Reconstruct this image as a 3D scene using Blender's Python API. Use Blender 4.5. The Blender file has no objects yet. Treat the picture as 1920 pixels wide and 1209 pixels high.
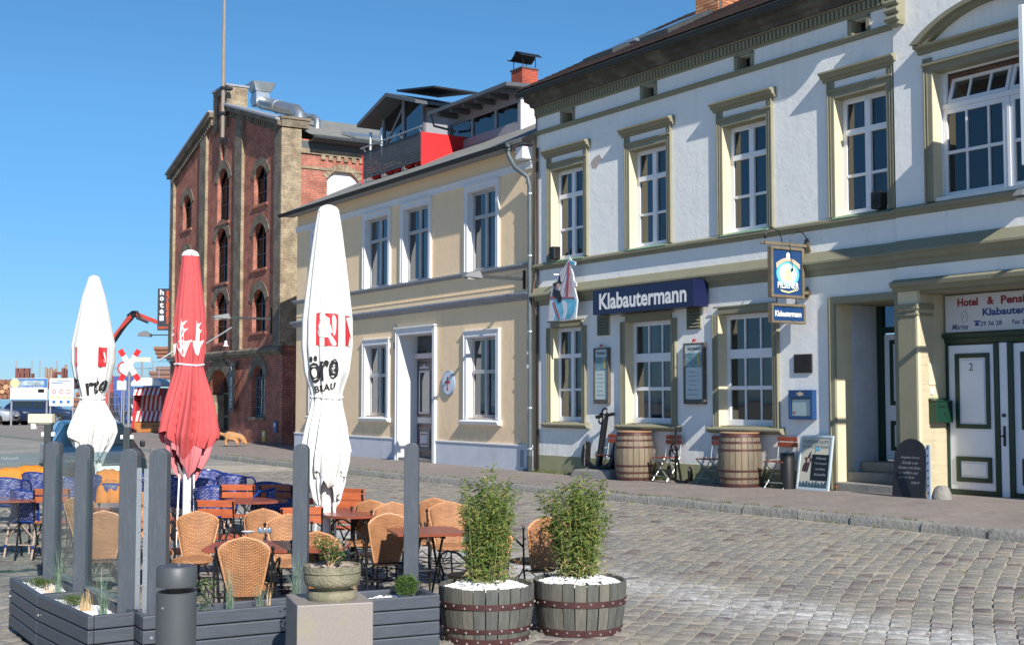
import bpy, math, random
import numpy as np
from mathutils import Vector, Matrix
from mathutils.geometry import tessellate_polygon
R = math.radians
random.seed(7)
scene = bpy.context.scene
col = scene.collection
# ------------------------------------------------------------------ camera, sky, sun, exposure
H = 1.72; FPX = 2400.0; PITCH = math.atan(144.0 / FPX)
cam_d = bpy.data.cameras.new('camera'); cam = bpy.data.objects.new('camera', cam_d); col.objects.link(cam)
cam.location = (0, 0, H); cam.rotation_euler = (R(90) + PITCH, 0, 0)
cam_d.sensor_width = 36; cam_d.lens = 45.0; cam_d.clip_start = 0.1; cam_d.clip_end = 6000
scene.camera = cam
SUN = Vector((1.665, -4.30, 2.96)).normalized()       # direction towards the sun
world = bpy.data.worlds.new('World'); scene.world = world; world.use_nodes = True
wn = world.node_tree; wn.nodes.clear()
sky = wn.nodes.new('ShaderNodeTexSky'); sky.sky_type = 'NISHITA'; sky.sun_disc = False
sky.sun_elevation = math.asin(SUN.z); sky.sun_rotation = math.atan2(SUN.x, SUN.y)
sky.altitude = 0; sky.air_density = 0.85; sky.dust_density = 0.0; sky.ozone_density = 1.5
bg = wn.nodes.new('ShaderNodeBackground'); bg.inputs['Strength'].default_value = 0.09
hs = wn.nodes.new('ShaderNodeMix'); hs.data_type = 'RGBA'; hs.blend_type = 'MULTIPLY'; hs.inputs[0].default_value = 1.0; hs.inputs[7].default_value = (0.48, 0.84, 1.04, 1)
wo = wn.nodes.new('ShaderNodeOutputWorld')
wg = wn.nodes.new('ShaderNodeTexCoord'); ws = wn.nodes.new('ShaderNodeSeparateXYZ'); wr_ = wn.nodes.new('ShaderNodeValToRGB'); wm = wn.nodes.new('ShaderNodeMix'); wm.data_type = 'RGBA'; wm.blend_type = 'MULTIPLY'; wm.inputs[0].default_value = 1.0
wr_.color_ramp.elements[0].position = 0.0; wr_.color_ramp.elements[0].color = (.62, .56, .76, 1); wr_.color_ramp.elements[1].position = .22; wr_.color_ramp.elements[1].color = (.92, .97, 1, 1)   # clear, dry air: no bright band at the horizon
wn.links.new(wg.outputs['Generated'], ws.inputs[0]); wn.links.new(ws.outputs[2], wr_.inputs[0]); wn.links.new(sky.outputs[0], wm.inputs[6]); wn.links.new(wr_.outputs[0], wm.inputs[7]); wn.links.new(wm.outputs[2], hs.inputs[6]); wn.links.new(hs.outputs[2], bg.inputs[0]); wn.links.new(bg.outputs[0], wo.inputs[0])
sun_d = bpy.data.lights.new('sun', 'SUN'); sun_d.energy = 5.0; sun_d.angle = R(0.5); sun_d.color = (1.0, 0.93, 0.84)
sun = bpy.data.objects.new('sun', sun_d); col.objects.link(sun)
sun.rotation_euler = (-SUN).to_track_quat('-Z', 'Y').to_euler(); sun.location = (8, -20, 30)
scene.view_settings.view_transform = 'Standard'; scene.view_settings.look = 'None'
scene.view_settings.exposure = 0.45; scene.view_settings.gamma = 1; scene.view_settings.use_curve_mapping = False
scene.render.engine = 'CYCLES'
# ------------------------------------------------------------------ measuring helpers: sight lines met with real planes
def ray(px, py):
    a = (px - 960) / FPX; b = -(py - 604.5) / FPX
    f = Vector((0, math.cos(PITCH), math.sin(PITCH))); u = Vector((0, -math.sin(PITCH), math.cos(PITCH)))
    return Vector((a, 0, 0)) + f + u * b
def P(px, py, z=0.0):
    r = ray(px, py); k = (z - H) / r.z
    return Vector((0, 0, H)) + r * k
def PD(px, py, d):                       # point at depth d
    r = ray(px, py); return Vector((0, 0, H)) + r * (d / r.y)
class Frame:
    def __init__(s, o, u):
        s.o = Vector(o); s.d = Vector((-u, -FPX, 0)).normalized(); s.i = Vector((-s.d.y, s.d.x, 0))
        s.yaw = math.atan2(s.d.y, s.d.x)
    def w(s, x, y, z): return s.o + s.d * x + s.i * y + Vector((0, 0, z))
    def loc(s, p): r = Vector(p) - s.o; return r.dot(s.d), r.dot(s.i)
    def hit(s, px, py, y=0.0):
        r = ray(px, py); C = Vector((0, 0, H)); k = ((s.o + s.i * y - C).dot(s.i)) / r.dot(s.i); q = C + r * k
        return (q - s.o).dot(s.d), q.z
J = Vector((0.544, 28.5375, 0))
FW = Frame(J, -1600.0)                   # white hotel
FY = Frame(J, -1530.0)                   # yellow house
FB = Frame((-7.512, 43.943, 0), -1480.0) # brick warehouse
def smooth(t): t = max(0.0, min(1.0, t)); return t * t * (3 - 2 * t)
def gz(x, y):                            # road level: falls gently away from the kerb
    d = -((Vector((x, y, 0)) - J).dot(FW.i)) - 2.6
    return -0.25 * smooth(d / 8.5) - 0.0
def pz(x):                               # pavement level along the facades
    return 0.12 + 0.013 * max(0.0, min(12.0, x - 1))
def onroad(px, py):
    p = P(px, py, -0.25)
    for _ in range(12): p = P(px, py, gz(p.x, p.y))
    return p
# ------------------------------------------------------------------ object helpers
def tag(o, label=None, cat=None, group=None, kind=None):
    if label: o['label'] = label
    if cat: o['category'] = cat
    if group: o['group'] = group
    if kind: o['kind'] = kind
    return o
def thing(name, label, cat, loc=(0, 0, 0), rz=0.0, group=None):
    o = bpy.data.objects.new(name, None); col.objects.link(o)
    o.location = loc; o.rotation_euler = (0, 0, rz); o.empty_display_size = 0.2
    return tag(o, label, cat, group)
class MB:
    def __init__(s): s.v = []; s.f = []; s.m = []; s.T = Matrix.Identity(4); s.mi = 0
    def add(s, vs, fs):
        b = len(s.v); T = s.T
        s.v += [tuple(T @ Vector(v)) for v in vs]
        s.f += [tuple(b + i for i in f) for f in fs]; s.m += [s.mi] * len(fs); return s
    def box(s, x0, x1, y0, y1, z0, z1):
        return s.add([(x0,y0,z0),(x1,y0,z0),(x1,y1,z0),(x0,y1,z0),(x0,y0,z1),(x1,y0,z1),(x1,y1,z1),(x0,y1,z1)],
                     [(0,3,2,1),(4,5,6,7),(0,1,5,4),(1,2,6,5),(2,3,7,6),(3,0,4,7)])
    def cbox(s, c, sx, sy, sz): return s.box(c[0]-sx/2, c[0]+sx/2, c[1]-sy/2, c[1]+sy/2, c[2]-sz/2, c[2]+sz/2)
    def bar(s, p0, p1, w, h, up=(0, 0, 1)):
        p0 = Vector(p0); p1 = Vector(p1); d = (p1 - p0); L = d.length; d.normalize(); up = Vector(up)
        if abs(d.dot(up)) > 0.98: up = Vector((1, 0, 0)) if abs(d.x) < .9 else Vector((0, 1, 0))
        a = d.cross(up).normalized(); b = a.cross(d).normalized()
        vs = []
        for p in (p0, p1):
            for sa, sb in ((-1,-1),(1,-1),(1,1),(-1,1)): vs.append(p + a * (sa*w/2) + b * (sb*h/2))
        return s.add(vs, [(0,1,2,3),(7,6,5,4),(0,4,5,1),(1,5,6,2),(2,6,7,3),(3,7,4,0)])
    def tube(s, pts, r, n=8, cap=True, closed=False):
        pts = [Vector(p) for p in pts]; N = len(pts); rr = r if hasattr(r, '__len__') else [r] * N
        vs = []; prev = None
        for i, p in enumerate(pts):
            if closed: t = pts[(i+1) % N] - pts[i-1]
            else: t = pts[min(i+1, N-1)] - pts[max(i-1, 0)]
            t.normalize()
            if prev is None:
                a = t.cross(Vector((0, 0, 1)))
                if a.length < .1: a = t.cross(Vector((0, 1, 0)))
                a.normalize()
            else:
                a = prev - t * prev.dot(t); a.normalize()
            prev = a; b = t.cross(a)
            for k in range(n):
                an = 2*math.pi*k/n; vs.append(p + a*(math.cos(an)*rr[i]) + b*(math.sin(an)*rr[i]))
        fs = []
        for i in range(N if closed else N-1):
            j = (i+1) % N
            for k in range(n): fs.append((i*n+k, i*n+(k+1) % n, j*n+(k+1) % n, j*n+k))
        if cap and not closed: fs += [tuple(reversed(range(n))), tuple((N-1)*n+k for k in range(n))]
        return s.add(vs, fs)
    def lathe(s, prof, c=(0, 0, 0), n=24, cap=True):
        vs = []; fs = []; m = len(prof)
        for r, z in prof:
            for k in range(n):
                an = 2*math.pi*k/n; vs.append((c[0]+r*math.cos(an), c[1]+r*math.sin(an), c[2]+z))
        for i in range(m-1):
            for k in range(n): fs.append((i*n+k, i*n+(k+1) % n, (i+1)*n+(k+1) % n, (i+1)*n+k))
        if cap:
            if prof[0][0] > 1e-4: fs.append(tuple(reversed(range(n))))
            if prof[-1][0] > 1e-4: fs.append(tuple((m-1)*n+k for k in range(n)))
        return s.add(vs, fs)
    def sweep(s, prof, x0, x1, m0=0, m1=0):
        # profile of (outward offset, z), outward is -y, run along x; m0/m1 mitre the ends by offset
        n = len(prof); vs = [(x0 - m0*o, -o, z) for o, z in prof] + [(x1 + m1*o, -o, z) for o, z in prof]
        fs = [(i, i+n, (i+1) % n + n, (i+1) % n) for i in range(n)]
        fs += [tuple(range(n)), tuple(reversed(range(n, 2*n)))]
        return s.add(vs, fs)
    def prism(s, poly, y0, y1):          # poly in (x,z)
        n = len(poly); vs = [(x, y0, z) for x, z in poly] + [(x, y1, z) for x, z in poly]
        t = tessellate_polygon([[Vector((x, z, 0)) for x, z in poly]])
        fs = [tuple(a) for a in t] + [tuple(reversed([i+n for i in a])) for a in t]
        fs += [(i, i+n, (i+1) % n + n, (i+1) % n) for i in range(n)]
        return s.add(vs, fs)
    def wall(s, outer, holes, y=0.0, depth=0.2, side=None):
        loops = [outer] + holes; flat = [p for l in loops for p in l]
        t = tessellate_polygon([[Vector((x, z, 0)) for x, z in l] for l in loops])
        s.add([(x, y, z) for x, z in flat], [tuple(a) for a in t])
        for h in holes:
            n = len(h); s.add([(x, y, z) for x, z in h] + [(x, y+depth, z) for x, z in h],
                              [(i, (i+1) % n, (i+1) % n + n, i+n) for i in range(n)])
        return s
    def quad(s, a, b, c, d): return s.add([a, b, c, d], [(0, 1, 2, 3)])
    def build(s, name, mat, parent=None, smooth=False, bevel=0, seg=1, label=None, kind=None, loc=None, rot=None, fix=True, ang=35):
        me = bpy.data.meshes.new(name); me.from_pydata(s.v, [], s.f); me.update()
        mats = mat if isinstance(mat, (list, tuple)) else [mat]
        for m in mats: me.materials.append(m)
        if len(mats) > 1: me.polygons.foreach_set('material_index', s.m)
        if fix:
            import bmesh
            b = bmesh.new(); b.from_mesh(me); bmesh.ops.recalc_face_normals(b, faces=b.faces); b.to_mesh(me); b.free()
        if smooth:
            me.polygons.foreach_set('use_smooth', [True]*len(me.polygons))
            try: me.set_sharp_from_angle(angle=R(ang))
            except Exception: pass
        o = bpy.data.objects.new(name, me); col.objects.link(o)
        if parent is not None: o.parent = parent
        if loc is not None: o.location = loc
        if rot is not None: o.rotation_euler = rot
        if bevel:
            md = o.modifiers.new('bevel', 'BEVEL'); md.width = bevel; md.segments = seg; md.limit_method = 'ANGLE'; md.angle_limit = R(40)
        if label: o['label'] = label
        if kind: o['kind'] = kind
        return o
def arch(x0, x1, z0, zs, rise, n=10):    # opening with a segmental/round head; zs = springing
    c = (x0+x1)/2; w = (x1-x0)/2; r = (w*w + rise*rise)/(2*rise); zc = zs + rise - r; a0 = math.asin(min(1, w/r))
    if rise > w*0.999: a0 = math.pi/2
    pts = [(x0, z0), (x1, z0), (x1, zs)]
    for i in range(1, n): a = a0 - 2*a0*i/n; pts.append((c + r*math.sin(a), zc + r*math.cos(a)))
    pts.append((x0, zs)); return pts
def rect(x0, x1, z0, z1): return [(x0, z0), (x1, z0), (x1, z1), (x0, z1)]
def copy_tree(o, parent=None):
    c = o.copy(); col.objects.link(c); c.parent = parent
    for ch in o.children: copy_tree(ch, c)
    return c
def copy_thing(o, loc, rz, label):
    kids = list(o.children); c = o.copy(); col.objects.link(c); c.location = loc; c.rotation_euler = (0, 0, rz)
    if label: c['label'] = label
    for ch in kids: copy_tree(ch, c)
    return c
# ------------------------------------------------------------------ materials
def nt(m): return m.node_tree.nodes, m.node_tree.links
def mat(name, c, rough=0.7, metal=0.0, var=0.0, scale=6.0, bump=0.0, bscale=40.0, spec=0.5, stain=None, stain_amt=0.0, stain_scale=1.5, stretch=None, c2=None, coat=0.0):
    m = bpy.data.materials.new(name); m.use_nodes = True; N, L = nt(m); b = N['Principled BSDF']
    b.inputs['Base Color'].default_value = (*c, 1); b.inputs['Roughness'].default_value = rough
    b.inputs['Metallic'].default_value = metal; b.inputs['Specular IOR Level'].default_value = spec
    if coat: b.inputs['Coat Weight'].default_value = coat; b.inputs['Coat Roughness'].default_value = 0.05
    if var or bump or stain:
        tc = N.new('ShaderNodeTexCoord'); vec = tc.outputs['Object']
        if stretch:
            mp = N.new('ShaderNodeMapping'); mp.inputs['Scale'].default_value = stretch; L.new(vec, mp.inputs[0]); vec = mp.outputs[0]
        cur = None
        if var or c2:
            n1 = N.new('ShaderNodeTexNoise'); n1.inputs['Scale'].default_value = scale; n1.inputs['Detail'].default_value = 6; n1.inputs['Roughness'].default_value = .65
            L.new(vec, n1.inputs['Vector'])
            r = N.new('ShaderNodeValToRGB'); r.color_ramp.elements[0].position = .3; r.color_ramp.elements[1].position = .7
            lo = c2 if c2 else tuple(x*(1-var) for x in c); hi = c if c2 else tuple(min(1, x*(1+var)) for x in c)
            r.color_ramp.elements[0].color = (*lo, 1); r.color_ramp.elements[1].color = (*hi, 1)
            L.new(n1.outputs[0], r.inputs[0]); cur = r.outputs[0]
        if stain:
            n2 = N.new('ShaderNodeTexNoise'); n2.inputs['Scale'].default_value = stain_scale; n2.inputs['Detail'].default_value = 8; n2.inputs['Roughness'].default_value = .7
            L.new(vec, n2.inputs['Vector'])
            r2 = N.new('ShaderNodeValToRGB'); r2.color_ramp.elements[0].position = .52; r2.color_ramp.elements[1].position = .72
            r2.color_ramp.elements[1].color = (stain_amt,)*3 + (1,)
            L.new(n2.outputs[0], r2.inputs[0])
            mx = N.new('ShaderNodeMix'); mx.data_type = 'RGBA'; L.new(r2.outputs[0], mx.inputs[0])
            if cur is not None: L.new(cur, mx.inputs[6])
            else: mx.inputs[6].default_value = (*c, 1)
            mx.inputs[7].default_value = (*stain, 1); cur = mx.outputs[2]
        if cur is not None: L.new(cur, b.inputs['Base Color'])
        if bump:
            n3 = N.new('ShaderNodeTexNoise'); n3.inputs['Scale'].default_value = bscale; n3.inputs['Detail'].default_value = 5
            L.new(vec, n3.inputs['Vector'])
            bp = N.new('ShaderNodeBump'); bp.inputs['Strength'].default_value = bump; bp.inputs['Distance'].default_value = .02
            L.new(n3.outputs[0], bp.inputs['Height']); L.new(bp.outputs[0], b.inputs['Normal'])
    return m
def brick_mat(name, c1, c2, mortar, plane='xz', sx=0.26, sy=0.075, rough=.85, dirt=None):
    m = bpy.data.materials.new(name); m.use_nodes = True; N, L = nt(m); b = N['Principled BSDF']; b.inputs['Roughness'].default_value = rough
    tc = N.new('ShaderNodeTexCoord'); sp = N.new('ShaderNodeSeparateXYZ'); cb = N.new('ShaderNodeCombineXYZ'); L.new(tc.outputs['Object'], sp.inputs[0])
    ad = N.new('ShaderNodeMath'); ad.operation = 'ADD'
    if plane == 'xz': L.new(sp.outputs[0], ad.inputs[0]); ad.inputs[1].default_value = 0
    elif plane == 'yz': L.new(sp.outputs[1], ad.inputs[0]); ad.inputs[1].default_value = 0
    else: L.new(sp.outputs[0], ad.inputs[0]); L.new(sp.outputs[1], ad.inputs[1])
    L.new(ad.outputs[0], cb.inputs[0]); L.new(sp.outputs[2], cb.inputs[1])
    br = N.new('ShaderNodeTexBrick'); L.new(cb.outputs[0], br.inputs['Vector'])
    br.inputs['Color1'].default_value = (*c1, 1); br.inputs['Color2'].default_value = (*c2, 1); br.inputs['Mortar'].default_value = (*mortar, 1)
    br.inputs['Scale'].default_value = 1; br.inputs['Brick Width'].default_value = sx; br.inputs['Row Height'].default_value = sy
    br.inputs['Mortar Size'].default_value = .008; br.inputs['Mortar Smooth'].default_value = .1; br.inputs['Bias'].default_value = 0
    n = N.new('ShaderNodeTexNoise'); n.inputs['Scale'].default_value = 2.2; n.inputs['Detail'].default_value = 8; L.new(tc.outputs['Object'], n.inputs['Vector'])
    rp = N.new('ShaderNodeValToRGB'); rp.color_ramp.elements[0].position = .35; rp.color_ramp.elements[0].color = (.55, .5, .5, 1); rp.color_ramp.elements[1].position = .6; rp.color_ramp.elements[1].color = (1, 1, 1, 1)
    L.new(n.outputs[0], rp.inputs[0])
    mx = N.new('ShaderNodeMix'); mx.data_type = 'RGBA'; mx.blend_type = 'MULTIPLY'; mx.inputs[0].default_value = .8
    L.new(br.outputs[0], mx.inputs[6]); L.new(rp.outputs[0], mx.inputs[7])
    n4 = N.new('ShaderNodeTexNoise'); n4.inputs['Scale'].default_value = 14; n4.inputs['Detail'].default_value = 3; L.new(tc.outputs['Object'], n4.inputs['Vector'])
    r4 = N.new('ShaderNodeValToRGB'); r4.color_ramp.elements[0].position = .3; r4.color_ramp.elements[0].color = (.6, .6, .6, 1); r4.color_ramp.elements[1].position = .7; r4.color_ramp.elements[1].color = (1.25, 1.2, 1.15, 1)
    L.new(n4.outputs[0], r4.inputs[0])
    m2 = N.new('ShaderNodeMix'); m2.data_type = 'RGBA'; m2.blend_type = 'MULTIPLY'; m2.inputs[0].default_value = .7
    L.new(mx.outputs[2], m2.inputs[6]); L.new(r4.outputs[0], m2.inputs[7]); L.new(m2.outputs[2], b.inputs['Base Color'])
    bp = N.new('ShaderNodeBump'); bp.inputs['Strength'].default_value = .7; bp.inputs['Distance'].default_value = .02
    iv = N.new('ShaderNodeMath'); iv.operation = 'SUBTRACT'; iv.inputs[0].default_value = 1; L.new(br.outputs['Fac'], iv.inputs[1])
    L.new(iv.outputs[0], bp.inputs['Height']); L.new(bp.outputs[0], b.inputs['Normal'])
    return m
def glass_mat(name, tint=(.35, .42, .45), trans=0.5, rough=.02, refl=1.0):
    m = bpy.data.materials.new(name); m.use_nodes = True; N, L = nt(m); N.remove(N['Principled BSDF']); o = N['Material Output']
    t = N.new('ShaderNodeBsdfTransparent'); t.inputs[0].default_value = (*tint, 1)
    g = N.new('ShaderNodeBsdfGlossy'); g.inputs['Roughness'].default_value = rough; g.inputs[0].default_value = (.95, .97, 1, 1)
    f = N.new('ShaderNodeLayerWeight'); f.inputs[0].default_value = .5
    pw = N.new('ShaderNodeMath'); pw.operation = 'POWER'; pw.inputs[1].default_value = 3.5; L.new(f.outputs['Facing'], pw.inputs[0])
    mt = N.new('ShaderNodeMath'); mt.operation = 'MULTIPLY_ADD'; mt.inputs[1].default_value = .75 * refl; mt.inputs[2].default_value = trans; mt.use_clamp = True
    L.new(pw.outputs[0], mt.inputs[0]); mx = N.new('ShaderNodeMixShader'); L.new(mt.outputs[0], mx.inputs[0]); L.new(t.outputs[0], mx.inputs[1]); L.new(g.outputs[0], mx.inputs[2]); L.new(mx.outputs[0], o.inputs[0])
    return m
def wood_mat(name, c, c2, rough=.6, stretch=(1, 1, 12), bump=.15, scale=3):
    return mat(name, c, rough, var=.2, c2=c2, scale=scale, bump=bump, bscale=12, stretch=stretch)
_txt = {}
def text(s, w, h, name, m, parent, loc, rot=(R(90), 0, 0), bold=0.0, depth=0.002, shear=0.0, kind=None):
    """flat lettering fitted into w x h metres, centred on loc; rot stands it up facing -y"""
    cu = bpy.data.curves.new(name, 'FONT'); cu.body = s; cu.size = 1; cu.offset = bold; cu.extrude = 0; cu.shear = shear; cu.align_x = 'CENTER'; cu.resolution_u = 3
    t = bpy.data.objects.new('tmp', cu); col.objects.link(t)
    dg = bpy.context.evaluated_depsgraph_get(); dg.update(); me = bpy.data.meshes.new_from_object(t.evaluated_get(dg))
    bpy.data.objects.remove(t); 
    n = len(me.vertices); co = np.zeros(n*3); me.vertices.foreach_get('co', co); co = co.reshape(-1, 3)
    mn = co.min(0); mx = co.max(0); c = (mn+mx)/2; sz = mx-mn
    co[:, 0] = (co[:, 0]-c[0]) * (w/max(sz[0], 1e-6)); co[:, 1] = (co[:, 1]-c[1]) * (h/max(sz[1], 1e-6)); co[:, 2] = 0
    me.vertices.foreach_set('co', co.ravel()); me.materials.clear(); me.materials.append(m); me.name = name
    o = bpy.data.objects.new(name, me); col.objects.link(o); o.location = loc; o.rotation_euler = rot; o.parent = parent
    if kind: o['kind'] = kind
    return o
def plaster(name, c, streak, base, cracks=True, splash=.9):
    """rendered wall: faint rain streaks, patched areas, grime with its own ragged edge low on the wall"""
    m = bpy.data.materials.new(name); m.use_nodes = True; N, L = nt(m); b = N['Principled BSDF']; b.inputs['Roughness'].default_value = .88
    tc = N.new('ShaderNodeTexCoord'); O = tc.outputs['Object']
    def noise(scale, det, st=None, rough=.65):
        n = N.new('ShaderNodeTexNoise'); n.inputs['Scale'].default_value = scale; n.inputs['Detail'].default_value = det; n.inputs['Roughness'].default_value = rough
        if st: mp = N.new('ShaderNodeMapping'); mp.inputs['Scale'].default_value = st; L.new(O, mp.inputs[0]); L.new(mp.outputs[0], n.inputs['Vector'])
        else: L.new(O, n.inputs['Vector'])
        return n.outputs[0]
    def rng_(v, a, b_, lo, hi): r = N.new('ShaderNodeMapRange'); r.inputs[1].default_value = a; r.inputs[2].default_value = b_; r.inputs[3].default_value = lo; r.inputs[4].default_value = hi; L.new(v, r.inputs[0]); return r.outputs[0]
    def mix(f, a, col_): x = N.new('ShaderNodeMix'); x.data_type = 'RGBA'; L.new(f, x.inputs[0]); (L.new(a, x.inputs[6]) if not isinstance(a, tuple) else setattr(x.inputs[6], 'default_value', (*a, 1))); x.inputs[7].default_value = (*col_, 1); return x.outputs[2]
    def mul(a, b_): x = N.new('ShaderNodeMath'); x.operation = 'MULTIPLY'; L.new(a, x.inputs[0]); L.new(b_, x.inputs[1]); return x.outputs[0]
    cur = mix(rng_(noise(.9, 5), .4, .62, 0, .5), c, tuple(v*.93 for v in c))
    cur = mix(rng_(noise(3.5, 9, rough=.75), .5, .75, 0, .35), cur, tuple(v*.84 for v in c))
    cur = mix(mul(rng_(noise(1, 6, (7, 7, .35)), .52, .75, 0, .55), rng_(noise(.7, 3), .4, .6, .2, 1)), cur, streak)
    sp = N.new('ShaderNodeSeparateXYZ'); L.new(O, sp.inputs[0]); h = rng_(sp.outputs[2], .1, splash, 1, 0)
    cur = mix(mul(h, rng_(noise(6, 8, (1, 1, .7)), .38, .62, 0, .8)), cur, base)
    if cracks:
        v = N.new('ShaderNodeTexVoronoi'); v.feature = 'DISTANCE_TO_EDGE'; v.inputs['Scale'].default_value = .8; w = N.new('ShaderNodeVectorMath'); w.operation = 'ADD'; nz = N.new('ShaderNodeTexNoise'); nz.inputs['Scale'].default_value = 3; nz.inputs['Detail'].default_value = 6; L.new(O, nz.inputs['Vector']); L.new(O, w.inputs[0]); L.new(nz.outputs['Color'], w.inputs[1]); L.new(w.outputs[0], v.inputs['Vector'])
        cur = mix(mul(rng_(v.outputs['Distance'], .0, .006, .5, 0), rng_(noise(.5, 2), .52, .6, 0, 1)), cur, tuple(x*.5 for x in c))
    L.new(cur, b.inputs['Base Color'])
    bp = N.new('ShaderNodeBump'); bp.inputs['Strength'].default_value = .2; bp.inputs['Distance'].default_value = .02; L.new(noise(14, 6), bp.inputs['Height'])
    b2 = N.new('ShaderNodeBump'); b2.inputs['Strength'].default_value = .18; b2.inputs['Distance'].default_value = .06; L.new(noise(2.2, 3), b2.inputs['Height']); L.new(bp.outputs[0], b2.inputs['Normal']); L.new(b2.outputs[0], b.inputs['Normal'])
    return m
# ---- palette
M = {}
M['plaster_white'] = plaster('white_plaster', (.86, .87, .85), (.62, .63, .60), (.48, .48, .42), True, 1.2)
M['plaster_yellow'] = plaster('yellow_plaster', (.92, .70, .45), (.66, .50, .32), (.50, .40, .28), True, 1.3)
M['olive'] = mat('olive_trim_paint', (.25, .24, .165), .75, var=.07, scale=3, bump=.1, stain=(.22, .20, .13), stain_amt=.6, stain_scale=2.5)
M['cream'] = mat('cream_reveal_paint', (.66, .585, .40), .8, var=.05, scale=3)
M['trim_white'] = mat('white_stucco_trim', (.74, .75, .77), .75, var=.05, scale=3)
M['ledge_grey'] = mat('grey_ledge_zinc', (.26, .28, .32), .6, var=.12, scale=5)
M['plinth_blue'] = mat('pale_blue_plinth', (.56, .60, .66), .85, var=.07, scale=2, stain=(.4, .42, .42), stain_amt=.5)
M['upvc'] = mat('white_window_paint', (.78, .80, .83), .35, var=.03, scale=4)
M['oldframe'] = mat('grey_window_paint', (.42, .43, .44), .5, var=.1)
M['glass'] = glass_mat('window_glass', (.32, .38, .44), .09)
M['glass_clear'] = glass_mat('clear_glass', (.90, .95, .94), .03, refl=.5)
M['glass_frost'] = glass_mat('frosted_band', (.50, .62, .64), .12, rough=.4)
M['glass_dark'] = glass_mat('dull_dark_glass', (.12, .14, .16), .01, refl=.25)
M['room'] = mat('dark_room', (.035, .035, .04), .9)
M['curtain_pale'] = mat('pale_curtain', (.46, .46, .43), .9, var=.12, scale=3, stretch=(14, 14, .3)); M['curtain_blue'] = mat('dull_blue_curtain', (.16, .20, .26), .9, var=.12, scale=3, stretch=(14, 14, .3))
M['curtain'] = mat('net_curtain', (.30, .31, .31), .9, var=.12, scale=3, stretch=(14, 14, .3))
M['gutter'] = mat('dark_zinc', (.05, .06, .065), .85, spec=.2, var=.15)
M['zinc'] = mat('bright_zinc', (.48, .52, .55), .35, metal=.8, var=.12, scale=3)
M['zincpipe'] = mat('grey_zinc_pipe', (.10, .125, .14), .55, metal=.3, var=.15)
M['felt'] = mat('grey_roof_felt', (.20, .205, .19), .9, var=.2, scale=3, bump=.3, stain=(.3, .3, .26), stain_amt=.5)
M['tile'] = brick_mat('brown_roof_tiles', (.085, .055, .045), (.12, .075, .06), (.02, .015, .015), 'xz', .25, .16)
M['dark_stone'] = mat('dark_cornice', (.085, .08, .068), .85, var=.4, scale=2, stain=(.22, .21, .16), stain_amt=.8, stain_scale=2)
M['black'] = mat('black_paint', (.012, .012, .013), .45)
M['iron'] = mat('black_iron', (.02, .02, .022), .4, metal=.5, var=.3, bump=.2)
M['white'] = mat('white_paint', (.8, .8, .8), .5)
M['navy'] = mat('navy_sign', (.008, .014, .06), .35)
M['green_door'] = mat('dark_green_paint', (.008, .035, .022), .4)
M['door_white'] = mat('pale_door_paint', (.74, .79, .87), .45, var=.03)
M['red'] = mat('red_paint', (.62, .02, .02), .45)
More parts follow.
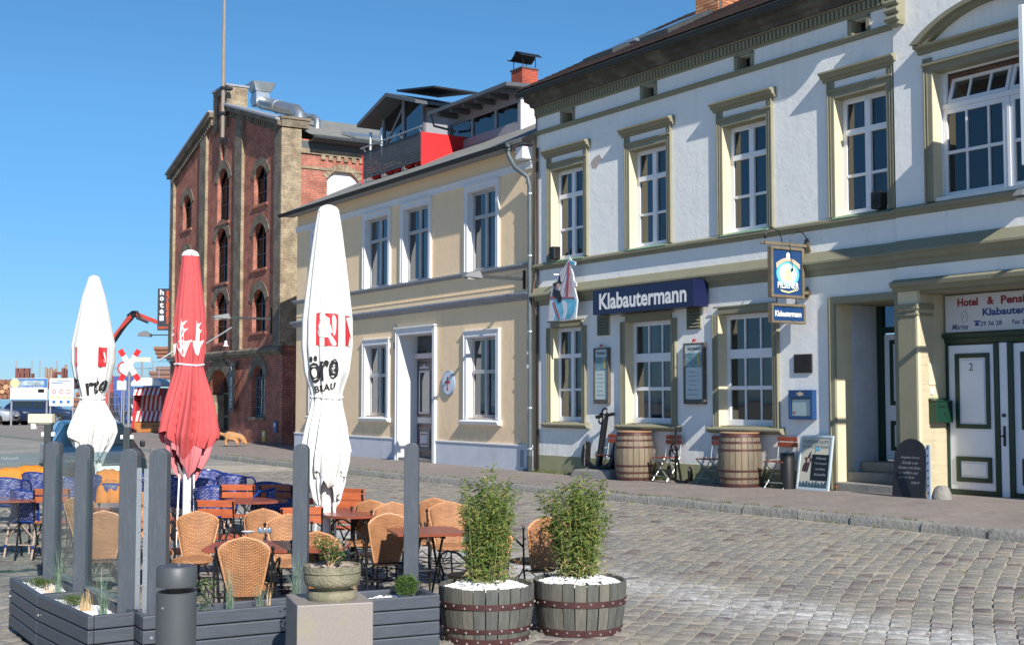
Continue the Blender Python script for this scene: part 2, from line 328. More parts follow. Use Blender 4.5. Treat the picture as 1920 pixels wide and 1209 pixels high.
# ------------------------------------------------------------------ ground
def setting(o, label=None): o['kind'] = 'structure'; return o
def stone_mat(name, hue_dark, hue_light, wash=True, bscale=60):
    m = bpy.data.materials.new(name); m.use_nodes = True; N, L = nt(m); b = N['Principled BSDF']; b.inputs['Roughness'].default_value = .62
    at = N.new('ShaderNodeAttribute'); at.attribute_name = 'tone'; tc = N.new('ShaderNodeNewGeometry')
    r = N.new('ShaderNodeValToRGB'); cr = r.color_ramp; cr.interpolation = 'LINEAR'
    cr.elements[0].position = 0; cr.elements[0].color = (.135, .105, .11, 1); cr.elements[1].position = 1; cr.elements[1].color = (.30, .295, .28, 1)
    for p, c in ((.05, (.17, .135, .135)), (.10, (.22, .205, .19)), (.5, (.245, .235, .215)), (.90, (.275, .262, .235)), (.97, (.31, .265, .20))):
        e = cr.elements.new(p); e.color = (*c, 1)
    L.new(at.outputs['Fac'], r.inputs[0])
    n = N.new('ShaderNodeTexNoise'); n.inputs['Scale'].default_value = 22; n.inputs['Detail'].default_value = 8; n.inputs['Roughness'].default_value = .7; L.new(tc.outputs['Position'], n.inputs['Vector'])
    rr = N.new('ShaderNodeMapRange'); rr.inputs[1].default_value = .25; rr.inputs[2].default_value = .75; rr.inputs[3].default_value = .55; rr.inputs[4].default_value = 1.22; L.new(n.outputs[0], rr.inputs[0])
    mx = N.new('ShaderNodeMix'); mx.data_type = 'RGBA'; mx.blend_type = 'MULTIPLY'; mx.inputs[0].default_value = 1; L.new(r.outputs[0], mx.inputs[6]); L.new(rr.outputs[0], mx.inputs[7])
    sn = N.new('ShaderNodeTexNoise'); sn.inputs['Scale'].default_value = 1.1; sn.inputs['Detail'].default_value = 10; sn.inputs['Roughness'].default_value = .72; L.new(tc.outputs['Position'], sn.inputs['Vector'])
    sr = N.new('ShaderNodeMapRange'); sr.inputs[1].default_value = .45; sr.inputs[2].default_value = .65; sr.inputs[3].default_value = 0; sr.inputs[4].default_value = .65; L.new(sn.outputs[0], sr.inputs[0])
    sm_ = N.new('ShaderNodeMix'); sm_.data_type = 'RGBA'; L.new(sr.outputs[0], sm_.inputs[0]); L.new(mx.outputs[2], sm_.inputs[6]); sm_.inputs[7].default_value = (.31, .28, .225, 1)
    cur = sm_.outputs[2]
    if wash: cur = chalk(N, L, tc.outputs['Position'], cur)
    L.new(cur, b.inputs['Base Color'])
    n3 = N.new('ShaderNodeTexNoise'); n3.inputs['Scale'].default_value = bscale; n3.inputs['Detail'].default_value = 5; L.new(tc.outputs['Position'], n3.inputs['Vector'])
    bp = N.new('ShaderNodeBump'); bp.inputs['Strength'].default_value = .45; bp.inputs['Distance'].default_value = .01; L.new(n3.outputs[0], bp.inputs['Height']); L.new(bp.outputs[0], b.inputs['Normal'])
    return m
CH0 = onroad(1165, 1095); CH1 = onroad(1640, 1180)
def chalk(N, L, pos, cur):
    """pale lime-washed runnel lying across the stones: distance to a line on the ground, broken up by noise"""
    d = (CH1 - CH0); d.z = 0; d.normalize(); nn = Vector((-d.y, d.x, 0))
    sb = N.new('ShaderNodeVectorMath'); sb.operation = 'SUBTRACT'; sb.inputs[1].default_value = (CH0.x, CH0.y, 0); L.new(pos, sb.inputs[0])
    dt = N.new('ShaderNodeVectorMath'); dt.operation = 'DOT_PRODUCT'; dt.inputs[1].default_value = nn; L.new(sb.outputs[0], dt.inputs[0])
    n = N.new('ShaderNodeTexNoise'); n.inputs['Scale'].default_value = 1.3; n.inputs['Detail'].default_value = 6; L.new(pos, n.inputs['Vector'])
    a = N.new('ShaderNodeMath'); a.operation = 'MULTIPLY_ADD'; a.inputs[1].default_value = 1.2; a.inputs[2].default_value = -.6; L.new(n.outputs[0], a.inputs[0])
    s = N.new('ShaderNodeMath'); s.operation = 'ADD'; L.new(dt.outputs['Value'], s.inputs[0]); L.new(a.outputs[0], s.inputs[1])
    ab = N.new('ShaderNodeMath'); ab.operation = 'ABSOLUTE'; L.new(s.outputs[0], ab.inputs[0])
    mr = N.new('ShaderNodeMapRange'); mr.inputs[1].default_value = .05; mr.inputs[2].default_value = .75; mr.inputs[3].default_value = .95; mr.inputs[4].default_value = 0; L.new(ab.outputs[0], mr.inputs[0])
    n2 = N.new('ShaderNodeTexNoise'); n2.inputs['Scale'].default_value = 9; n2.inputs['Detail'].default_value = 8; n2.inputs['Roughness'].default_value = .75; L.new(pos, n2.inputs['Vector'])
    r2 = N.new('ShaderNodeMapRange'); r2.inputs[1].default_value = .38; r2.inputs[2].default_value = .62; L.new(n2.outputs[0], r2.inputs[0])
    mu = N.new('ShaderNodeMath'); mu.operation = 'MULTIPLY'; L.new(mr.outputs[0], mu.inputs[0]); L.new(r2.outputs[0], mu.inputs[1])
    mx = N.new('ShaderNodeMix'); mx.data_type = 'RGBA'; L.new(mu.outputs[0], mx.inputs[0]); L.new(cur, mx.inputs[6]); mx.inputs[7].default_value = (.52, .53, .53, 1)
    return mx.outputs[2]
def ground_mat():
    m = bpy.data.materials.new('sandy_joint_ground'); m.use_nodes = True; N, L = nt(m); b = N['Principled BSDF']; b.inputs['Roughness'].default_value = .95
    tc = N.new('ShaderNodeNewGeometry'); pos = tc.outputs['Position']
    n = N.new('ShaderNodeTexNoise'); n.inputs['Scale'].default_value = 3; n.inputs['Detail'].default_value = 8; L.new(pos, n.inputs['Vector'])
    r = N.new('ShaderNodeValToRGB'); r.color_ramp.elements[0].position = .3; r.color_ramp.elements[0].color = (.30, .27, .22, 1); r.color_ramp.elements[1].position = .7; r.color_ramp.elements[1].color = (.46, .42, .35, 1)
    L.new(n.outputs[0], r.inputs[0])
    g = N.new('ShaderNodeTexNoise'); g.inputs['Scale'].default_value = .8; g.inputs['Detail'].default_value = 6; L.new(pos, g.inputs['Vector'])
    gr = N.new('ShaderNodeValToRGB'); gr.color_ramp.elements[0].position = .55; gr.color_ramp.elements[1].position = .72; gr.color_ramp.elements[1].color = (.7, .7, .7, 1); L.new(g.outputs[0], gr.inputs[0])
    mx = N.new('ShaderNodeMix'); mx.data_type = 'RGBA'; L.new(gr.outputs[0], mx.inputs[0]); L.new(r.outputs[0], mx.inputs[6]); mx.inputs[7].default_value = (.11, .13, .05, 1)
    L.new(chalk(N, L, pos, mx.outputs[2]), b.inputs['Base Color'])
    bp = N.new('ShaderNodeBump'); bp.inputs['Strength'].default_value = .5; bp.inputs['Distance'].default_value = .02; L.new(n.outputs[0], bp.inputs['Height']); L.new(bp.outputs[0], b.inputs['Normal'])
    return m
def far_mat():   # cobbles too far off to tell apart
    m = bpy.data.materials.new('distant_cobbles'); m.use_nodes = True; N, L = nt(m); b = N['Principled BSDF']; b.inputs['Roughness'].default_value = .8
    tc = N.new('ShaderNodeNewGeometry'); pos = tc.outputs['Position']
    v = N.new('ShaderNodeTexVoronoi'); v.inputs['Scale'].default_value = 5.5; L.new(pos, v.inputs['Vector'])
    r = N.new('ShaderNodeValToRGB'); r.color_ramp.elements[0].color = (.22, .215, .19, 1); r.color_ramp.elements[1].color = (.33, .32, .29, 1); L.new(v.outputs['Color'], r.inputs[0])
    n = N.new('ShaderNodeTexNoise'); n.inputs['Scale'].default_value = .5; n.inputs['Detail'].default_value = 8; L.new(pos, n.inputs['Vector'])
    rr = N.new('ShaderNodeMapRange'); rr.inputs[1].default_value = .3; rr.inputs[2].default_value = .7; rr.inputs[3].default_value = .75; rr.inputs[4].default_value = 1.2; L.new(n.outputs[0], rr.inputs[0])
    mx = N.new('ShaderNodeMix'); mx.data_type = 'RGBA'; mx.blend_type = 'MULTIPLY'; mx.inputs[0].default_value = 1; L.new(r.outputs[0], mx.inputs[6]); L.new(rr.outputs[0], mx.inputs[7]); L.new(mx.outputs[2], b.inputs['Base Color'])
    bp = N.new('ShaderNodeBump'); bp.inputs['Strength'].default_value = .8; bp.inputs['Distance'].default_value = .03; L.new(v.outputs['Distance'], bp.inputs['Height']); bp.invert = True; L.new(bp.outputs[0], b.inputs['Normal'])
    return m
# kerb line (outer bottom edge of the kerb), in facade coordinates of the white hotel: x -> distance out
KERB = [(-400, 3.0), (-34, 3.0), (-16, 2.75), (-11, 2.72), (-4, 3.0), (2, 2.75), (6.2, 2.62), (12, 2.5), (60, 2.5)]
def kerb_out(x):
    for (a, ya), (b, yb) in zip(KERB, KERB[1:]):
        if a <= x <= b: return ya + (yb-ya)*(x-a)/(b-a)
    return 2.6
# road sheet following gz, one grid out to the horizon
xs = [-3000, -900, -300, -120, -60] + list(np.arange(-40, 31, 1.0)) + [45, 80, 200, 900, 3000]
ys = [-300, -60, -20] + list(np.arange(-6, 60, 1.0)) + [66, 75, 90, 120, 200, 500, 1500, 5000]
gm = MB(); vs = [(x, y, gz(x, y) - .008) for y in ys for x in xs]; nx = len(xs)
fs = [(j*nx+i, j*nx+i+1, (j+1)*nx+i+1, (j+1)*nx+i) for j in range(len(ys)-1) for i in range(nx-1)]
gm.add(vs, fs)
gmat = ground_mat(); fmat = far_mat()
road = gm.build('road', [gmat, fmat], smooth=True); setting(road)
mi = []
for j in range(len(ys)-1):
    for i in range(nx-1): mi.append(0 if (ys[j] < 34 and -30 < xs[i] < 25) else 1)
road.data.polygons.foreach_set('material_index', mi)
smat = stone_mat('granite_setts', None, None)
# setts: rows running away up the street, staggered, slightly domed and uneven
def sett_geo(rng, L, W):
    j = lambda a: rng.uniform(-a, a)
    h = .026 + j(.006); g = .012; e = .019
    base = [(-L/2+g+j(.004), -W/2+g+j(.004)), (L/2-g+j(.004), -W/2+g+j(.004)), (L/2-g+j(.004), W/2-g+j(.004)), (-L/2+g+j(.004), W/2-g+j(.004))]
    vs = [(x, y, -.02) for x, y in base] + [(x, y, h*.72) for x, y in base] + [(x*(1-2*e/L), y*(1-2*e/W), h+j(.003)) for x, y in base]
    fs = [(0,1,5,4),(1,2,6,5),(2,3,7,6),(3,0,4,7),(4,5,9,8),(5,6,10,9),(6,7,11,10),(7,4,8,11),(8,9,10,11)]
    return vs, fs
rng = random.Random(3)
ang = math.atan2(.905, .426)
setts = []
pitch = .172
ca, sa = math.cos(ang), math.sin(ang)
for ri in range(-250, 250):
    off = ri*pitch; t = -10.0 + rng.uniform(0, .2)
    while t < 46:
        Lg = rng.uniform(.14, .215); tc_ = t + Lg/2; t += Lg
        w = .22*math.sin(tc_*.28 + off*.10) + .05*math.sin(tc_*.9+off*.35)   # courses wander
        o2 = off + w
        x = ca*tc_ + sa*o2; y = sa*tc_ - ca*o2
        if y < 6.5 or y > 31: continue
        if abs(x) > .41*y + .6: continue
        fx, fy = FW.loc((x, y, 0))
        if -fy < kerb_out(fx) + .13: continue
        # nothing under furniture needs leaving out: the paving runs on beneath it
        sl = .22*.28*math.cos(tc_*.28+off*.10) + .05*.9*math.cos(tc_*.9+off*.35)
        setts.append((x, y, ang - math.atan(sl), Lg, pitch))
def px_size(s):
    x, y = s[0], s[1]; vis = 1 if (x > -.2 or y > 14) else .55
    # hidden behind the planters and furniture?
    u = 960 + 2400*x/y; v = 748.5 + 2400*1.95/y
    if v > 1215 or u > 1925 or u < -5: return 0
    if u < 1180 and v > 960: return .1/y
    return 1.0/y
order = sorted(range(len(setts)), key=lambda i: -px_size(setts[i]))
near = order[:290]; nearset = set(near)
allv = []; allf = []; tones = []
for i, s in enumerate(setts):
    if i in nearset: continue
    x, y, a, Lg, W = s; vs, fs = sett_geo(rng, Lg, W); c, n_ = math.cos(a), math.sin(a); z0 = gz(x, y) - .020 + rng.uniform(-.004, .004)
    tx, ty = rng.uniform(-.05, .05), rng.uniform(-.05, .05)
    b = len(allv); allv += [(x+c*p-n_*q, y+n_*p+c*q, z0+r+p*tx+q*ty) for p, q, r in vs]; allf += [tuple(b+k for k in f) for f in fs]
    tn = rng.random(); tones += [tn]*len(vs)
me = bpy.data.meshes.new('setts'); me.from_pydata(allv, [], allf)
at = me.attributes.new('tone', 'FLOAT', 'POINT'); at.data.foreach_set('value', tones); me.materials.append(smat)
me.polygons.foreach_set('use_smooth', [True]*len(me.polygons)); me.set_sharp_from_angle(angle=R(42))
so = bpy.data.objects.new('setts', me); col.objects.link(so); so.parent = road; so['kind'] = 'stuff'
protos = []
for k in range(40):
    vs, fs = sett_geo(rng, .18, pitch); m_ = bpy.data.meshes.new('sett'); m_.from_pydata(vs, [], fs)
    a_ = m_.attributes.new('tone', 'FLOAT', 'POINT'); a_.data.foreach_set('value', [((k*0.618) % 1)]*len(vs)); m_.materials.append(smat)
    m_.polygons.foreach_set('use_smooth', [True]*len(m_.polygons)); m_.set_sharp_from_angle(angle=R(42)); protos.append(m_)
for i in near:
    x, y, a, Lg, W = setts[i]; o = bpy.data.objects.new('sett', rng.choice(protos)); col.objects.link(o); o.parent = road
    o.location = (x, y, gz(x, y)-.020+rng.uniform(-.004, .004)); o.rotation_euler = (rng.uniform(-.05, .05), rng.uniform(-.05, .05), a); o.scale = (Lg/.18, 1, 1)
# ------------------------------------------------------------------ pavement and kerb
def pave_mat():
    m = bpy.data.materials.new('clinker_pavement'); m.use_nodes = True; N, L = nt(m); b = N['Principled BSDF']; b.inputs['Roughness'].default_value = .85
    tc = N.new('ShaderNodeTexCoord'); br = N.new('ShaderNodeTexBrick'); L.new(tc.outputs['Object'], br.inputs['Vector'])
    br.inputs['Color1'].default_value = (.25, .215, .20, 1); br.inputs['Color2'].default_value = (.285, .25, .235, 1); br.inputs['Mortar'].default_value = (.19, .175, .155, 1)
    br.inputs['Scale'].default_value = 1; br.inputs['Brick Width'].default_value = .21; br.inputs['Row Height'].default_value = .105; br.inputs['Mortar Size'].default_value = .006
    n = N.new('ShaderNodeTexNoise'); n.inputs['Scale'].default_value = 1.4; n.inputs['Detail'].default_value = 9; n.inputs['Roughness'].default_value = .7; L.new(tc.outputs['Object'], n.inputs['Vector'])
    r = N.new('ShaderNodeValToRGB'); r.color_ramp.elements[0].position = .3; r.color_ramp.elements[0].color = (.78, .78, .76, 1); r.color_ramp.elements[1].position = .7; r.color_ramp.elements[1].color = (1.12, 1.1, 1.08, 1); L.new(n.outputs[0], r.inputs[0])
    mx = N.new('ShaderNodeMix'); mx.data_type = 'RGBA'; mx.blend_type = 'MULTIPLY'; mx.inputs[0].default_value = 1; L.new(br.outputs[0], mx.inputs[6]); L.new(r.outputs[0], mx.inputs[7]); L.new(mx.outputs[2], b.inputs['Base Color'])
    bp = N.new('ShaderNodeBump'); bp.inputs['Strength'].default_value = .5; bp.inputs['Distance'].default_value = .01; bp.invert = True; L.new(br.outputs['Fac'], bp.inputs['Height']); L.new(bp.outputs[0], b.inputs['Normal'])
    return m
pavemat = pave_mat()
pm = MB(); xs2 = list(np.arange(-60, 40.1, 1.0)); n2 = len(xs2)
vs = []
for x in xs2:
    ko = kerb_out(x) - .10
    for k, (yy, zz) in enumerate(((-ko, .118), (-.9, pz(x)), (6.0, pz(x)))): vs.append((x, yy, zz))
fs = []
for i in range(n2-1):
    for k in range(2): a = i*3+k; fs.append((a, a+3, a+4, a+1))
pm.add(vs, fs); pav = pm.build('pavement', pavemat, smooth=True, loc=(FW.o.x, FW.o.y, 0), rot=(0, 0, FW.yaw)); setting(pav)
kmat = mat('granite_kerb', (.25, .245, .225), .85, var=.35, scale=5, bump=.9, bscale=18, stain=(.085, .09, .07), stain_amt=.9, stain_scale=5)
x = -58.0; kr = random.Random(5)
while x < 22:
    Lk = kr.uniform(.85, 1.3); a = x; b = x+Lk-.014; oa, ob = kerb_out(a), kerb_out(b)
    mb = MB(); j = kr.uniform(-.008, .008); nseg = 4
    rowsv = []
    for k in range(nseg+1):
        t = k/nseg; xx = a+(b-a)*t; oo = oa+(ob-oa)*t + kr.uniform(-.012, .012)*(x > -20); zt = .122+j+kr.uniform(-.006, .006)
        rowsv.append([(xx, -oo-.01, -.05), (xx, -oo, .09+j), (xx, -oo+.03, zt), (xx, -oo+.13, zt), (xx, -oo+.13, -.05)])
    vs = [v for r_ in rowsv for v in r_]; fs = []
    for k in range(nseg):
        for q in range(4): A = k*5+q; fs.append((A, A+1, A+6, A+5))
    fs += [(0,1,2,3,4), tuple(nseg*5+q for q in (4,3,2,1,0))]
    mb.add(vs, fs); o = mb.build('kerb_stone', kmat, pav, smooth=True, ang=50); x += Lk
# grass tufts in the joints beside the kerb and along the wall foot
gmm = mat('joint_grass', (.10, .13, .035), .9, var=.4)
tb = MB(); gr_ = random.Random(11)
def tuft(mb, p, n, h, rg, spread=.05, w=.004):
    for _ in range(n):
        a = rg.uniform(0, 6.28); r = rg.uniform(0, spread); b0 = Vector(p)+Vector((math.cos(a)*r, math.sin(a)*r, 0)); hh = h*rg.uniform(.5, 1.1)
        lean = Vector((rg.uniform(-.5, .5), rg.uniform(-.5, .5), 1))*hh; s_ = Vector((math.cos(a+1.57), math.sin(a+1.57), 0))*w
        mb.add([b0-s_, b0+s_, b0+lean], [(0, 1, 2)])
for _ in range(700):
    xx = gr_.uniform(-12, 12.5); which = gr_.random()
    if which < .45: q = FW.w(xx, -kerb_out(xx)+.135, .122)
    elif which < .7: q = FW.w(xx, -kerb_out(xx)-.06, 0.0)
    else: xx = gr_.uniform(-.5, 4.5); q = FW.w(xx, gr_.uniform(-.12, -.04), pz(xx))
    tuft(tb, q, 5, .05 if which < .7 else .09, gr_, .04)
for _ in range(900):
    xx = gr_.uniform(-8, 5); yy = gr_.uniform(8, 20)
    tuft(tb, (xx, yy, gz(xx, yy)-.01), 4, .035, gr_, .05)
tag(tb.build('grass', gmm, fix=False), 'short green grass growing in the joints of the cobbles and kerb', 'grass', kind='stuff')
# ------------------------------------------------------------------ windows shared by the three buildings
wr = random.Random(21)
def window(parent, x0, x1, z0, z1, y, xc, zc, fm, fw=.055, th=.06, curt=0, name='window', room=1.0, glass='glass', top=None):
    """frame bars at xc/zc = [(centre, width, how far it stands proud)], every light gets its own pane"""
    mb = MB(); mb.box(x0, x0+fw, y, y+th, z0, z1); mb.box(x1-fw, x1, y, y+th, z0, z1)
    mb.box(x0+fw, x1-fw, y, y+th, z0, z0+fw*1.2); mb.box(x0+fw, x1-fw, y, y+th, z1-fw, z1)
    for c, w, p in xc: mb.box(c-w/2, c+w/2, y-p, y+th*.9, z0+fw*1.2, z1-fw)
    for c, w, p in zc: mb.box(x0+fw, x1-fw, y-p-.002, y+th*.8, c-w/2, c+w/2)
    w = mb.build(name, fm, parent, bevel=.004)
    xe = [x0+fw] + [v for c, ww, _ in xc for v in (c-ww/2, c+ww/2)] + [x1-fw]
    ze = [z0+fw*1.2] + [v for c, ww, _ in zc for v in (c-ww/2, c+ww/2)] + [z1-fw]
    for i in range(0, len(xe), 2):
        for j in range(0, len(ze), 2):
            a = wr.uniform(-.004, .004); b = wr.uniform(-.004, .004); yy = y+th*.5
            MB().add([(xe[i], yy+a, ze[j]), (xe[i+1], yy-a, ze[j]), (xe[i+1], yy-a+b, ze[j+1]), (xe[i], yy+a+b, ze[j+1])], [(0, 1, 2, 3)]).build('pane', M[glass], w, fix=False)
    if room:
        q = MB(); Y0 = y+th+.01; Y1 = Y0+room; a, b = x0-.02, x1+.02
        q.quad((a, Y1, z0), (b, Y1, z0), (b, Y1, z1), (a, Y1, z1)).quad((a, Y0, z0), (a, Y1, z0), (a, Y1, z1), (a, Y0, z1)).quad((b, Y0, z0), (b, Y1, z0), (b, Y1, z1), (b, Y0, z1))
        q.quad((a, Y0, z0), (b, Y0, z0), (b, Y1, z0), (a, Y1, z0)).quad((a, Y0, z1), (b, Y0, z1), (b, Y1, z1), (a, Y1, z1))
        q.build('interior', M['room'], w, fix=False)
    if curt:
        for s in ((0, 1) if curt == 2 else ((0,) if curt == 1 else (1,))):
            c = MB(); wd = (x1-x0)*wr.uniform(.22, .40)*(1.2 if curt == 4 else 1); n = 14; xs_ = [(x0+fw+wd*k/n if s == 0 else x1-fw-wd+wd*k/n) for k in range(n+1)]
            vs = []
            for k, x in enumerate(xs_):
                yy = y+th+.07+.02*math.sin(k*1.9); vs += [(x, yy, z0+.03), (x, yy, z1-.03)]
            c.add(vs, [(2*k, 2*k+2, 2*k+3, 2*k+1) for k in range(n)]); c.build('curtain', M[wr.choice(['curtain', 'curtain', 'curtain_pale', 'curtain_blue'])], w, smooth=True, fix=False, ang=180)
    return w
# ------------------------------------------------------------------ white hotel
hot = thing('hotel', 'white plastered two-storey hotel with olive window surrounds and a dark dentilled cornice', 'building', (FW.o.x, FW.o.y, 0), FW.yaw)
XE = 17.0; XP = 10.08
AT = [(1.05, 1.40), (3.79, 4.13), (6.50, 6.83), (9.20, 9.50)]
F1 = [(.62, 1.80), (3.36, 4.50), (6.09, 7.22), (8.80, 9.90)]
G1 = [(.60, 1.72), (3.20, 4.60), (5.93, 7.30)]
holes = [rect(a, b, 7.67, 7.97) for a, b in AT] + [rect(a, b, 4.76, 6.74) for a, b in F1] + [rect(a, b, 1.24, 3.28) for a, b in G1]
mb = MB(); mb.wall([(0, .0), (8.72, .0), (8.72, 3.30), (10.0, 3.30), (10.0, .0), (XP, .0), (XP, 8.35), (0, 8.35)], holes, 0, .22)
mb.quad((0, 0, 0), (0, 7, 0), (0, 7, 8.35), (0, 0, 8.35))
mb.build('wall', M['plaster_white'], hot)
# gable wall over the lower neighbour
mb = MB(); mb.prism([(0, 0)], 0, 0) if False else None
mb = MB(); mb.add([(.0, -.02, 7.2), (.0, 7.5, 7.2), (.0, 7.5, 8.6), (.0, 3.9, 12.6), (.0, -.02, 8.6), (.02, -.02, 7.2), (.02, 7.5, 7.2), (.02, 7.5, 8.6), (.02, 3.9, 12.6), (.02, -.02, 8.6)], [(4,3,2,1,0),(5,6,7,8,9),(0,1,6,5),(1,2,7,6),(2,3,8,7),(3,4,9,8),(4,0,5,9)])
# risalit (forward bay) with its wide window and the deep entrance below
RB = -.07
ropen = (10.84, 13.16)
mb = MB(); mb.wall([(XP, 3.45), (XE, 3.45), (XE, 9.6), (XP, 9.6)], [rect(ropen[0], ropen[1], 4.80, 6.75)], RB, .3)
mb.quad((XP, RB, 3.45), (XP, 0.0, 3.45), (XP, 0.0, 9.6), (XP, RB, 9.6)); mb.box(XP, XE, RB+.002, .8, 9.6, 9.7)
mb.build('wall', M['plaster_white'], hot)
MB().box(XP, 10.45, RB, .8, 0, 3.42).build('pier', M['cream'], hot); MB().box(13.6, XE, RB, .8, 0, 3.42).build('pier', M['cream'], hot)
mb = MB(); mb.box(XP+.004, 10.43, RB-.012, RB, 0.1, 3.1); mb.box(XP-.02, 10.49, RB-.05, .3, 3.12, 3.2); mb.box(XP-.01, 10.47, RB-.03, .3, 3.02, 3.06); mb.build('pier_face', M['olive'], hot, bevel=.006)
mb = MB(); mb.box(10.45, 13.6, .0, .62, 3.36, 3.44); mb.build('soffit', M['olive'], hot)
# console under the main cornice at the corner of the risalit
mb = MB(); mb.prism([(XP+.03, 7.62), (XP+.23, 7.62), (XP+.25, 7.7), (XP+.25, 8.08), (XP+.01, 8.08), (XP+.01, 7.7)], RB-.16, RB)
for k in range(3): mb.tube([(XP+.0, RB-.17, 7.72+.13*k), (XP+.26, RB-.17, 7.72+.13*k)], .05, 10)
mb.box(XP-.02, XP+.28, RB-.22, RB, 8.08, 8.14); mb.build('console', M['olive'], hot, bevel=.008)
# string courses
def run(name, prof, m='olive', x0=-.0, x1=None, kids=True):
    a = MB(); a.sweep(prof, x0, XP-.001); a.build(name, M[m], hot)
    b = MB(); b.sweep([(o-RB, z) for o, z in prof], XP, XE); b.build(name, M[m], hot)
a = MB(); a.sweep([(0, 7.625), (.05, 7.635), (.055, 7.68), (.075, 7.69), (.075, 7.71), (0, 7.74)], 0, XP); a.build('belt_course', M['olive'], hot)
run('sill_course', [(0, 4.58), (.05, 4.60), (.06, 4.64), (.11, 4.655), (.11, 4.70), (0, 4.745)])
gm_ = mat('verdigris_flashing', (.16, .28, .19), .6, var=.2)
for (x0, x1) in F1: MB().sweep([(0, 4.746), (.118, 4.702), (.118, 4.708), (0, 4.765)], x0-.05, x1+.05).build('sill_flashing', gm_, hot)
run('cornice_band', [(0, 3.79), (.03, 3.81), (.04, 3.88), (.09, 3.91), (.12, 3.98), (.17, 3.995), (.17, 4.03), (.06, 4.19), (0, 4.21)])
a = MB(); a.sweep([(-RB-.0, 3.40), (.12, 3.41), (.13, 3.46), (.19, 3.48), (.20, 3.54), (-RB, 3.60)], XP-.06, XE); a.build('door_cornice', M['olive'], hot)
a = MB(); a.box(8.60, 8.745, -.05, 0, .1, 3.42); a.box(8.745, 10.07, -.05, 0, 3.30, 3.42); a.box(8.635, 8.66, -.068, -.05, .1, 3.42); a.box(9.985, XP-.002, -.05, 0, .1, 3.30); a.build('door_surround', M['olive'], hot, bevel=.005)
# main cornice: frieze, dentils, dark eaves moulding
a = MB(); a.sweep([(0, 8.02), (.02, 8.02), (.03, 8.04), (.03, 8.22), (.08, 8.24), (.08, 8.28), (0, 8.28)], 0, XP); a.build('frieze', M['olive'], hot)
n = 104
a = MB()
for k in range(n):
    x = .03 + k*(XP-.06)/n; a.box(x, x+.055, -.075, -.03, 8.07, 8.21)
a.build('dentil_course', M['olive'], hot, kind='stuff')
a = MB(); a.sweep([(.08, 8.25), (.14, 8.27), (.16, 8.33), (.30, 8.37), (.31, 8.47), (.36, 8.50), (.36, 8.56), (0, 8.58), (0, 8.28), (.08, 8.28)], -.05, XP+.0); a.build('cornice', M['dark_stone'], hot)
g = MB()
pr = [(.37+.075*(1+math.cos(t)), 8.53+.085*math.sin(t)) for t in [math.pi + math.pi*k/8 for k in range(9)]]
g.sweep(pr + [(o*.985+.003, z+.008) for o, z in reversed(pr)], -.1, XP); g.tube([(-.1, -.52, 8.53), (XP, -.52, 8.53)], .012, 6); g.build('gutter', M['gutter'], hot, smooth=True)
MB().box(-.1, XP, -.44, -.40, 8.50, 8.618).build('fascia_board', M['gutter'], hot)
# roof 30 degrees, brown tiles with lighter felt patch and roof lights
def rp(x, d): return (x, d-.48, 8.60+d*.51)
a = MB(); a.quad(rp(-.12, 0), rp(XP, 0), rp(XP, 5.2), rp(-.12, 5.2)); a.quad(rp(-.12, 5.2), rp(XP, 5.2), (XP, 10, 8.6), (-.12, 10, 8.6)); a.quad((-.12, -.48, 8.52), (-.12, -.48, 8.6), (-.12, 4.72, 11.25), (-.12, 4.72, 11.1))
roof = a.build('roof', M['tile'], hot)
a = MB()
for k in range(26):      # tile courses stand proud of each other
    d = .02+k*.2; p0 = rp(-.12, d); a.box(-.12, XP, p0[1]-.02, p0[1]+.02, p0[2]-.005, p0[2]+.022)
a.build('tile_course', M['tile'], roof, kind='stuff')
for x in (1.2, 3.0):
    q = MB(); c = rp(x, .9); d_ = rp(x+1.0, 2.1)
    q.add([(x, c[1], c[2]+.02), (x+1.05, c[1], c[2]+.02), (x+1.05, d_[1], d_[2]+.02), (x, d_[1], d_[2]+.02), (x, c[1], c[2]+.12), (x+1.05, c[1], c[2]+.12), (x+1.05, d_[1], d_[2]+.12), (x, d_[1], d_[2]+.12)], [(0,1,5,4),(1,2,6,5),(2,3,7,6),(3,0,4,7),(4,5,6,7)])
    rl = q.build('roof_light', M['gutter'], hot)
    MB().quad((x+.08, c[1]+.08, c[2]+.17), (x+.97, c[1]+.08, c[2]+.17), (x+.97, d_[1]-.08, d_[2]+.08), (x+.08, d_[1]-.08, d_[2]+.08)).build('pane', mat('roof_pane', (.10, .12, .14), .08), rl, fix=False)
q = MB(); q.cbox((3.4, .05, 9.02), .25, .12, .06); q.cbox((8.3, .25, 9.1), .3, .12, .06); q.build('roof_vent', M['zinc'], hot)
# brick chimney, brick by brick
cb_ = [mat('chimney_brick', (.50, .22, .10), .85, var=.15, scale=8, bump=.3), mat('chimney_brick_dark', (.38, .15, .075), .85, var=.2, scale=8, bump=.3), mat('chimney_brick_pale', (.56, .30, .16), .85, var=.15, scale=8, bump=.3)]
ch = MB().box(3.12, 3.92, 2.02, 2.78, 9.3, 11.33).build('chimney', mat('lime_mortar', (.36, .31, .25), .9), hot)
cr = random.Random(4); bm_s = []
for k, m_ in enumerate(cb_):
    for L_ in (.23, .11):
        t = MB(); t.box(0, L_, 0, .02, 0, .062); o = t.build('brick', m_, None); me_ = o.data; bpy.data.objects.remove(o); bm_s.append((L_, me_))
def put_brick(x, y, z, rz, L_):
    me_ = cr.choice([m for l, m in bm_s if l == L_]); o = bpy.data.objects.new('brick', me_); col.objects.link(o); o.parent = ch; o.location = (x, y, z+cr.uniform(-.002, .002)); o.rotation_euler = (0, 0, rz)
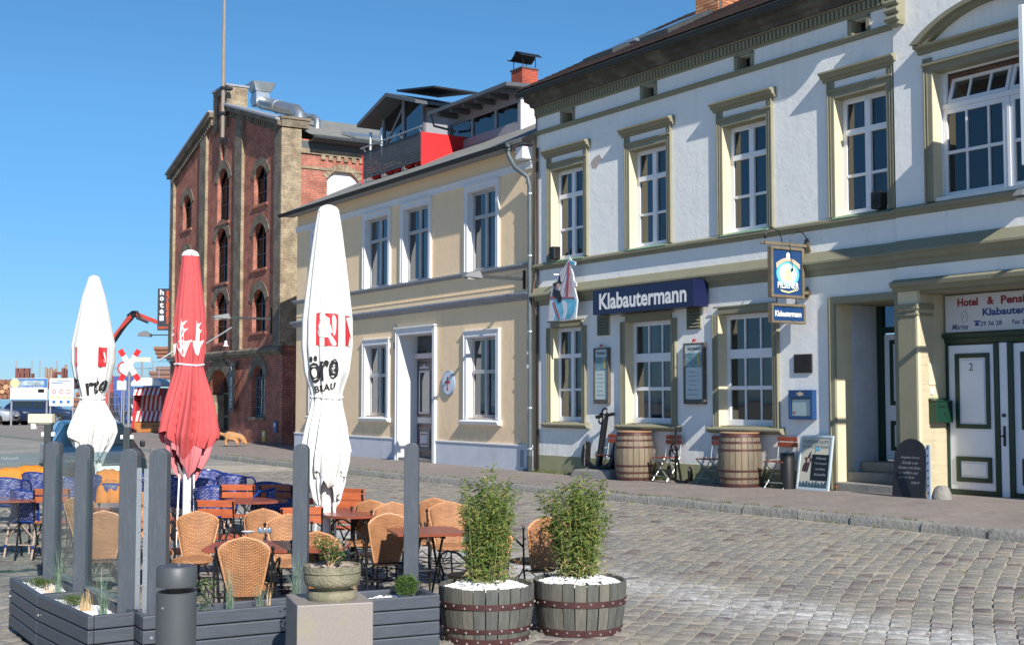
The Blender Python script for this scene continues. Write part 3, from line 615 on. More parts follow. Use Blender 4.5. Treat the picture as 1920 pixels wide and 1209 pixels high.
for r_ in range(19):
    z = 9.87 + r_*.075
    if r_ > 15: ex = .02
    else: ex = 0
    x = 3.12
    if r_ % 2: put_brick(x, 2.004-ex, z, 0, .11); x += .12
    while x < 3.92-.2: put_brick(x, 2.004-ex, z, 0, .23); x += .24
    if x < 3.92-.1: put_brick(x, 2.004-ex, z, 0, .11)
    y = 2.02
    if not r_ % 2: put_brick(3.916+ex+.02, y, z, R(90), .11); y += .12
    while y < 2.78-.2: put_brick(3.916+ex+.02, y, z, R(90), .23); y += .24
MB().box(3.06, 3.98, 1.95, 2.85, 9.3, 9.86).build('flashing', M['gutter'], hot)
# attic vents: olive jambs and a dark hole
for a_, b_ in AT:
    q = MB(); q.box(a_-.09, a_, -.03, 0, 7.745, 8.0); q.box(b_, b_+.07, -.03, 0, 7.745, 8.0); q.box(a_-.09, b_+.07, -.03, 0, 7.97+.0, 8.02)
    v = q.build('attic_vent', M['olive'], hot); MB().quad((a_, .21, 7.67), (b_, .21, 7.67), (b_, .21, 7.97), (a_, .21, 7.97)).build('opening', M['black'], v, fix=False)
    MB().box(a_+.001, a_+.015, .0, .2, 7.675, 7.968).build('reveal', M['olive'], v)
# upper windows with surround, frieze and hood
def surround(x0, x1, z0, z1, y, w=.145, head=True, top=None):
    q = MB(); zt = top or z1
    for s in (0, 1):
        a, b = (x0-w, x0-.001) if s == 0 else (x1+.001, x1+w)
        q.box(a, b, y-.045, y, z0, zt)
        e = a if s == 0 else b-.03
        q.box(e, e+.03, y-.062, y-.045, z0, zt)
        e = a+.06 if s == 0 else b-.085; q.box(e, e+.02, y-.055, y-.045, z0, zt)
    q.box(x0-.001, x1+.001, y-.045, y, z1+.001, z1+w); q.box(x0-w+.03, x1+w-.03, y-.06, y-.045, z1+w-.03, z1+w)
    o = q.build('window_surround', M['olive'], hot, bevel=.004)
    MB().box(x0, x0+.006, y-.04, y+.165, z0, z1-.001).build('reveal', M['cream'], o); MB().box(x1-.006, x1, y-.04, y+.165, z0, z1-.001).build('reveal', M['cream'], o)
    MB().box(x0+.006, x1-.006, y-.03, y+.165, z1-.006, z1).build('reveal', M['olive'], o)
    return o
for i, (x0, x1) in enumerate(F1):
    y = 0; so_ = surround(x0, x1, 4.745, 6.74, 0, top=7.05)
    q = MB(); q.sweep([(0, 7.04), (.06, 7.05), (.07, 7.09), (.12, 7.10), (.14, 7.15), (.18, 7.165), (.18, 7.20), (0, 7.235)], x0-.23, x1+.23); q.sweep([(.044, 6.86), (.075, 6.875), (.075, 6.905), (.044, 6.915)], x0-.14, x1+.14)
    q.build('window_hood', M['olive'], hot, bevel=.003)
    MB().box(x0-.01, x1+.01, -.02, -.001, 6.916, 7.038).build('frieze_panel', M['plaster_white'], hot)
    c = (x0+x1)/2
    window(hot, x0+.006, x1-.006, 4.76, 6.735, .165, [(c, .12, .02)], [(6.16, .10, .025), (5.43, .05, .0)], M['upvc'], .085, curt=[2, 1, 1, 2][i])
# the wide arched-hood window of the bay
x0, x1 = ropen; surround(x0, x1, 4.745, 6.75, RB, .16, top=6.98)
c = (x0+x1)/2
def arc(r0, zc, hw, n=20, x=c):
    return [(x + hw*math.sin(-a0_+2*a0_*k/n)/math.sin(a0_), zc + (math.cos(-a0_+2*a0_*k/n)-math.cos(a0_))*hw/math.sin(a0_)) for k in range(n+1)]
a0_ = R(38)
def band(name, lo_hw, hi_hw, z_lo, z_hi, y0, y1, m):
    inn = arc(0, z_lo, lo_hw); out = arc(0, z_hi, hi_hw); q = MB(); n_ = len(inn)
    vs = [(x, y0, z) for x, z in inn] + [(x, y0, z) for x, z in out] + [(x, y1, z) for x, z in inn] + [(x, y1, z) for x, z in out]
    fs = [(i, i+1, n_+i+1, n_+i) for i in range(n_-1)] + [(n_+i, n_+i+1, 3*n_+i+1, 3*n_+i) for i in range(n_-1)] + [(i, i+1, 2*n_+i+1, 2*n_+i) for i in range(n_-1)]
    fs += [(0, n_, 3*n_, 2*n_), (n_-1, 2*n_-1, 4*n_-1, 3*n_-1)]
    q.add(vs, fs); return q.build(name, m, hot, smooth=True, ang=30)
band('arched_hood', 1.22, 1.36, 7.17, 7.185, RB-.14, RB, M['olive']); band('arched_hood', 1.30, 1.44, 7.185, 7.20, RB-.22, RB, M['olive'])
q = MB(); o_ = -RB; q.sweep([(o_, 7.06), (o_+.05, 7.07), (o_+.06, 7.12), (o_+.16, 7.14), (o_+.17, 7.18), (o_, 7.22)], c-1.42, c+1.42); q.sweep([(o_+.044, 6.84), (o_+.09, 6.855), (o_+.09, 6.89), (o_+.044, 6.90)], c-1.33, c+1.33); q.build('window_hood', M['olive'], hot, bevel=.003)
MB().box(x0-.02, x1+.02, RB-.02, RB-.001, 6.90, 7.06).build('frieze_panel', M['plaster_white'], hot)
wy = RB+.2
window(hot, x0+.006, c-.03, 4.80, 6.18, wy, [(x0+.04+(c-x0)*k/3, .035, 0) for k in (1, 2)], [(5.50, .05, 0)], M['upvc'], .075, curt=0)
window(hot, c+.03, x1-.006, 4.80, 6.18, wy, [(c+.03+(c-x0)*k/3, .035, 0) for k in (1, 2)], [(5.50, .05, 0)], M['upvc'], .075, curt=0)
MB().box(x0+.006, x1-.006, wy-.02, wy+.07, 6.181, 6.26).box(c-.028, c+.028, wy-.01, wy+.06, 4.80, 6.18).box(x0+.006, x0+.07, wy, wy+.06, 6.262, 6.745).box(x1-.07, x1-.006, wy, wy+.06, 6.262, 6.745).build('window_frame', M['upvc'], hot, bevel=.004)
q = MB().quad((x0, wy+.6, 6.26), (x1, wy+.6, 6.26), (x1, wy+.6, 6.75), (x0, wy+.6, 6.75)); q.build('interior', M['room'], hot, fix=False)
# tilted-open top lights
e_ = bpy.data.objects.new('open_top_light', None)
for (a, b) in ((x0+.08, c-.01), (c+.01, x1-.08)):
    q = MB(); L_ = .42; n3 = 3; tilt = Matrix.Translation((0, wy+.01, 6.27)) @ Matrix.Rotation(R(-18), 4, 'X'); q.T = tilt
    q.box(a, b, 0, .05, 0, .06).box(a, b, 0, .05, L_-.05, L_).box(a, a+.06, 0, .05, .06, L_-.05).box(b-.06, b, 0, .05, .06, L_-.05)
    for k in (1, 2): xx = a+(b-a)*k/3; q.box(xx-.018, xx+.018, .005, .045, .06, L_-.05)
    o = q.build('open_top_light', M['upvc'], hot, bevel=.003)
    for k in range(3):
        u0 = a+.06 if k == 0 else a+(b-a)*k/3+.018; u1 = b-.06 if k == 2 else a+(b-a)*(k+1)/3-.018
        p_ = MB(); p_.T = tilt; p_.quad((u0, .025, .06), (u1, .025, .06), (u1, .025, L_-.05), (u0, .025, L_-.05)); p_.build('pane', M['glass'], o, fix=False)
# ground-floor windows
for i, (x0, x1) in enumerate(G1):
    surround(x0, x1, 1.20, 3.28, 0)
    MB().sweep([(0, 1.10), (.09, 1.115), (.12, 1.15), (.14, 1.16), (.14, 1.19), (0, 1.235)], x0-.26, x1+.26).build('window_sill', M['olive'], hot, bevel=.004)
    MB().box(x0+.001, x1-.001, -.0, .16, 1.22, 1.246).build('inner_sill', M['olive'], hot)
    c = (x0+x1)/2
    if i == 0: window(hot, x0+.006, x1-.006, 1.246, 3.275, .165, [(c, .11, .02)], [(2.66, .09, .02), (1.93, .05, 0)], M['upvc'], .085, curt=1)
    else:
        w_ = (x1-x0-.17)/3
        window(hot, x0+.006, x1-.006, 1.246, 3.275, .165, [(x0+.085+w_*k, .035, 0) for k in (1, 2)], [(2.55, .17, .015), (1.93, .07, .005)], M['upvc'], .09, curt=[0, 1, 0][i])
# plinth
MB().box(0.02, 8.60, -.012, 0, 0, .50).build('plinth', mat('olive_plinth', (.30, .30, .17), .85, var=.12, scale=2, stain=(.16, .17, .12), stain_amt=.7), hot)
# bare patch where the plaster fell away
MB().prism([FW.hit(980+.4137*x, .4137*y) for x, y in ((308, 740), (315, 762), (333, 765), (350, 735), (362, 722), (348, 700), (330, 712), (318, 722))], -.003, .0).build('plaster_patch', mat('bare_render', (.42, .38, .35), .95, bump=.5), hot)
# left entrance recess: steps, side walls, panelled door
D = 1.02
MB().box(8.70, 8.72, 0, .40, .1, 3.3).build('reveal', M['cream'], hot)
MB().box(8.70, 8.72, .40, D+.1, .1, 3.3).build('side_wall', M['plinth_blue'], hot)
MB().quad((10.0, 0, .1), (10.0, D, .1), (10.0, D, 3.3), (10.0, 0, 3.3)).build('side_wall', M['cream'], hot, fix=False)
MB().quad((8.7, 0, 3.3), (10.02, 0, 3.3), (10.02, D+.1, 3.3), (8.7, D+.1, 3.3)).build('ceiling', M['olive'], hot, fix=False)
stone = mat('worn_step_stone', (.24, .23, .21), .8, var=.2, scale=5, bump=.4)
for k in range(3): MB().box(8.73, 9.99, -.06+.30*k, D+.2, .0 if k == 0 else .2+.16*k, .36+.16*k).build('step', stone, hot, bevel=.015, seg=2)
def panel_door(x0, x1, z0, z1, y, panels, parent, name='door', body='door_white', trim='green_door', edge=.0):
    d = MB().box(x0, x1, y, y+.06, z0, z1).build(name, M[body], parent, bevel=.003)
    for (a, b, c_, e) in panels:
        q = MB(); w = .07
        q.box(a, a+w, y-.022, y, c_, e).box(b-w, b, y-.022, y, c_, e).box(a+w, b-w, y-.022, y, c_, c_+w).box(a+w, b-w, y-.022, y, e-w, e)
        q.build('panel_moulding', M[trim], d, bevel=.006, seg=2)
        MB().box(a+w+.03, b-w-.03, y-.012, y, c_+w+.03, e-w-.03).build('raised_panel', M[body], d, bevel=.008)
    return d
panel_door(8.84, 9.88, .70, 2.82, D+.05, [(8.96, 9.76, 1.62, 2.72), (8.96, 9.76, .86, 1.36)], hot)
q = MB().box(8.72, 8.83, D, D+.1, .68, 3.3).box(9.89, 10.0, D, D+.1, .68, 3.3).box(8.83, 9.89, D-.03, D+.1, 2.84, 2.94); q.build('door_frame', M['green_door'], hot)
MB().box(8.83, 9.89, D+.06, D+.08, 2.94, 3.3).build('fanlight', M['glass'], hot); MB().quad((8.7, D+.5, .5), (10.05, D+.5, .5), (10.05, D+.5, 3.4), (8.7, D+.5, 3.4)).build('interior', M['room'], hot, fix=False)
# main double entrance
DY = .60
MB().quad((10.45, .0, 0), (10.45, DY, 0), (10.45, DY, 3.4), (10.45, .0, 3.4)).build('reveal', M['cream'], hot, fix=False)
def pdoor2(x0, x1, swap=False):
    w = x1-x0; return panel_door(x0, x1, .33, 2.56, DY, [(x0+.15*w, x1-.10*w, 1.27, 2.43), (x0+.14*w, x1-.09*w, .45, .84)], hot, 'double_door')
d1 = pdoor2(10.50, 11.33); d2 = pdoor2(11.66, 12.49)
text('2', .075, .12, 'door_number', M['green_door'], d1, (10.92, DY-.016, 2.22))
q = MB().box(10.45, 10.50, DY-.02, DY+.05, .2, 2.58).box(11.33, 11.42, DY-.035, DY+.05, .25, 2.58).box(11.57, 11.66, DY-.035, DY+.05, .25, 2.58).box(12.49, 12.58, DY-.035, DY+.05, .25, 2.58).box(10.5, 11.33, DY-.02, DY+.05, .2, .33).box(11.66, 12.49, DY-.02, DY+.05, .2, .33)
q.build('door_stile', M['green_door'], hot, bevel=.006)
MB().box(11.42, 11.57, DY-.02, DY+.05, .2, 2.58).build('middle_post', M['door_white'], hot, bevel=.01)
q = MB(); q.sweep([(-DY, 2.585), (-DY+.03, 2.59), (-DY+.05, 2.66), (-DY+.10, 2.68), (-DY+.11, 2.74), (-DY, 2.745)], 10.46, 13.6); q.build('door_lintel', M['green_door'], hot)
q = MB().box(11.475, 11.515, DY-.03, DY-.02, 1.02, 1.32); q.tube([(11.495, DY-.03, 1.17), (11.495, DY-.08, 1.17), (11.42, DY-.085, 1.165)], .011, 8); q.lathe([(.02, 0), (.02, .012), (0, .014)], (0, 0, 0), 12) if False else None
q.build('door_handle', M['black'], hot); MB().tube([(11.495, DY-.045, 1.48), (11.495, DY-.02, 1.48)], .028, 12).build('door_lock', M['gutter'], hot)
MB().box(10.46, 13.6, -.05, DY+.1, .0, .22).build('threshold', stone, hot, bevel=.01)
MB().quad((10.45, DY+.07, .1), (13.6, DY+.07, .1), (13.6, DY+.07, 3.4), (10.45, DY+.07, 3.4)).build('back_wall', M['olive'], hot, fix=False)
pd = MB().box(10.449, 10.462, .16, .36, 1.95, 2.28).build('service_hatch', M['cream'], hot)
MB().box(10.45, 10.47, .2, .28, 1.80, 1.90).build('bell_push', M['white'], hot)
# louvred vents in the wall
for vx0, vx1 in ((2.26, 2.65), (5.05, 5.44)):
    v = MB().box(vx0, vx0+.02, -.03, 0, 3.04, 3.46).box(vx1-.02, vx1, -.03, 0, 3.04, 3.46).box(vx0, vx1, -.028, 0, 3.04, 3.06).box(vx0, vx1, -.028, 0, 3.44, 3.46).build('louvre_vent', M['olive'], hot)
    MB().quad((vx0+.02, -.002, 3.06), (vx1-.02, -.002, 3.06), (vx1-.02, -.002, 3.44), (vx0+.02, -.002, 3.44)).build('backing', M['black'], v, fix=False)
    for k in range(6): q = MB(); z = 3.075+k*.062; q.add([(vx0+.02, -.045, z), (vx1-.02, -.045, z), (vx1-.02, -.003, z+.05), (vx0+.02, -.003, z+.05), (vx0+.02, -.045, z+.006), (vx1-.02, -.045, z+.006), (vx1-.02, -.003, z+.056), (vx0+.02, -.003, z+.056)], [(0,1,2,3),(4,5,6,7),(0,1,5,4),(2,3,7,6),(0,3,7,4),(1,2,6,5)]); q.build('slat', M['olive'], v)
# ------------------------------------------------------------------ things hung on the hotel front
def hw(x, y, z): return FW.w(x, y, z)
def hthing(name, label, cat, x, y, z, group=None): return thing(name, label, cat, hw(x, y, z), FW.yaw, group)
# fascia box sign
s = hthing('fascia_sign', 'long navy box sign with white letters above the middle ground-floor window', 'sign', 2.60, -.40, 3.44)
MB().box(0, 3.08, 0, .36, 0, .50).build('sign_box', M['navy'], s, bevel=.006); text('Klabautermann', 2.66, .33, 'lettering', M['white'], s, (1.55, -.004, .255), bold=.028)
MB().box(.3, .34, .36, .44, .1, .4).box(2.7, 2.74, .36, .44, .1, .4).build('bracket', M['black'], s)
# ship-shaped board
s = hthing('ship_sign', 'cut-out board of a sailing ship with a black-hatted sailor, fixed over the leftmost ground-floor window', 'sign', 0, -.28, 0)
def sp(pts): return [FW.hit(1020+x*.1157, 480+y*.1157, -.28) for x, y in pts]
ship_bg = mat('ship_board_paper', (.56, .60, .66), .6, var=.1, scale=9); blue = mat('ship_blue', (.12, .42, .60), .6, var=.35, scale=5); mred = mat('mast_red', (.32, .09, .11), .6)
MB().prism(sp([(45,1050),(100,650),(150,440),(190,400),(260,270),(330,180),(400,60),(410,20),(440,70),(510,100),(500,150),(430,170),(470,300),(480,400),(520,440),(520,490),(490,500),(540,720),(510,1020),(320,1050)]), 0, .03).build('board', ship_bg, s)
MB().prism(sp([(170,1030),(200,900),(165,730),(170,695),(515,690),(525,760),(500,900),(440,1000),(420,1015)]), -.006, -.001).build('hull', blue, s)
MB().prism(sp([(300,1020),(320,900),(290,740),(330,720),(370,760),(380,900),(340,1020)]), -.009, -.007).build('hull_shine', ship_bg, s)
MB().prism(sp([(360,650),(395,100),(415,100),(400,655)]), -.010, -.004).prism(sp([(100,660),(105,690),(500,690),(500,665)]), -.012, -.011).prism(sp([(150,740),(235,1020),(270,1020),(175,740)]), -.012, -.007).build('mast', mred, s)
MB().prism(sp([(410,95),(440,75),(505,105),(490,145),(430,130)]), -.009, -.003).build('pennant', blue, s)
MB().prism(sp([(145,450),(235,420),(265,270),(275,400),(305,440),(270,460),(235,440),(190,480),(180,540),(260,560),(300,690),(280,750),(240,750),(215,680),(155,650),(155,560),(175,500)]), -.016, -.013).build('sailor', M['black'], s)
MB().prism(sp([(218,450),(250,440),(268,480),(250,530),(222,500)]), -.020, -.017).build('face', mat('painted_skin', (.55, .33, .28), .6), s)
for k, (a, b) in enumerate((((120, 650), (395, 110)), ((250, 640), (400, 150)), ((330, 640), (405, 200)), ((480, 640), (420, 180)), ((440, 650), (415, 260)), ((95, 720), (75, 1040)), ((300, 560), (385, 490)))):
    p_ = sp([a, (a[0]+6, a[1]), (b[0]+6, b[1]), b]); MB().prism(p_, -.0112-.0002*k, -.0104-.0002*k).build('rigging', mred, s)
q = MB()
for z in (3.55, 4.0, 4.4): q.box(1.0, 1.03, .03, .28, z, z+.03)
q.build('bracket', M['trim_white'], s)
# hanging pub sign, at right angles to the wall
XS = 8.12
s = hthing('pub_sign', 'blue hanging beer sign with a pale round ship picture, jutting from the wall', 'sign', XS, 0, 0)
def side_board(par, y0, y1, z0, z1, bw, frame, face, th=.05):
    q = MB(); q.box(-th, th, y0, y0+bw, z0, z1).box(-th, th, y1-bw, y1, z0, z1).box(-th, th, y0+bw, y1-bw, z0, z0+bw).box(-th, th, y0+bw, y1-bw, z1-bw, z1)
    f = q.build('frame', frame, par, bevel=.006); MB().box(-th*.5, th*.5, y0+bw, y1-bw, z0+bw, z1-bw).build('board', face, par); return f
dkwood = mat('weathered_dark_wood', (.16, .13, .085), .7, var=.3, scale=6, bump=.3)
psb = mat('pub_blue', (.01, .05, .16), .4)
side_board(s, -.90, -.12, 3.42, 4.28, .05, dkwood, psb)
q = MB(); q.bar((0, -1.02, 4.33), (0, 0, 4.33), .05, .05); q.lathe([(0, 0), (.03, .02), (.02, .05), (0, .08)], (0, -1.06, 4.29), 8); q.prism([(-.1, 4.25), (0, 4.15), (.1, 4.25), (.02, 4.45), (-.02, 4.45)], -.03, 0); q.build('bracket_beam', dkwood, s); q = MB(); q.box(-.05, .05, -.12, 0, 3.50, 3.55); q.prism([(-.08, 3.52), (0, 3.42), (.08, 3.52), (0, 3.64)], -.03, 0); q.build('wall_bracket', dkwood, s)
FX = .027; ry = (R(90), 0, R(90))
def disc(par, name, cy, cz, ry_, rz_, m, x, n=28):
    vs = [(x, cy+ry_*math.cos(2*math.pi*k/n), cz+rz_*math.sin(2*math.pi*k/n)) for k in range(n)]; return MB().add(vs, [tuple(range(n))]).build(name, m, par, fix=False)
def yprism(par, name, pts, m, x0, x1): # pts (y,z) on a board at right angles to the wall
    q = MB(); n = len(pts); t = tessellate_polygon([[Vector((a, b, 0)) for a, b in pts]])
    q.add([(x0, a, b) for a, b in pts]+[(x1, a, b) for a, b in pts], [tuple(a) for a in t]+[tuple(i+n for i in a) for a in t]+[(i, (i+1) % n, (i+1) % n+n, i+n) for i in range(n)]); return q.build(name, m, par)
disc(s, 'roundel', -.50, 3.83, .27, .22, mat('roundel_edge', (.12, .50, .66), .4), FX+.002); disc(s, 'roundel_glow', -.50, 3.83, .21, .17, mat('roundel_pale', (.55, .78, .85), .4), FX+.004)
yl = mat('old_gold', (.58, .60, .36), .5)
yprism(s, 'ship', [(-.58, 3.72), (-.42, 3.72), (-.39, 3.77), (-.44, 3.78), (-.42, 3.86), (-.47, 3.87), (-.47, 3.94), (-.53, 3.93), (-.57, 3.86), (-.56, 3.79), (-.61, 3.77)], yl, FX+.005, FX+.008)
rib = mat('ribbon_tan', (.55, .45, .33), .5)
n_ = 12; top = [(-.78+.56*k/n_, 4.00+.10*math.sin(math.pi*k/n_)) for k in range(n_+1)]; bot = [(-.78+.56*k/n_, 3.91+.13*math.sin(math.pi*k/n_)) for k in range(n_, -1, -1)]
yprism(s, 'ribbon', top+bot, rib, FX+.009, FX+.012); disc(s, 'beer_foam', -.50, 4.13, .045, .06, M['white'], FX+.013)
n_ = 10; top = [(-.73+.46*k/n_, 3.70-.015*math.sin(math.pi*k/n_)-.0*k) for k in range(n_+1)]; bot = [(-.73+.46*k/n_, 3.58-.03*math.sin(math.pi*k/n_)+.006*k) for k in range(n_, -1, -1)]
text('PILSENER', .50, .11, 'lettering', M['white'], s, (FX+.010, -.50, 3.635), rot=ry, bold=.02)
yprism(s, 'underline', [(-.70, 3.56), (-.5, 3.53), (-.28, 3.58), (-.28, 3.555), (-.5, 3.50), (-.66, 3.52)], yl, FX+.009, FX+.012)
q = MB()
for (a, cy) in ((-1, -.62), (1, -.42)):
    pts = [(.02, cy, 4.35)]
    for k in range(1, 11): t = k/10*math.pi*.85; pts.append((.02+.0*a, cy+a*(.33*(1-math.cos(t))/1.6), 4.35+.22*math.sin(t)))
    q.tube(pts, .009, 6); e = pts[-1]; q.lathe([(.012, .03), (.03, 0), (.025, -.03), (0, -.035)], (e[0], e[1], e[2]-.02), 10)
q.tube([(FX+.02, -.47, 4.33), (FX+.05, -.46, 4.15), (FX+.04, -.43, 3.93)], .007, 6); q.lathe([(0, .0), (.022, -.02), (.0, -.07)], (FX+.04, -.43, 3.93), 8)
q.build('gooseneck_lamp', M['iron'], s)
s2 = hthing('pub_name_sign', 'small blue name plate hung beneath the blue beer sign', 'sign', XS, 0, 0)
side_board(s2, -.90, -.10, 2.99, 3.32, .045, dkwood, psb); text('Klabautermann', .62, .10, 'lettering', M['white'], s2, (FX+.003, -.50, 3.155), rot=ry, bold=.03)
MB().tube([(0, -.74, 3.32), (0, -.74, 3.43)], .012, 6).tube([(0, -.28, 3.32), (0, -.28, 3.43)], .012, 6).build('hanger', M['iron'], s2)
# menu boards
alu = mat('brushed_frame', (.09, .075, .06), .5, var=.3)
paper = mat('menu_paper', (.50, .60, .60), .5, var=.06, scale=8)
def menu_board(x0, x1, z0, z1, label):
    s = hthing('menu_board', label, 'menu board', x0, -.05, z0, 'menu boards either side of the middle window'); w = x1-x0; h = z1-z0
    MB().box(0, .045, -.03, .05, 0, h).box(w-.045, w, -.03, .05, 0, h).box(.045, w-.045, -.028, .05, 0, .09).box(.045, w-.045, -.02, .05, h-.03, h).build('frame', alu, s, bevel=.004)
    MB().box(.045, w-.045, -.012, .03, .09, h-.03).build('sheet', paper, s)
    text('Störtebeker', w*.62, .075, 'lettering', M['black'], s, (w/2, -.014, h-.10), bold=.01)
    MB().box(.05, w-.05, -.016, -.013, h-.46, h-.19).build('picture', mat('menu_picture', (.16, .30, .34), .5, var=.5, scale=14), s)
    MB().box(w*.68, w*.80, -.020, -.0165, h-.43, h-.21).build('bottle_print', mat('bottle_yellow', (.45, .38, .10), .5), s)
    for k, ln in enumerate(('Rostbratwurst', 'Matjesfilet', 'Hausplatte', 'Fischsuppe', 'Kutterteller', 'Seelachs')):
        text(ln, w*(.4+.06*(k % 3)), .036, 'chalk_line', mat('faded_ink', (.20, .30, .34), .6) if k == 0 else bpy.data.materials['faded_ink'], s, (w*.45, -.015, h-.54-.085*k))
    fr = M['red']; q = MB(); q.prism([(w/2-.03, h+.0), (w/2-.02, h+.07), (w/2+.07, h+.075), (w/2+.05, h+.045), (w/2+.09, h+.02), (w/2, h+.03)], -.03, -.02); q.build('flag_emblem', fr, s)
    return s
menu_board(2.19, 2.68, 1.63, 2.78, 'narrow framed menu board left of the middle window, above the tall anchor')
menu_board(5.00, 5.57, 1.63, 2.78, 'wide framed menu board between the middle and right ground-floor windows')
# plaque, show case, mailbox
s = hthing('plaque', 'small square dark bronze plaque on the wall right of the beer sign', 'plaque', 7.80, -.03, 2.17); MB().box(0, .41, 0, .03, 0, .32).build('plate', mat('bronze', (.035, .028, .025), .5, metal=.3, var=.2), s, bevel=.004)
q = MB()
for k in range(6): q.box(.05, .36, -.004, 0, .05+.04*k, .063+.04*k)
q.build('raised_line', bpy.data.materials['bronze'], s)
s = hthing('menu_case', 'blue glazed menu case with a white sheet on the wall beside the entrance recess', 'display case', 7.74, -.11, 1.38); w, h = .55, .50
bl = mat('case_blue', (.015, .06, .17), .4); MB().box(0, .05, 0, .11, 0, h).box(w-.05, w, 0, .11, 0, h).box(.05, w-.05, 0, .11, 0, .05).box(.05, w-.05, 0, .11, h-.14, h).box(.05, w-.05, .08, .11, .05, h-.14).build('case', bl, s, bevel=.005)
MB().box(.07, w-.07, .025, .078, .06, h-.16).build('sheet', mat('white_paper', (.68, .70, .74), .5, var=.04, scale=10), s); MB().box(.05, w-.05, .008, .011, .05, h-.14).build('glass', M['glass_clear'], s)
MB().prism([(w/2+.11*math.cos(a)*(1 if k % 2 else .45), h-.07+.045*math.sin(a)*(1 if k % 2 else .5)) for k, a in enumerate([2*math.pi*i/12 for i in range(12)])], -.006, -.001).build('emblem', rib, s)
MB().box(.10, .14, .020, .0245, .10, .13).build('red_spot', M['red'], s)
# post box on the sunlit reveal
s = hthing('post_box', 'dark green metal post box on the sunlit cream reveal left of door 2', 'post box', 10.462, .0, 1.36); q = MB(); q.box(0, .13, .16, .56, 0, .33); q.add([(0, .15, .33), (.15, .15, .33), (.15, .57, .33), (0, .57, .33), (0, .15, .38), (0, .57, .38)], [(0,1,4),(1,2,5,4),(2,3,5),(0,3,5,4),(0,1,2,3)])
gp = mat('post_green', (.006, .04, .022), .35); q.build('box', gp, s, bevel=.006); MB().box(.131, .137, .22, .50, .24, .26).box(.131, .14, .35, .37, .12, .15).build('slot', M['black'], s)
# speakers on the sills
def speaker(x, label, z=4.76, y=-.10):
    s = hthing('speaker', label, 'loudspeaker', x, y, z, 'loudspeakers on the upper sills'); MB().box(-.10, .10, -.08, .10, .0, .28).build('cabinet', M['black'], s, bevel=.02, seg=2)
    q = MB(); q.tube([(0, -.081, .10), (0, -.087, .10)], .07, 16); q.tube([(0, -.081, .21), (0, -.086, .21)], .03, 12); q.build('cone', M['iron'], s)
speaker(.83, 'black loudspeaker on the sill at the left corner of the leftmost upper hotel window'); speaker(9.76, 'black loudspeaker on the sill of the fourth upper window, beside the bay corner')
# hotel sign over the double door
s = hthing('hotel_sign', 'white board with red and blue lettering above the double door', 'sign', 10.50, .54, 2.76); W_, H_ = 2.9, .58
MB().box(0, W_, 0, .05, 0, H_).build('board', mat('cream_board', (.62, .63, .66), .5, var=.04), s, bevel=.003)
dr = mat('sign_dark_red', (.25, .012, .02), .5); db = mat('sign_blue', (.02, .05, .22), .5); lb = mat('crest_grey', (.35, .42, .46), .5)
text('Hotel', .37, .125, 'lettering', dr, s, (.42, -.004, .46), bold=.035); text('&', .12, .12, 'lettering', dr, s, (.83, -.004, .46), bold=.03); text('Pension', .62, .125, 'lettering', dr, s, (1.32, -.004, .46), bold=.035)
text('Klabautermann', 1.15, .115, 'lettering', db, s, (1.26, -.004, .29), bold=.03); text('29 36 28', .38, .07, 'lettering', db, s, (.83, -.004, .115), bold=.015); text('Marina', .30, .085, 'lettering', db, s, (.27, -.004, .085), bold=.01, shear=.4)
text('Fax 29 36 29', .5, .07, 'lettering', db, s, (1.45, -.004, .115), bold=.015)
q = MB(); q.prism([(.545, .085), (.62, .085), (.61, .125), (.595, .14), (.57, .14), (.555, .125)], -.006, -.001).prism([(.53, .145), (.635, .145), (.64, .165), (.525, .165)], -.006, -.001); q.build('telephone_symbol', db, s)
q = MB(); n_ = 20; ring = [(.36+.055*math.cos(2*math.pi*k/n_), .235+.085*math.sin(2*math.pi*k/n_)) for k in range(n_)]; q.tube([(x, -.004, z) for x, z in ring], .004, 5, closed=True); q.tube([(.37, -.004, .32), (.39, -.004, .36)], .004, 5); q.tube([(.335, -.004, .22), (.36, -.004, .25), (.385, -.004, .22)], .004, 5); q.build('crest', lb, s)
# banner sign at right angles at the far right edge
s = hthing('banner_sign', 'tall white board jutting from the wall at the right edge, by the wide window', 'sign', 13.02, 0, 4.88)
MB().box(-.04, .04, -1.02, -.12, 0, 2.20).build('board', mat('banner_white', (.66, .72, .78), .5), s, bevel=.01); MB().bar((0, -.15, 2.1), (0, 0.0, 2.1), .04, .04).bar((0, -.15, .1), (0, .0, .1), .04, .04).build('bracket', M['gutter'], s)
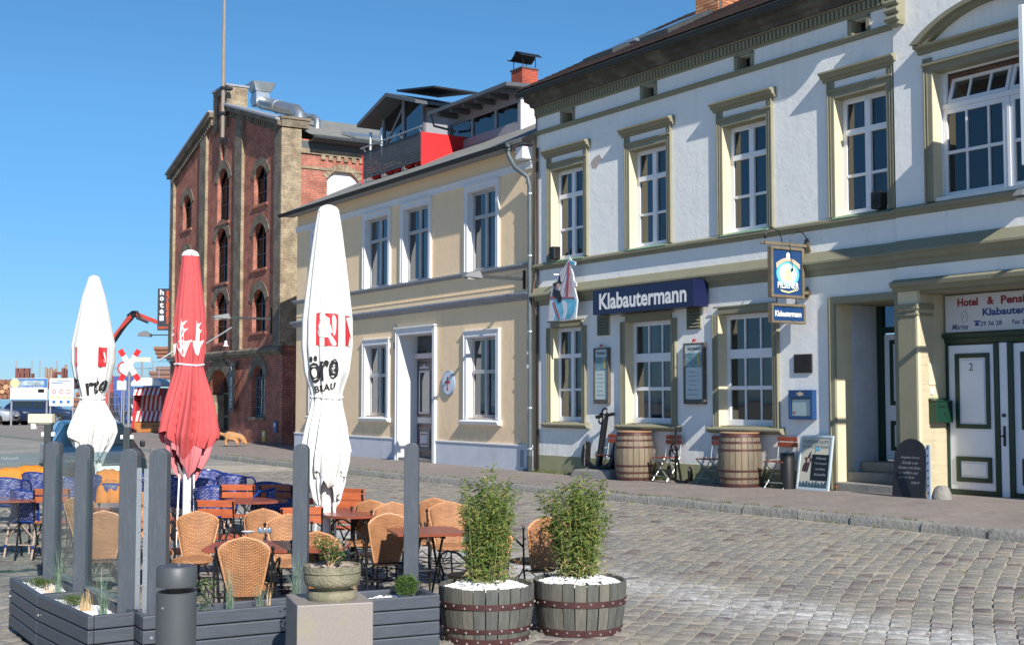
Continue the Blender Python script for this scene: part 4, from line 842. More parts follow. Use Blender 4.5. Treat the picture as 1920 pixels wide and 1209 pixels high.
# wall-arm street lamps
def arm_lamp(frame, x, z, L_, label, head=(.5, .17, .11), drop=0, mast=.25, stays=True):
    s = thing('street_lamp', label, 'lamp', frame.w(x, 0, z), frame.yaw, 'street lamps on wall arms')
    q = MB(); q.bar((0, -.03, -mast), (0, -.03, mast*.7), .06, .03); q.build('wall_plate', M['gutter'], s)
    q = MB(); q.bar((0, -.03, -.02), (0, -L_, -.02+drop), .055, .07); 
    if stays: q.tube([(0, -.03, mast*.6), (0, -L_*.45, 0)], .006, 5)
    q.build('arm', M['gutter'], s)
    h = MB(); a, b, c_ = head; y0 = -L_-a+.1; y1 = -L_+.12
    h.add([(-b*.6, y0, -.06), (b*.6, y0, -.06), (b, y1, -.08), (-b, y1, -.08), (-b*.45, y0+.08, .03), (b*.45, y0+.08, .03), (b*.6, y1-.05, c_*.7), (-b*.6, y1-.05, c_*.7)], [(0,1,5,4),(1,2,6,5),(2,3,7,6),(3,0,4,7),(4,5,6,7),(0,3,2,1)])
    h.build('lamp_head', mat('lamp_grey', (.17, .18, .19), .6) if 'lamp_grey' not in bpy.data.materials else bpy.data.materials['lamp_grey'], s, bevel=.02, seg=2)
    MB().box(-b*.5, b*.5, y0+.08, y1-.08, -.10, -.075).build('diffuser', mat('lamp_lens', (.5, .5, .48), .3) if 'lamp_lens' not in bpy.data.materials else bpy.data.materials['lamp_lens'], s)
    return s
arm_lamp(FW, 13.35, 4.42, 1.35, 'street lamp at the right edge, below the wide bay window', (.42, .16, .14), mast=.2)
# downpipes at the party wall
s = thing('downpipe', 'grey zinc downpipe with a swan neck between the yellow house and the hotel', 'pipe', FY.w(0, 0, 0), FY.yaw)
q = MB(); q.tube([(-.62, -.36, 7.42), (-.60, -.35, 7.25), (-.38, -.32, 6.95), (-.14, -.14, 6.72), (-.10, -.11, 6.5), (-.10, -.11, .35)], .055, 12); q.build('pipe', M['zincpipe'], s, smooth=True)
q = MB()
for z in (6.3, 4.9, 3.2, 1.5, .6): q.lathe([(.062, 0), (.068, .02), (.062, .05)], (-.10, -.11, z), 12, cap=False); q.box(-.11, -.09, -.11, 0, z+.01, z+.03)
q.build('pipe_clip', M['zinc'], s); MB().lathe([(.09, 0), (.09, .12), (.05, .16)], (-.62, -.36, 7.36), 12).build('hopper', M['zincpipe'], s); MB().lathe([(.062, 0), (.062, .35)], (-.10, -.11, .12), 12).build('boot', M['gutter'], s)
q = MB()
for z, r_ in ((2.75, .03), (2.45, .045)): q.tube([(-.10, -.17, z), (-.10, -.172, z)], r_, 12)
q.build('sticker', M['white'], s)
s = hthing('cable_pipe', 'thin rusty conduit running up the corner of the hotel beside the zinc downpipe', 'pipe', .06, -.04, .15); MB().tube([(0, 0, 0), (0, 0, 3.4), (-.02, -.1, 3.9), (0, -.02, 4.3), (0, 0, 8.0), (-.05, -.2, 8.3)], .014, 6).build('conduit', mat('rust_brown', (.16, .085, .06), .7), s)
MB().tube([(.05, .0, .0), (.05, 0, 7.2)], .022, 8).build('black_conduit', M['black'], s)
# ------------------------------------------------------------------ yellow house
yh = thing('town_house', 'pale yellow rendered town house with white window surrounds and a grey felt roof terrace', 'house', (FY.o.x, FY.o.y, 0), FY.yaw)
YL, YR = -13.55, -.14
U1 = [(-8.66, -7.25), (-6.36, -4.96), (-2.98, -1.67), (-12.3, -11.0)]; U0 = [(-8.62, -7.28), (-3.0, -1.66), (-12.3, -11.0)]
DR = (-6.55, -4.68)
mb = MB(); mb.wall([(YL, 0), (DR[0], 0), (DR[0], 3.42), (DR[1], 3.42), (DR[1], 0), (YR, 0), (YR, 7.55), (YL, 7.55)], [rect(a, b, 4.80, 6.75) for a, b in U1] + [rect(a, b, 1.28, 3.20) for a, b in U0], 0, .2)
mb.quad((YL, 0, 0), (YL, 9, 0), (YL, 9, 7.55), (YL, 0, 7.55)).quad((YR, 0, 0), (YR, 9, 0), (YR, 9, 7.55), (YR, 0, 7.55)); mb.build('wall', M['plaster_yellow'], yh)
def surround_y(x0, x1, z0, z1, w=.14, p=.05):
    q = MB(); q.box(x0-w, x0, -p, 0, z0, z1+w); q.box(x1, x1+w, -p, 0, z0, z1+w); q.box(x0, x1, -p, 0, z1, z1+w)
    q.box(x0-w-.02, x1+w+.02, -p-.03, -.0, z1+w, z1+w+.035); q.box(x0-w+.01, x0-w+.035, -p-.012, -p, z0, z1+w-.01).box(x1+w-.035, x1+w-.01, -p-.012, -p, z0, z1+w-.01).box(x0-.03, x1+.03, -p-.012, -p, z1+.02, z1+.045)
    o = q.build('window_surround', M['trim_white'], yh, bevel=.004)
    r = MB(); r.box(x0, x0+.006, -p+.005, .12, z0, z1).box(x1-.006, x1, -p+.005, .12, z0, z1).box(x0+.006, x1-.006, -p+.005, .12, z1-.006, z1); r.build('reveal', M['trim_white'], o); return o
for i, (a, b) in enumerate(U1):
    surround_y(a, b, 4.81, 6.75); c = (a+b)/2
    window(yh, a+.006, b-.006, 4.80, 6.744, .12, [(c, .10, .015)], [(6.12, .09, .03)], M['oldframe'], .07, curt=4 if i else 2)
    MB().box(a+.006, b-.006, -.02, .12, 4.78, 4.80).build('sill', M['ledge_grey'], yh)
for i, (a, b) in enumerate(U0):
    surround_y(a, b, 1.24, 3.20, .15); c = (a+b)/2
    window(yh, a+.006, b-.006, 1.28, 3.194, .13, [(c, .10, .03)], [(2.38, .09, .03)], M['oldframe'], .06, curt=4)
    MB().sweep([(0, 1.10), (.10, 1.12), (.14, 1.16), (.15, 1.20), (0, 1.24)], a-.22, b+.22).build('window_sill', M['trim_white'], yh, bevel=.004)
    MB().box(a, b, 0, .13, 1.235, 1.279).build('inner_sill', M['trim_white'], yh)
MB().sweep([(0, 4.69), (.05, 4.70), (.06, 4.74), (.12, 4.75), (.12, 4.79), (0, 4.805)], YL-.12, YR).build('sill_course', M['ledge_grey'], yh)
MB().sweep([(0, 4.28), (.015, 4.285), (.015, 4.30), (0, 4.305)], YL, YR).build('fine_moulding', M['plaster_yellow'], yh)
MB().sweep([(0, 3.96), (.05, 3.97), (.07, 4.02), (.15, 4.04), (.17, 4.09), (.17, 4.13), (0, 4.16)], YL-.16, YR).build('string_course', M['ledge_grey'], yh)
MB().sweep([(0, 6.93), (.03, 6.93), (.035, 7.06), (.06, 7.07), (.06, 7.10), (0, 7.11)], YL-.03, YR).build('frieze', M['trim_white'], yh)
MB().box(YR-.30, YR+.02, -.28, 0, 7.12, 7.42).build('eaves_block', M['trim_white'], yh, bevel=.02)
q = MB(); q.box(YL-.02, DR[0]-.15, -.03, 0, 0, .66).box(DR[1]+.15, YR+.03, -.03, 0, 0, .66); q.build('plinth', M['plinth_blue'], yh, bevel=.006)
MB().box(YL-.02, DR[0]-.15, -.05, 0, .66, .70).box(DR[1]+.15, YR+.03, -.05, 0, .66, .70).build('plinth_cap', M['trim_white'], yh, bevel=.006)
vm_ = MB().box(-.62, -.48, -.036, -.03, .2, .58).build('plinth_vent', M['ledge_grey'], yh)
# entrance
q = MB(); w = .16
q.box(DR[0]-w, DR[0], -.07, 0, 0, 3.42+w).box(DR[1], DR[1]+w*.8, -.07, 0, 0, 3.42+w).box(DR[0], DR[1], -.07, 0, 3.42, 3.42+w).box(DR[0]-w-.03, DR[1]+w*.8+.03, -.11, 0, 3.42+w, 3.46+w).box(DR[0]-w+.02, DR[0]-w+.05, -.085, -.07, 0, 3.5)
q.build('door_surround', M['trim_white'], yh, bevel=.005)
MB().box(DR[0], DR[0]+.008, -.06, .52, .1, 3.42).box(DR[1]-.008, DR[1], -.06, .52, .1, 3.42).box(DR[0]+.008, DR[1]-.008, -.06, .52, 3.41, 3.42).build('reveal', M['trim_white'], yh)
maroon = mat('maroon_door', (.085, .02, .022), .4); dgrey = mat('door_grey', (.14, .135, .14), .45); dpale = mat('door_pale_trim', (.5, .47, .5), .45)
for (a, b) in ((DR[0]+.04, -5.64), (-5.60, DR[1]-.04)):
    d = MB().box(a, b, .50, .55, .22, 2.78).build('door_leaf', dgrey, yh); w = b-a
    def fr(x0, x1, z0, z1, t, p, m, n='moulding'): q = MB(); q.box(x0, x0+t, .50-p, .50, z0, z1).box(x1-t, x1, .50-p, .50, z0, z1).box(x0+t, x1-t, .50-p, .50, z0, z0+t).box(x0+t, x1-t, .50-p, .50, z1-t, z1); q.build(n, m, d, bevel=.004)
    fr(a+.02, b-.02, 1.28, 2.72, .05, .01, maroon); fr(a+.14, b-.14, 1.34, 2.48, .05, .03, dpale); MB().box(a+.19, b-.19, .485, .49, 1.39, 2.43).build('pane', M['glass'], d)
    MB().box(a+.19, b-.19, .492, .4985, 1.39, 2.43).build('curtain', M['curtain'], d)
    fr(a+.02, b-.02, .28, 1.06, .06, .012, maroon); fr(a+.12, b-.12, .40, .94, .03, .02, dgrey); fr(a+.20, b-.20, .48, .86, .04, .025, dpale); MB().box(a+.26, b-.26, .47, .50, .56, .78).build('raised_panel', mat('door_lilac', (.42, .42, .50), .5) if 'door_lilac' not in bpy.data.materials else bpy.data.materials['door_lilac'], d)
    MB().box(a+.04, b-.04, .47, .50, 1.09, 1.25).build('rail', dpale, d, bevel=.01)
    MB().prism([(a+.14, 2.54), (b-.14, 2.54), (b-.22, 2.58), ((a+b)/2+.05, 2.60), ((a+b)/2, 2.68), ((a+b)/2-.05, 2.60), (a+.22, 2.58)], .47, .50).build('carved_crest', dpale, d)
MB().box(-5.64, -5.60, .46, .55, .22, 2.78).build('cover_strip', dgrey, yh); MB().sweep([(-.5, 2.79), (-.42, 2.80), (-.40, 2.86), (-.38, 2.93), (-.5, 2.95)], DR[0]+.01, DR[1]-.01).build('transom', dpale, yh)
MB().box(DR[0]+.05, DR[1]-.05, .5, .52, 2.98, 3.40).build('fanlight', M['glass'], yh); MB().quad((DR[0], .9, 2.7), (DR[1], .9, 2.7), (DR[1], .9, 3.42), (DR[0], .9, 3.42)).build('interior', M['room'], yh, fix=False)
MB().box(DR[0]+.0, DR[1], -.05, .55, 0, .20).build('door_step', stone, yh, bevel=.01)
MB().box(-6.95, -6.88, -.06, 0, 3.08, 3.22).build('bell_box', M['ledge_grey'], yh); MB().box(-6.82, -6.76, -.05, 0, 3.62, 3.70).build('bell_box', M['ledge_grey'], yh)
# roof
def ry_(x, d): return (x, d-.36, 7.56+d*.466)
q = MB(); q.quad(ry_(YL-.35, 0), ry_(YR+.1, 0), ry_(YR+.1, 6), ry_(YL-.35, 6)); q.quad((YL-.35, -.36, 7.46), ry_(YL-.35, 0), ry_(YL-.35, 6), (YL-.35, 5.4, 10.2)); q.quad((YL-.35, -.36, 7.47), (YR+.1, -.36, 7.47), ry_(YR+.1, 0), ry_(YL-.35, 0)); q.quad(ry_(YL-.35, 6), ry_(YR+.1, 6), (YR+.1, 10, 8), (YL-.35, 10, 8)); q.build('roof', M['felt'], yh)
MB().quad((YL-.35, -.36, 7.45), (YR+.1, -.36, 7.45), (YR+.1, 0, 7.45), (YL-.35, 0, 7.45)).build('soffit', M['ledge_grey'], yh, fix=False)
q = MB(); pr = [(.435+.075*math.cos(t), 7.50+.085*math.sin(t)) for t in [math.pi + math.pi*k/8 for k in range(9)]]; q.sweep(pr + [(o*.99+.004, z+.008) for o, z in reversed(pr)], YL-.4, YR-.35); q.tube([(YL-.4, -.51, 7.50), (YR-.35, -.51, 7.50)], .012, 6)
q.build('gutter', M['gutter'], yh, smooth=True)
# roof terrace: slatted front railing, red side board
y0 = 1.0; zb = 7.56+(y0+.36)*.466+.06
rail = MB()
for x in (-10.75, -9.6, -8.4, -7.25): rail.tube([(x, y0, zb-.1), (x, y0, zb+.86), (x+.0, y0-.1, zb+1.0)], .018, 6)
rail.tube([(-10.9, y0-.1, zb+1.0), (-7.1, y0-.1, zb+1.0)], .025, 8); rl = rail.build('terrace_railing', M['zinc'], yh, smooth=True)
sl_m = mat('charcoal_slat', (.06, .065, .07), .6, var=.2)
for k in range(11): MB().box(-10.82, -7.22, y0-.055, y0-.035, zb+.06+k*.075, zb+.06+k*.075+.063).build('slat', sl_m, rl)
MB().box(-7.21, -7.18, y0-.05, 3.4, 8.0, zb+.87).build('side_board', mat('signal_red_board', (.58, .018, .022), .5, var=.05), yh)
for k, x in enumerate((-10.3, -9.4, -8.9, -8.2, -7.6)): MB().box(x-.16, x+.22, y0+.05, y0+.2, zb+.02, zb+.22).build('red_flower_box' if k % 2 else 'clay_pot', M['red'], yh, bevel=.02)
for x in (-10.85, -10.80): pass
MB().tube([(-10.86, y0-.05, zb-.1), (-10.86, y0-.05, zb+.85)], .02, 6).tube([(-10.86, y0+.3, zb-.1), (-10.86, y0+.3, zb+.85)], .02, 6).build('corner_post', M['red'], yh)
grey_clad = mat('grey_cladding', (.27, .27, .30), .55, var=.05); dkg = mat('dormer_fascia', (.09, .10, .11), .5, var=.1)
dm = thing('x', None, None); bpy.data.objects.remove(dm)
def dormer_part(name, mb_, m, **k): return mb_.build(name, m, yh, **k)
dormer_part('dormer_wall', MB().box(-8.09, -7.95, 2.3, 6, 8.4, 9.86).box(-4.34, -4.2, 2.3, 6, 8.4, 9.86).box(-7.95, -4.34, 2.3, 2.42, 9.62, 9.86).box(-7.95, -4.34, 2.3, 2.42, 8.4, 9.0), grey_clad)
window(yh, -7.95, -4.34, 9.0, 9.62, 2.33, [(-6.75, .09, .01), (-5.5, .09, .01)], [], grey_clad, .05, curt=0, room=2)
dormer_part('dormer_side', MB().box(-4.199, -4.18, 2.3, 7, 8.2, 9.9), M['white'])
q = MB(); q.add([(-8.0, 1.6, 9.80), (-3.8, 1.6, 9.80), (-3.8, 7, 10.15), (-8.0, 7, 10.15), (-8.0, 1.6, 9.90), (-3.8, 1.6, 9.90), (-3.8, 7, 10.25), (-8.0, 7, 10.25)], [(0,3,2,1),(4,5,6,7),(0,1,5,4),(1,2,6,5),(2,3,7,6),(3,0,4,7)]); dr_ = dormer_part('dormer_roof', q, dkg)
for k in range(6): MB().box(-7.6+k*.68, -7.5+k*.68, 1.7, 2.3, 9.70, 9.81).build('rafter', dkg, dr_)
dormer_part('dormer_pipe', MB().tube([(-7.9, 1.65, 9.8), (-7.9, 1.75, 9.5), (-7.6, 2.3, 9.35)], .035, 8), dkg)
# gabled glass dormer further along
ax, ay, az = -11.45, 2.6, 11.22
q = MB(); q.prism([(-13.5, 10.62), (ax, az), (-9.5, 10.62), (-9.5, 10.52), (ax, az-.12), (-13.5, 10.50)], ay-.6, 7); gd = q.build('gabled_dormer_roof', dkg, yh)
q = MB(); q.box(-12.9, -12.8, ay, ay+.1, 9.3, 10.72).box(ax-.06, ax+.06, ay, ay+.1, 9.3, 11.05).box(-10.2, -10.1, ay, ay+.1, 9.3, 10.72).box(-12.9, -10.1, ay, ay+.1, 9.3, 9.75); q.bar((-12.8, ay+.05, 9.75), (ax, ay+.05, 10.9), .06, .06); q.build('gabled_dormer_frame', grey_clad, yh)
MB().prism([(-12.85, 9.75), (-10.15, 9.75), (-10.15, 10.66), (ax, 11.05), (-12.85, 10.66)], ay+.05, ay+.06).build('pane', M['glass'], yh); MB().quad((-12.85, ay+.5, 9.5), (-10.1, ay+.5, 9.5), (-10.1, ay+.5, 10.8), (-12.85, ay+.5, 10.8)).build('interior', M['room'], yh, fix=False)
MB().box(-10.16, -10.1, ay, 6, 9, 10.6).build('dormer_side', grey_clad, yh)
q = MB(); q.prism([(-11.3, 11.32), (-8.9, 10.95), (-8.9, 10.90), (-11.3, 11.26)], ay-.3, ay+1.2); q.build('solar_panel', M['black'], yh)
for x in (-13.1, -12.3): MB().tube([(x, ay-.3, 9.4), (x, ay-.3, 10.3)], .05, 8).build('vent_pipe', M['zinc'], yh)
# small red chimney with a curved cowl
cr_m = brick_mat('red_clinker', (.50, .10, .055), (.42, .08, .05), (.30, .10, .07), 'xy', .25, .075); chy = MB().box(-6.07, -5.5, 3.2, 3.72, 9.6, 10.86).build('chimney', cr_m, yh)
MB().box(-6.1, -5.47, 3.17, 3.75, 10.86, 10.90).build('cap_slab', dkg, chy)
q = MB()
for x in (-6.02, -5.55):
    for y in (3.25, 3.67): q.tube([(x, y, 10.9), (x, y, 11.18)], .012, 5)
n_ = 16; pts = [(-6.12+.70*k/n_, 11.2+.07*math.sin(k/n_*2*math.pi*1.1+3.4)+(.05 if k > 8 else 0)) for k in range(n_+1)]; q.prism(pts + [(x, z+.025) for x, z in reversed(pts)], 3.1, 3.8); q.build('cowl', M['black'], chy)
# oval crest sign, lamp arm
s = thing('oval_sign', 'oval white enamel sign with a red sword-shaped cross beside the maroon door', 'sign', FY.w(-3.90, -.05, 2.12), FY.yaw)
n_ = 28; E_ = lambda rx, rz: [(rx*math.cos(2*math.pi*k/n_), rz*math.sin(2*math.pi*k/n_)) for k in range(n_)]
MB().prism(E_(.30, .31), 0, .045).build('plate', mat('enamel_blue_rim', (.25, .34, .48), .4), s); MB().prism(E_(.265, .275), -.006, -.001).build('face', mat('enamel_white', (.60, .68, .76), .35, var=.08, scale=7), s)
MB().prism([(-.02, -.16), (.02, -.16), (.02, .16), (-.02, .16)], -.012, -.007).prism([(-.13, .0), (-.13, .05), (.13, .05), (.13, 0)], -.0125, -.0075).prism([(-.02, .13), (.05, .17), (.02, .10)], -.013, -.008).prism([(-.05, -.165), (.05, -.165), (.05, -.14), (-.05, -.14)], -.013, -.008).build('cross', M['red'], s)
arm_lamp(FY, -.45, 4.46, 1.32, 'street lamp on a long wall arm at the right end of the yellow house', (.42, .17, .15))
# ------------------------------------------------------------------ brick warehouse
FB = Frame(Vector((-7.512, 43.943, 0)) + FB.d * -1.07, -1480.0)
SB = Frame(FB.o, -1480.0); SB.d = FB.i.copy(); SB.i = -FB.d
bw = thing('brick_warehouse', 'tall red brick harbour warehouse with tan brick piers, arched windows and a stepped gable', 'building', (FB.o.x, FB.o.y, 0), FB.yaw)
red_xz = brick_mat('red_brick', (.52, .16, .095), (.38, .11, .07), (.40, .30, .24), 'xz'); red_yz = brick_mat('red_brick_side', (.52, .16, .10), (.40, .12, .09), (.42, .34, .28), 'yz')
tan_xz = brick_mat('tan_brick', (.25, .215, .155), (.18, .155, .115), (.23, .21, .17), 'xz'); tan_yz = brick_mat('tan_brick_sunlit_side', (.42, .345, .225), (.31, .26, .175), (.36, .32, .25), 'yz')  # sun-facing side copy is lighter than the front: sunlight put into its colour
XL = -13.1
gz_l, gz_r, gap = 11.55, 11.55, 13.25
wl = [(-11.62, -10.45, 8.95, 10.0, .42), (-11.62, -10.45, 6.45, 7.6, .42), (-11.62, -10.45, 4.05, 5.1, .42),
      (-7.1, -5.75, 8.7, 10.35, .5), (-7.25, -5.80, 6.30, 8.0, .5), (-7.25, -5.80, 3.92, 5.45, .5),
      (-2.95, -1.62, 8.88, 9.9, .42), (-2.98, -1.62, 6.50, 7.75, .45), (-3.0, -1.62, 4.18, 5.3, .45)]
gfw = (-2.95, -1.62, 1.08, 2.45, .5); drw = (-7.9, -5.35, .1, 1.9, 1.0)
ov = FB.hit(418, 282); oval = [(ov[0]+.26*math.cos(2*math.pi*k/14), ov[1]+.42*math.sin(2*math.pi*k/14)) for k in range(14)]
holes = [arch(a, b, z0, zs, r) for a, b, z0, zs, r in wl] + [arch(*gfw)] + [oval]
da = arch(*drw)
outer = [(XL, 0), da[0]] + list(reversed(da[2:])) + [da[1]] + [(0, 0), (0, gz_r), (-5.85, gap), (-7.5, gap), (XL, gz_l)]
outer = [(XL, 0), (drw[0], 0), (drw[0], drw[3])] + list(reversed(da[3:-1])) + [(drw[1], drw[3]), (drw[1], 0), (0, 0), (0, gz_r), (-5.85, gap), (-7.5, gap), (XL, gz_l)]
mb = MB(); mb.wall(outer, holes, 0, .22); n_ = len(da); mb.add([(x, 0, z) for x, z in da]+[(x, .7, z) for x, z in da], [(i, (i+1) % n_, (i+1) % n_+n_, i+n_) for i in range(n_)])
mb.quad((XL, 0, 0), (XL, 20, 0), (XL, 20, gz_l), (XL, 0, gz_l)); mb.build('gable_wall', red_xz, bw)
for a, b, z0, zs, r in wl:      # brick reveals face sideways, arched heads in tan brick
    MB().box(a, a+.012, .002, .15, z0, zs).build('reveal', red_yz, bw)
    wdw = (b-a)/2; r_ = (wdw*wdw+r*r)/(2*r); zc = zs+r-r_; a0 = math.asin(wdw/r_); n_ = 9; q = MB(); ri, ro = r_, r_+.32
    aa = [-a0*1.02+2*a0*1.02*k/n_ for k in range(n_+1)]; c = (a+b)/2
    for k in range(n_):
        t0, t1 = aa[k]+.004, aa[k+1]-.004; pts = [(c+ri*math.sin(t0), zc+ri*math.cos(t0)), (c+ri*math.sin(t1), zc+ri*math.cos(t1)), (c+ro*math.sin(t1), zc+ro*math.cos(t1)), (c+ro*math.sin(t0), zc+ro*math.cos(t0))]
        q.prism(pts, -.03, .0)
    q.build('window_arch', tan_xz, bw, kind='stuff')
    MB().box(a-.12, b+.12, -.06, .15, z0-.10, z0).build('window_sill', red_xz, bw, bevel=.01)
    window(bw, a+.02, b-.02, z0, zs+r-.02, .15, [((a+b)/2, .06, 0)], [(z0+(zs+r-z0)*k/3, .04, 0) for k in (1, 2)], M['black'], .06, curt=0, glass='glass_dark')
a, b, z0, zs, r = gfw; q = MB(); wdw = (b-a)/2; r_ = (wdw*wdw+r*r)/(2*r); zc = zs+r-r_; a0 = math.asin(min(1, wdw/r_)); c = (a+b)/2
for k in range(11):
    t0 = -a0+2*a0*k/11+.004; t1 = -a0+2*a0*(k+1)/11-.004; ri, ro = r_, r_+.38; q.prism([(c+ri*math.sin(t0), zc+ri*math.cos(t0)), (c+ri*math.sin(t1), zc+ri*math.cos(t1)), (c+ro*math.sin(t1), zc+ro*math.cos(t1)), (c+ro*math.sin(t0), zc+ro*math.cos(t0))], -.03, 0)
q.build('window_arch', tan_xz, bw, kind='stuff')
window(bw, a+.02, b-.02, z0, zs+r-.02, .16, [(a+(b-a)*k/4, .035, 0) for k in (1, 2, 3)], [(z0+.36*k, .035, 0) for k in range(1, 5)], mat('window_teal_grey', (.10, .14, .17), .5), .07, curt=0, glass='glass'); MB().box(a-.15, b+.15, -.10, .2, z0-.12, z0).build('window_sill', tan_xz, bw, bevel=.01)
a, b, z0, zs, r = drw; c = (a+b)/2; q = MB()
for k in range(15):
    t0 = -math.pi/2*.98+math.pi*.98*k/15+.004; t1 = t0+math.pi*.98/15-.008; rx = (b-a)/2; 
    P_ = lambda R_, t: (c+(rx+R_)*math.sin(t), zs+(r+R_)*math.cos(t)); q.prism([P_(0, t0), P_(0, t1), P_(.45, t1), P_(.45, t0)], -.05, 0)
q.build('door_arch', tan_xz, bw, kind='stuff')
q = MB().box(a, a+.35, .0, .6, 0, zs); q.build('reveal', tan_yz, bw); MB().quad((a, .7, 0), (b, .7, 0), (b, .7, 3), (a, .7, 3)).build('interior', M['room'], bw, fix=False)
q = MB()
for k in range(4): x = a+.25+(b-a-.3)*k/3; q.box(x-.04, x+.04, .5, .58, .1, 2.6)
q.box(a+.2, b, .5, .58, 1.0, 1.1).box(a+.2, b, .5, .58, 1.9, 2.0).box(a+.2, b, .52, .56, .1, .5); dd = q.build('door', dkg, bw); MB().box(a+.3, b-.1, .53, .54, .5, 2.6).build('pane', M['glass'], dd)
MB().quad((ov[0]-.3, .3, ov[1]-.5), (ov[0]+.3, .3, ov[1]-.5), (ov[0]+.3, .3, ov[1]+.5), (ov[0]-.3, .3, ov[1]+.5)).build('opening', M['black'], bw, fix=False)
q = MB(); n_ = 14
for k in range(n_):
    t0, t1 = 2*math.pi*k/n_+.03, 2*math.pi*(k+1)/n_-.03; q.prism([(ov[0]+.27*math.cos(t0), ov[1]+.43*math.sin(t0)), (ov[0]+.48*math.cos(t0), ov[1]+.68*math.sin(t0)), (ov[0]+.48*math.cos(t1), ov[1]+.68*math.sin(t1)), (ov[0]+.27*math.cos(t1), ov[1]+.43*math.sin(t1))], -.02, 0)
q.build('window_arch', tan_xz, bw, kind='stuff')
def zt(x): return gz_l+(gap-gz_l)*(x-XL)/(-7.5-XL) if x < -7.5 else (gap if x < -5.85 else gap+(gz_r-gap)*(x+5.85)/5.85)
for (p0, p1) in ((-9.08, -8.30), (-4.80, -4.02), (-.60, .0), (XL, XL+.45)):
    q = MB(); o = .12; q.add([(p0, -o, 3.6), (p1, -o, 3.6), (p1, 0, 3.6), (p0, 0, 3.6), (p0, -o, zt(p0)-.25), (p1, -o, zt(p1)-.25), (p1, 0, zt(p1)-.25), (p0, 0, zt(p0)-.25)], [(0,3,2,1),(4,5,6,7),(0,1,5,4),(1,2,6,5),(2,3,7,6),(3,0,4,7)]); q.build('brick_pier', tan_xz, bw)
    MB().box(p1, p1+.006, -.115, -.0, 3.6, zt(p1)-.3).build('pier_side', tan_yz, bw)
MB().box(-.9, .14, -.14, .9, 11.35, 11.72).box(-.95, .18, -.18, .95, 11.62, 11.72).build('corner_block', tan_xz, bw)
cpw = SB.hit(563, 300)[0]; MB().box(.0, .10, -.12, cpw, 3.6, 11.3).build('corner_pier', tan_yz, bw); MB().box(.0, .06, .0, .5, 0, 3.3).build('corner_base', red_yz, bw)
q = MB(); q.sweep([(0, 3.28), (.06, 3.30), (.08, 3.36), (.16, 3.40), (.18, 3.52), (.10, 3.60), (0, 3.62)], XL, .12); q.build('string_course', tan_xz, bw)
q = MB()
for k in range(26):            # corbel table under the raking eaves
    for s_ in (0, 1):
        x = (XL+.1+k*.213) if s_ == 0 else (-5.7+k*.213)
        z = zt(x)-.42; q.box(x, x+.11, -.16, 0, z, z+.26)
q.build('corbel_table', tan_xz, bw, kind='stuff')
for (xa, xb) in ((XL-.15, -7.45), (-5.9, .05)):
    q = MB(); za, zb_ = zt(max(xa, XL)), zt(min(xb, 0)); q.add([(xa, -.26, za-.16), (xb, -.26, zb_-.16), (xb, .3, zb_-.16), (xa, .3, za-.16), (xa, -.26, za+.02), (xb, -.26, zb_+.02), (xb, .3, zb_+.02), (xa, .3, za+.02)], [(0,3,2,1),(4,5,6,7),(0,1,5,4),(1,2,6,5),(2,3,7,6),(3,0,4,7)]); q.build('raking_cornice', tan_xz, bw)
    q = MB(); q.add([(xa, -.34, za+.02), (xb, -.34, zb_+.02), (xb, .3, zb_+.02), (xa, .3, za+.02), (xa, -.34, za+.10), (xb, -.34, zb_+.10), (xb, .3, zb_+.10), (xa, .3, za+.10)], [(0,3,2,1),(4,5,6,7),(0,1,5,4),(1,2,6,5),(2,3,7,6),(3,0,4,7)]); q.build('verge_flashing', M['ledge_grey'], bw)
q = MB().box(-7.5, -7.0, -.10, .0, 12.4, 14.05).box(-6.35, -5.85, -.10, 0, 12.4, 14.05).box(-7.0, -6.35, -.10, 0, 13.8, 14.05).box(-7.5, -5.85, .0, .75, 13.0, 14.05); q.build('stepped_gable', tan_xz, bw)
MB().box(-5.85, -5.84, -.0, .75, 13.0, 14.05).build('gable_side', tan_yz, bw); MB().box(-7.55, -5.8, -.15, .8, 14.05, 14.13).build('coping', M['ledge_grey'], bw)
MB().box(-7.0, -6.35, -.02, -.005, 12.4, 13.8).build('recess', red_xz, bw)
# side wall, roof
mb = MB(); aw = [SB.hit(613, 372), SB.hit(672, 330)]
sy0, sy1 = aw[0][0], aw[1][0]; sz = SB.hit(642, 320)[1]
ar = arch(sy0, sy1, 7.0, sz-.35, .35)
q = MB(); q.wall([(0, 0), (22, 0), (22, 11.0), (0, 11.0)], [ar], 0, .3); 
v2 = [(0+(-(y)) if False else 0, 0, 0) for y in ()]
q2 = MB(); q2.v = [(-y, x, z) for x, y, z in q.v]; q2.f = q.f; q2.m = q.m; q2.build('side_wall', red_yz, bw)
MB().box(-.14, -.13, sy0-.1, sy1+.1, 6.9, sz+.1).build('blind_window', M['white'], bw)
q = MB(); ym = (sy0+sy1)/2
for k in range(11):
    w_ = (sy1-sy0)/2; r_ = (w_*w_+.35**2)/.7; zc = sz-r_; a0 = math.asin(w_/r_); t0 = -a0+2*a0*k/11+.01; t1 = -a0+2*a0*(k+1)/11-.01
    pts = [(ym+R_*math.sin(t), zc+R_*math.cos(t)) for R_, t in ((r_, t0), (r_, t1), (r_+.2, t1), (r_+.2, t0))]; q.add([(.0, y, z) for y, z in pts]+[(.03, y, z) for y, z in pts], [(4,5,6,7),(0,1,5,4),(1,2,6,5),(2,3,7,6),(3,0,4,7)])
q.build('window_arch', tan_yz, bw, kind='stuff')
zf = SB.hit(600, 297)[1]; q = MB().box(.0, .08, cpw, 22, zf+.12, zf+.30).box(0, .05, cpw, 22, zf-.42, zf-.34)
for k in range(60): y = 1.4+k*.30; q.box(.0, .07, y, y+.16, zf-.05, zf+.12)
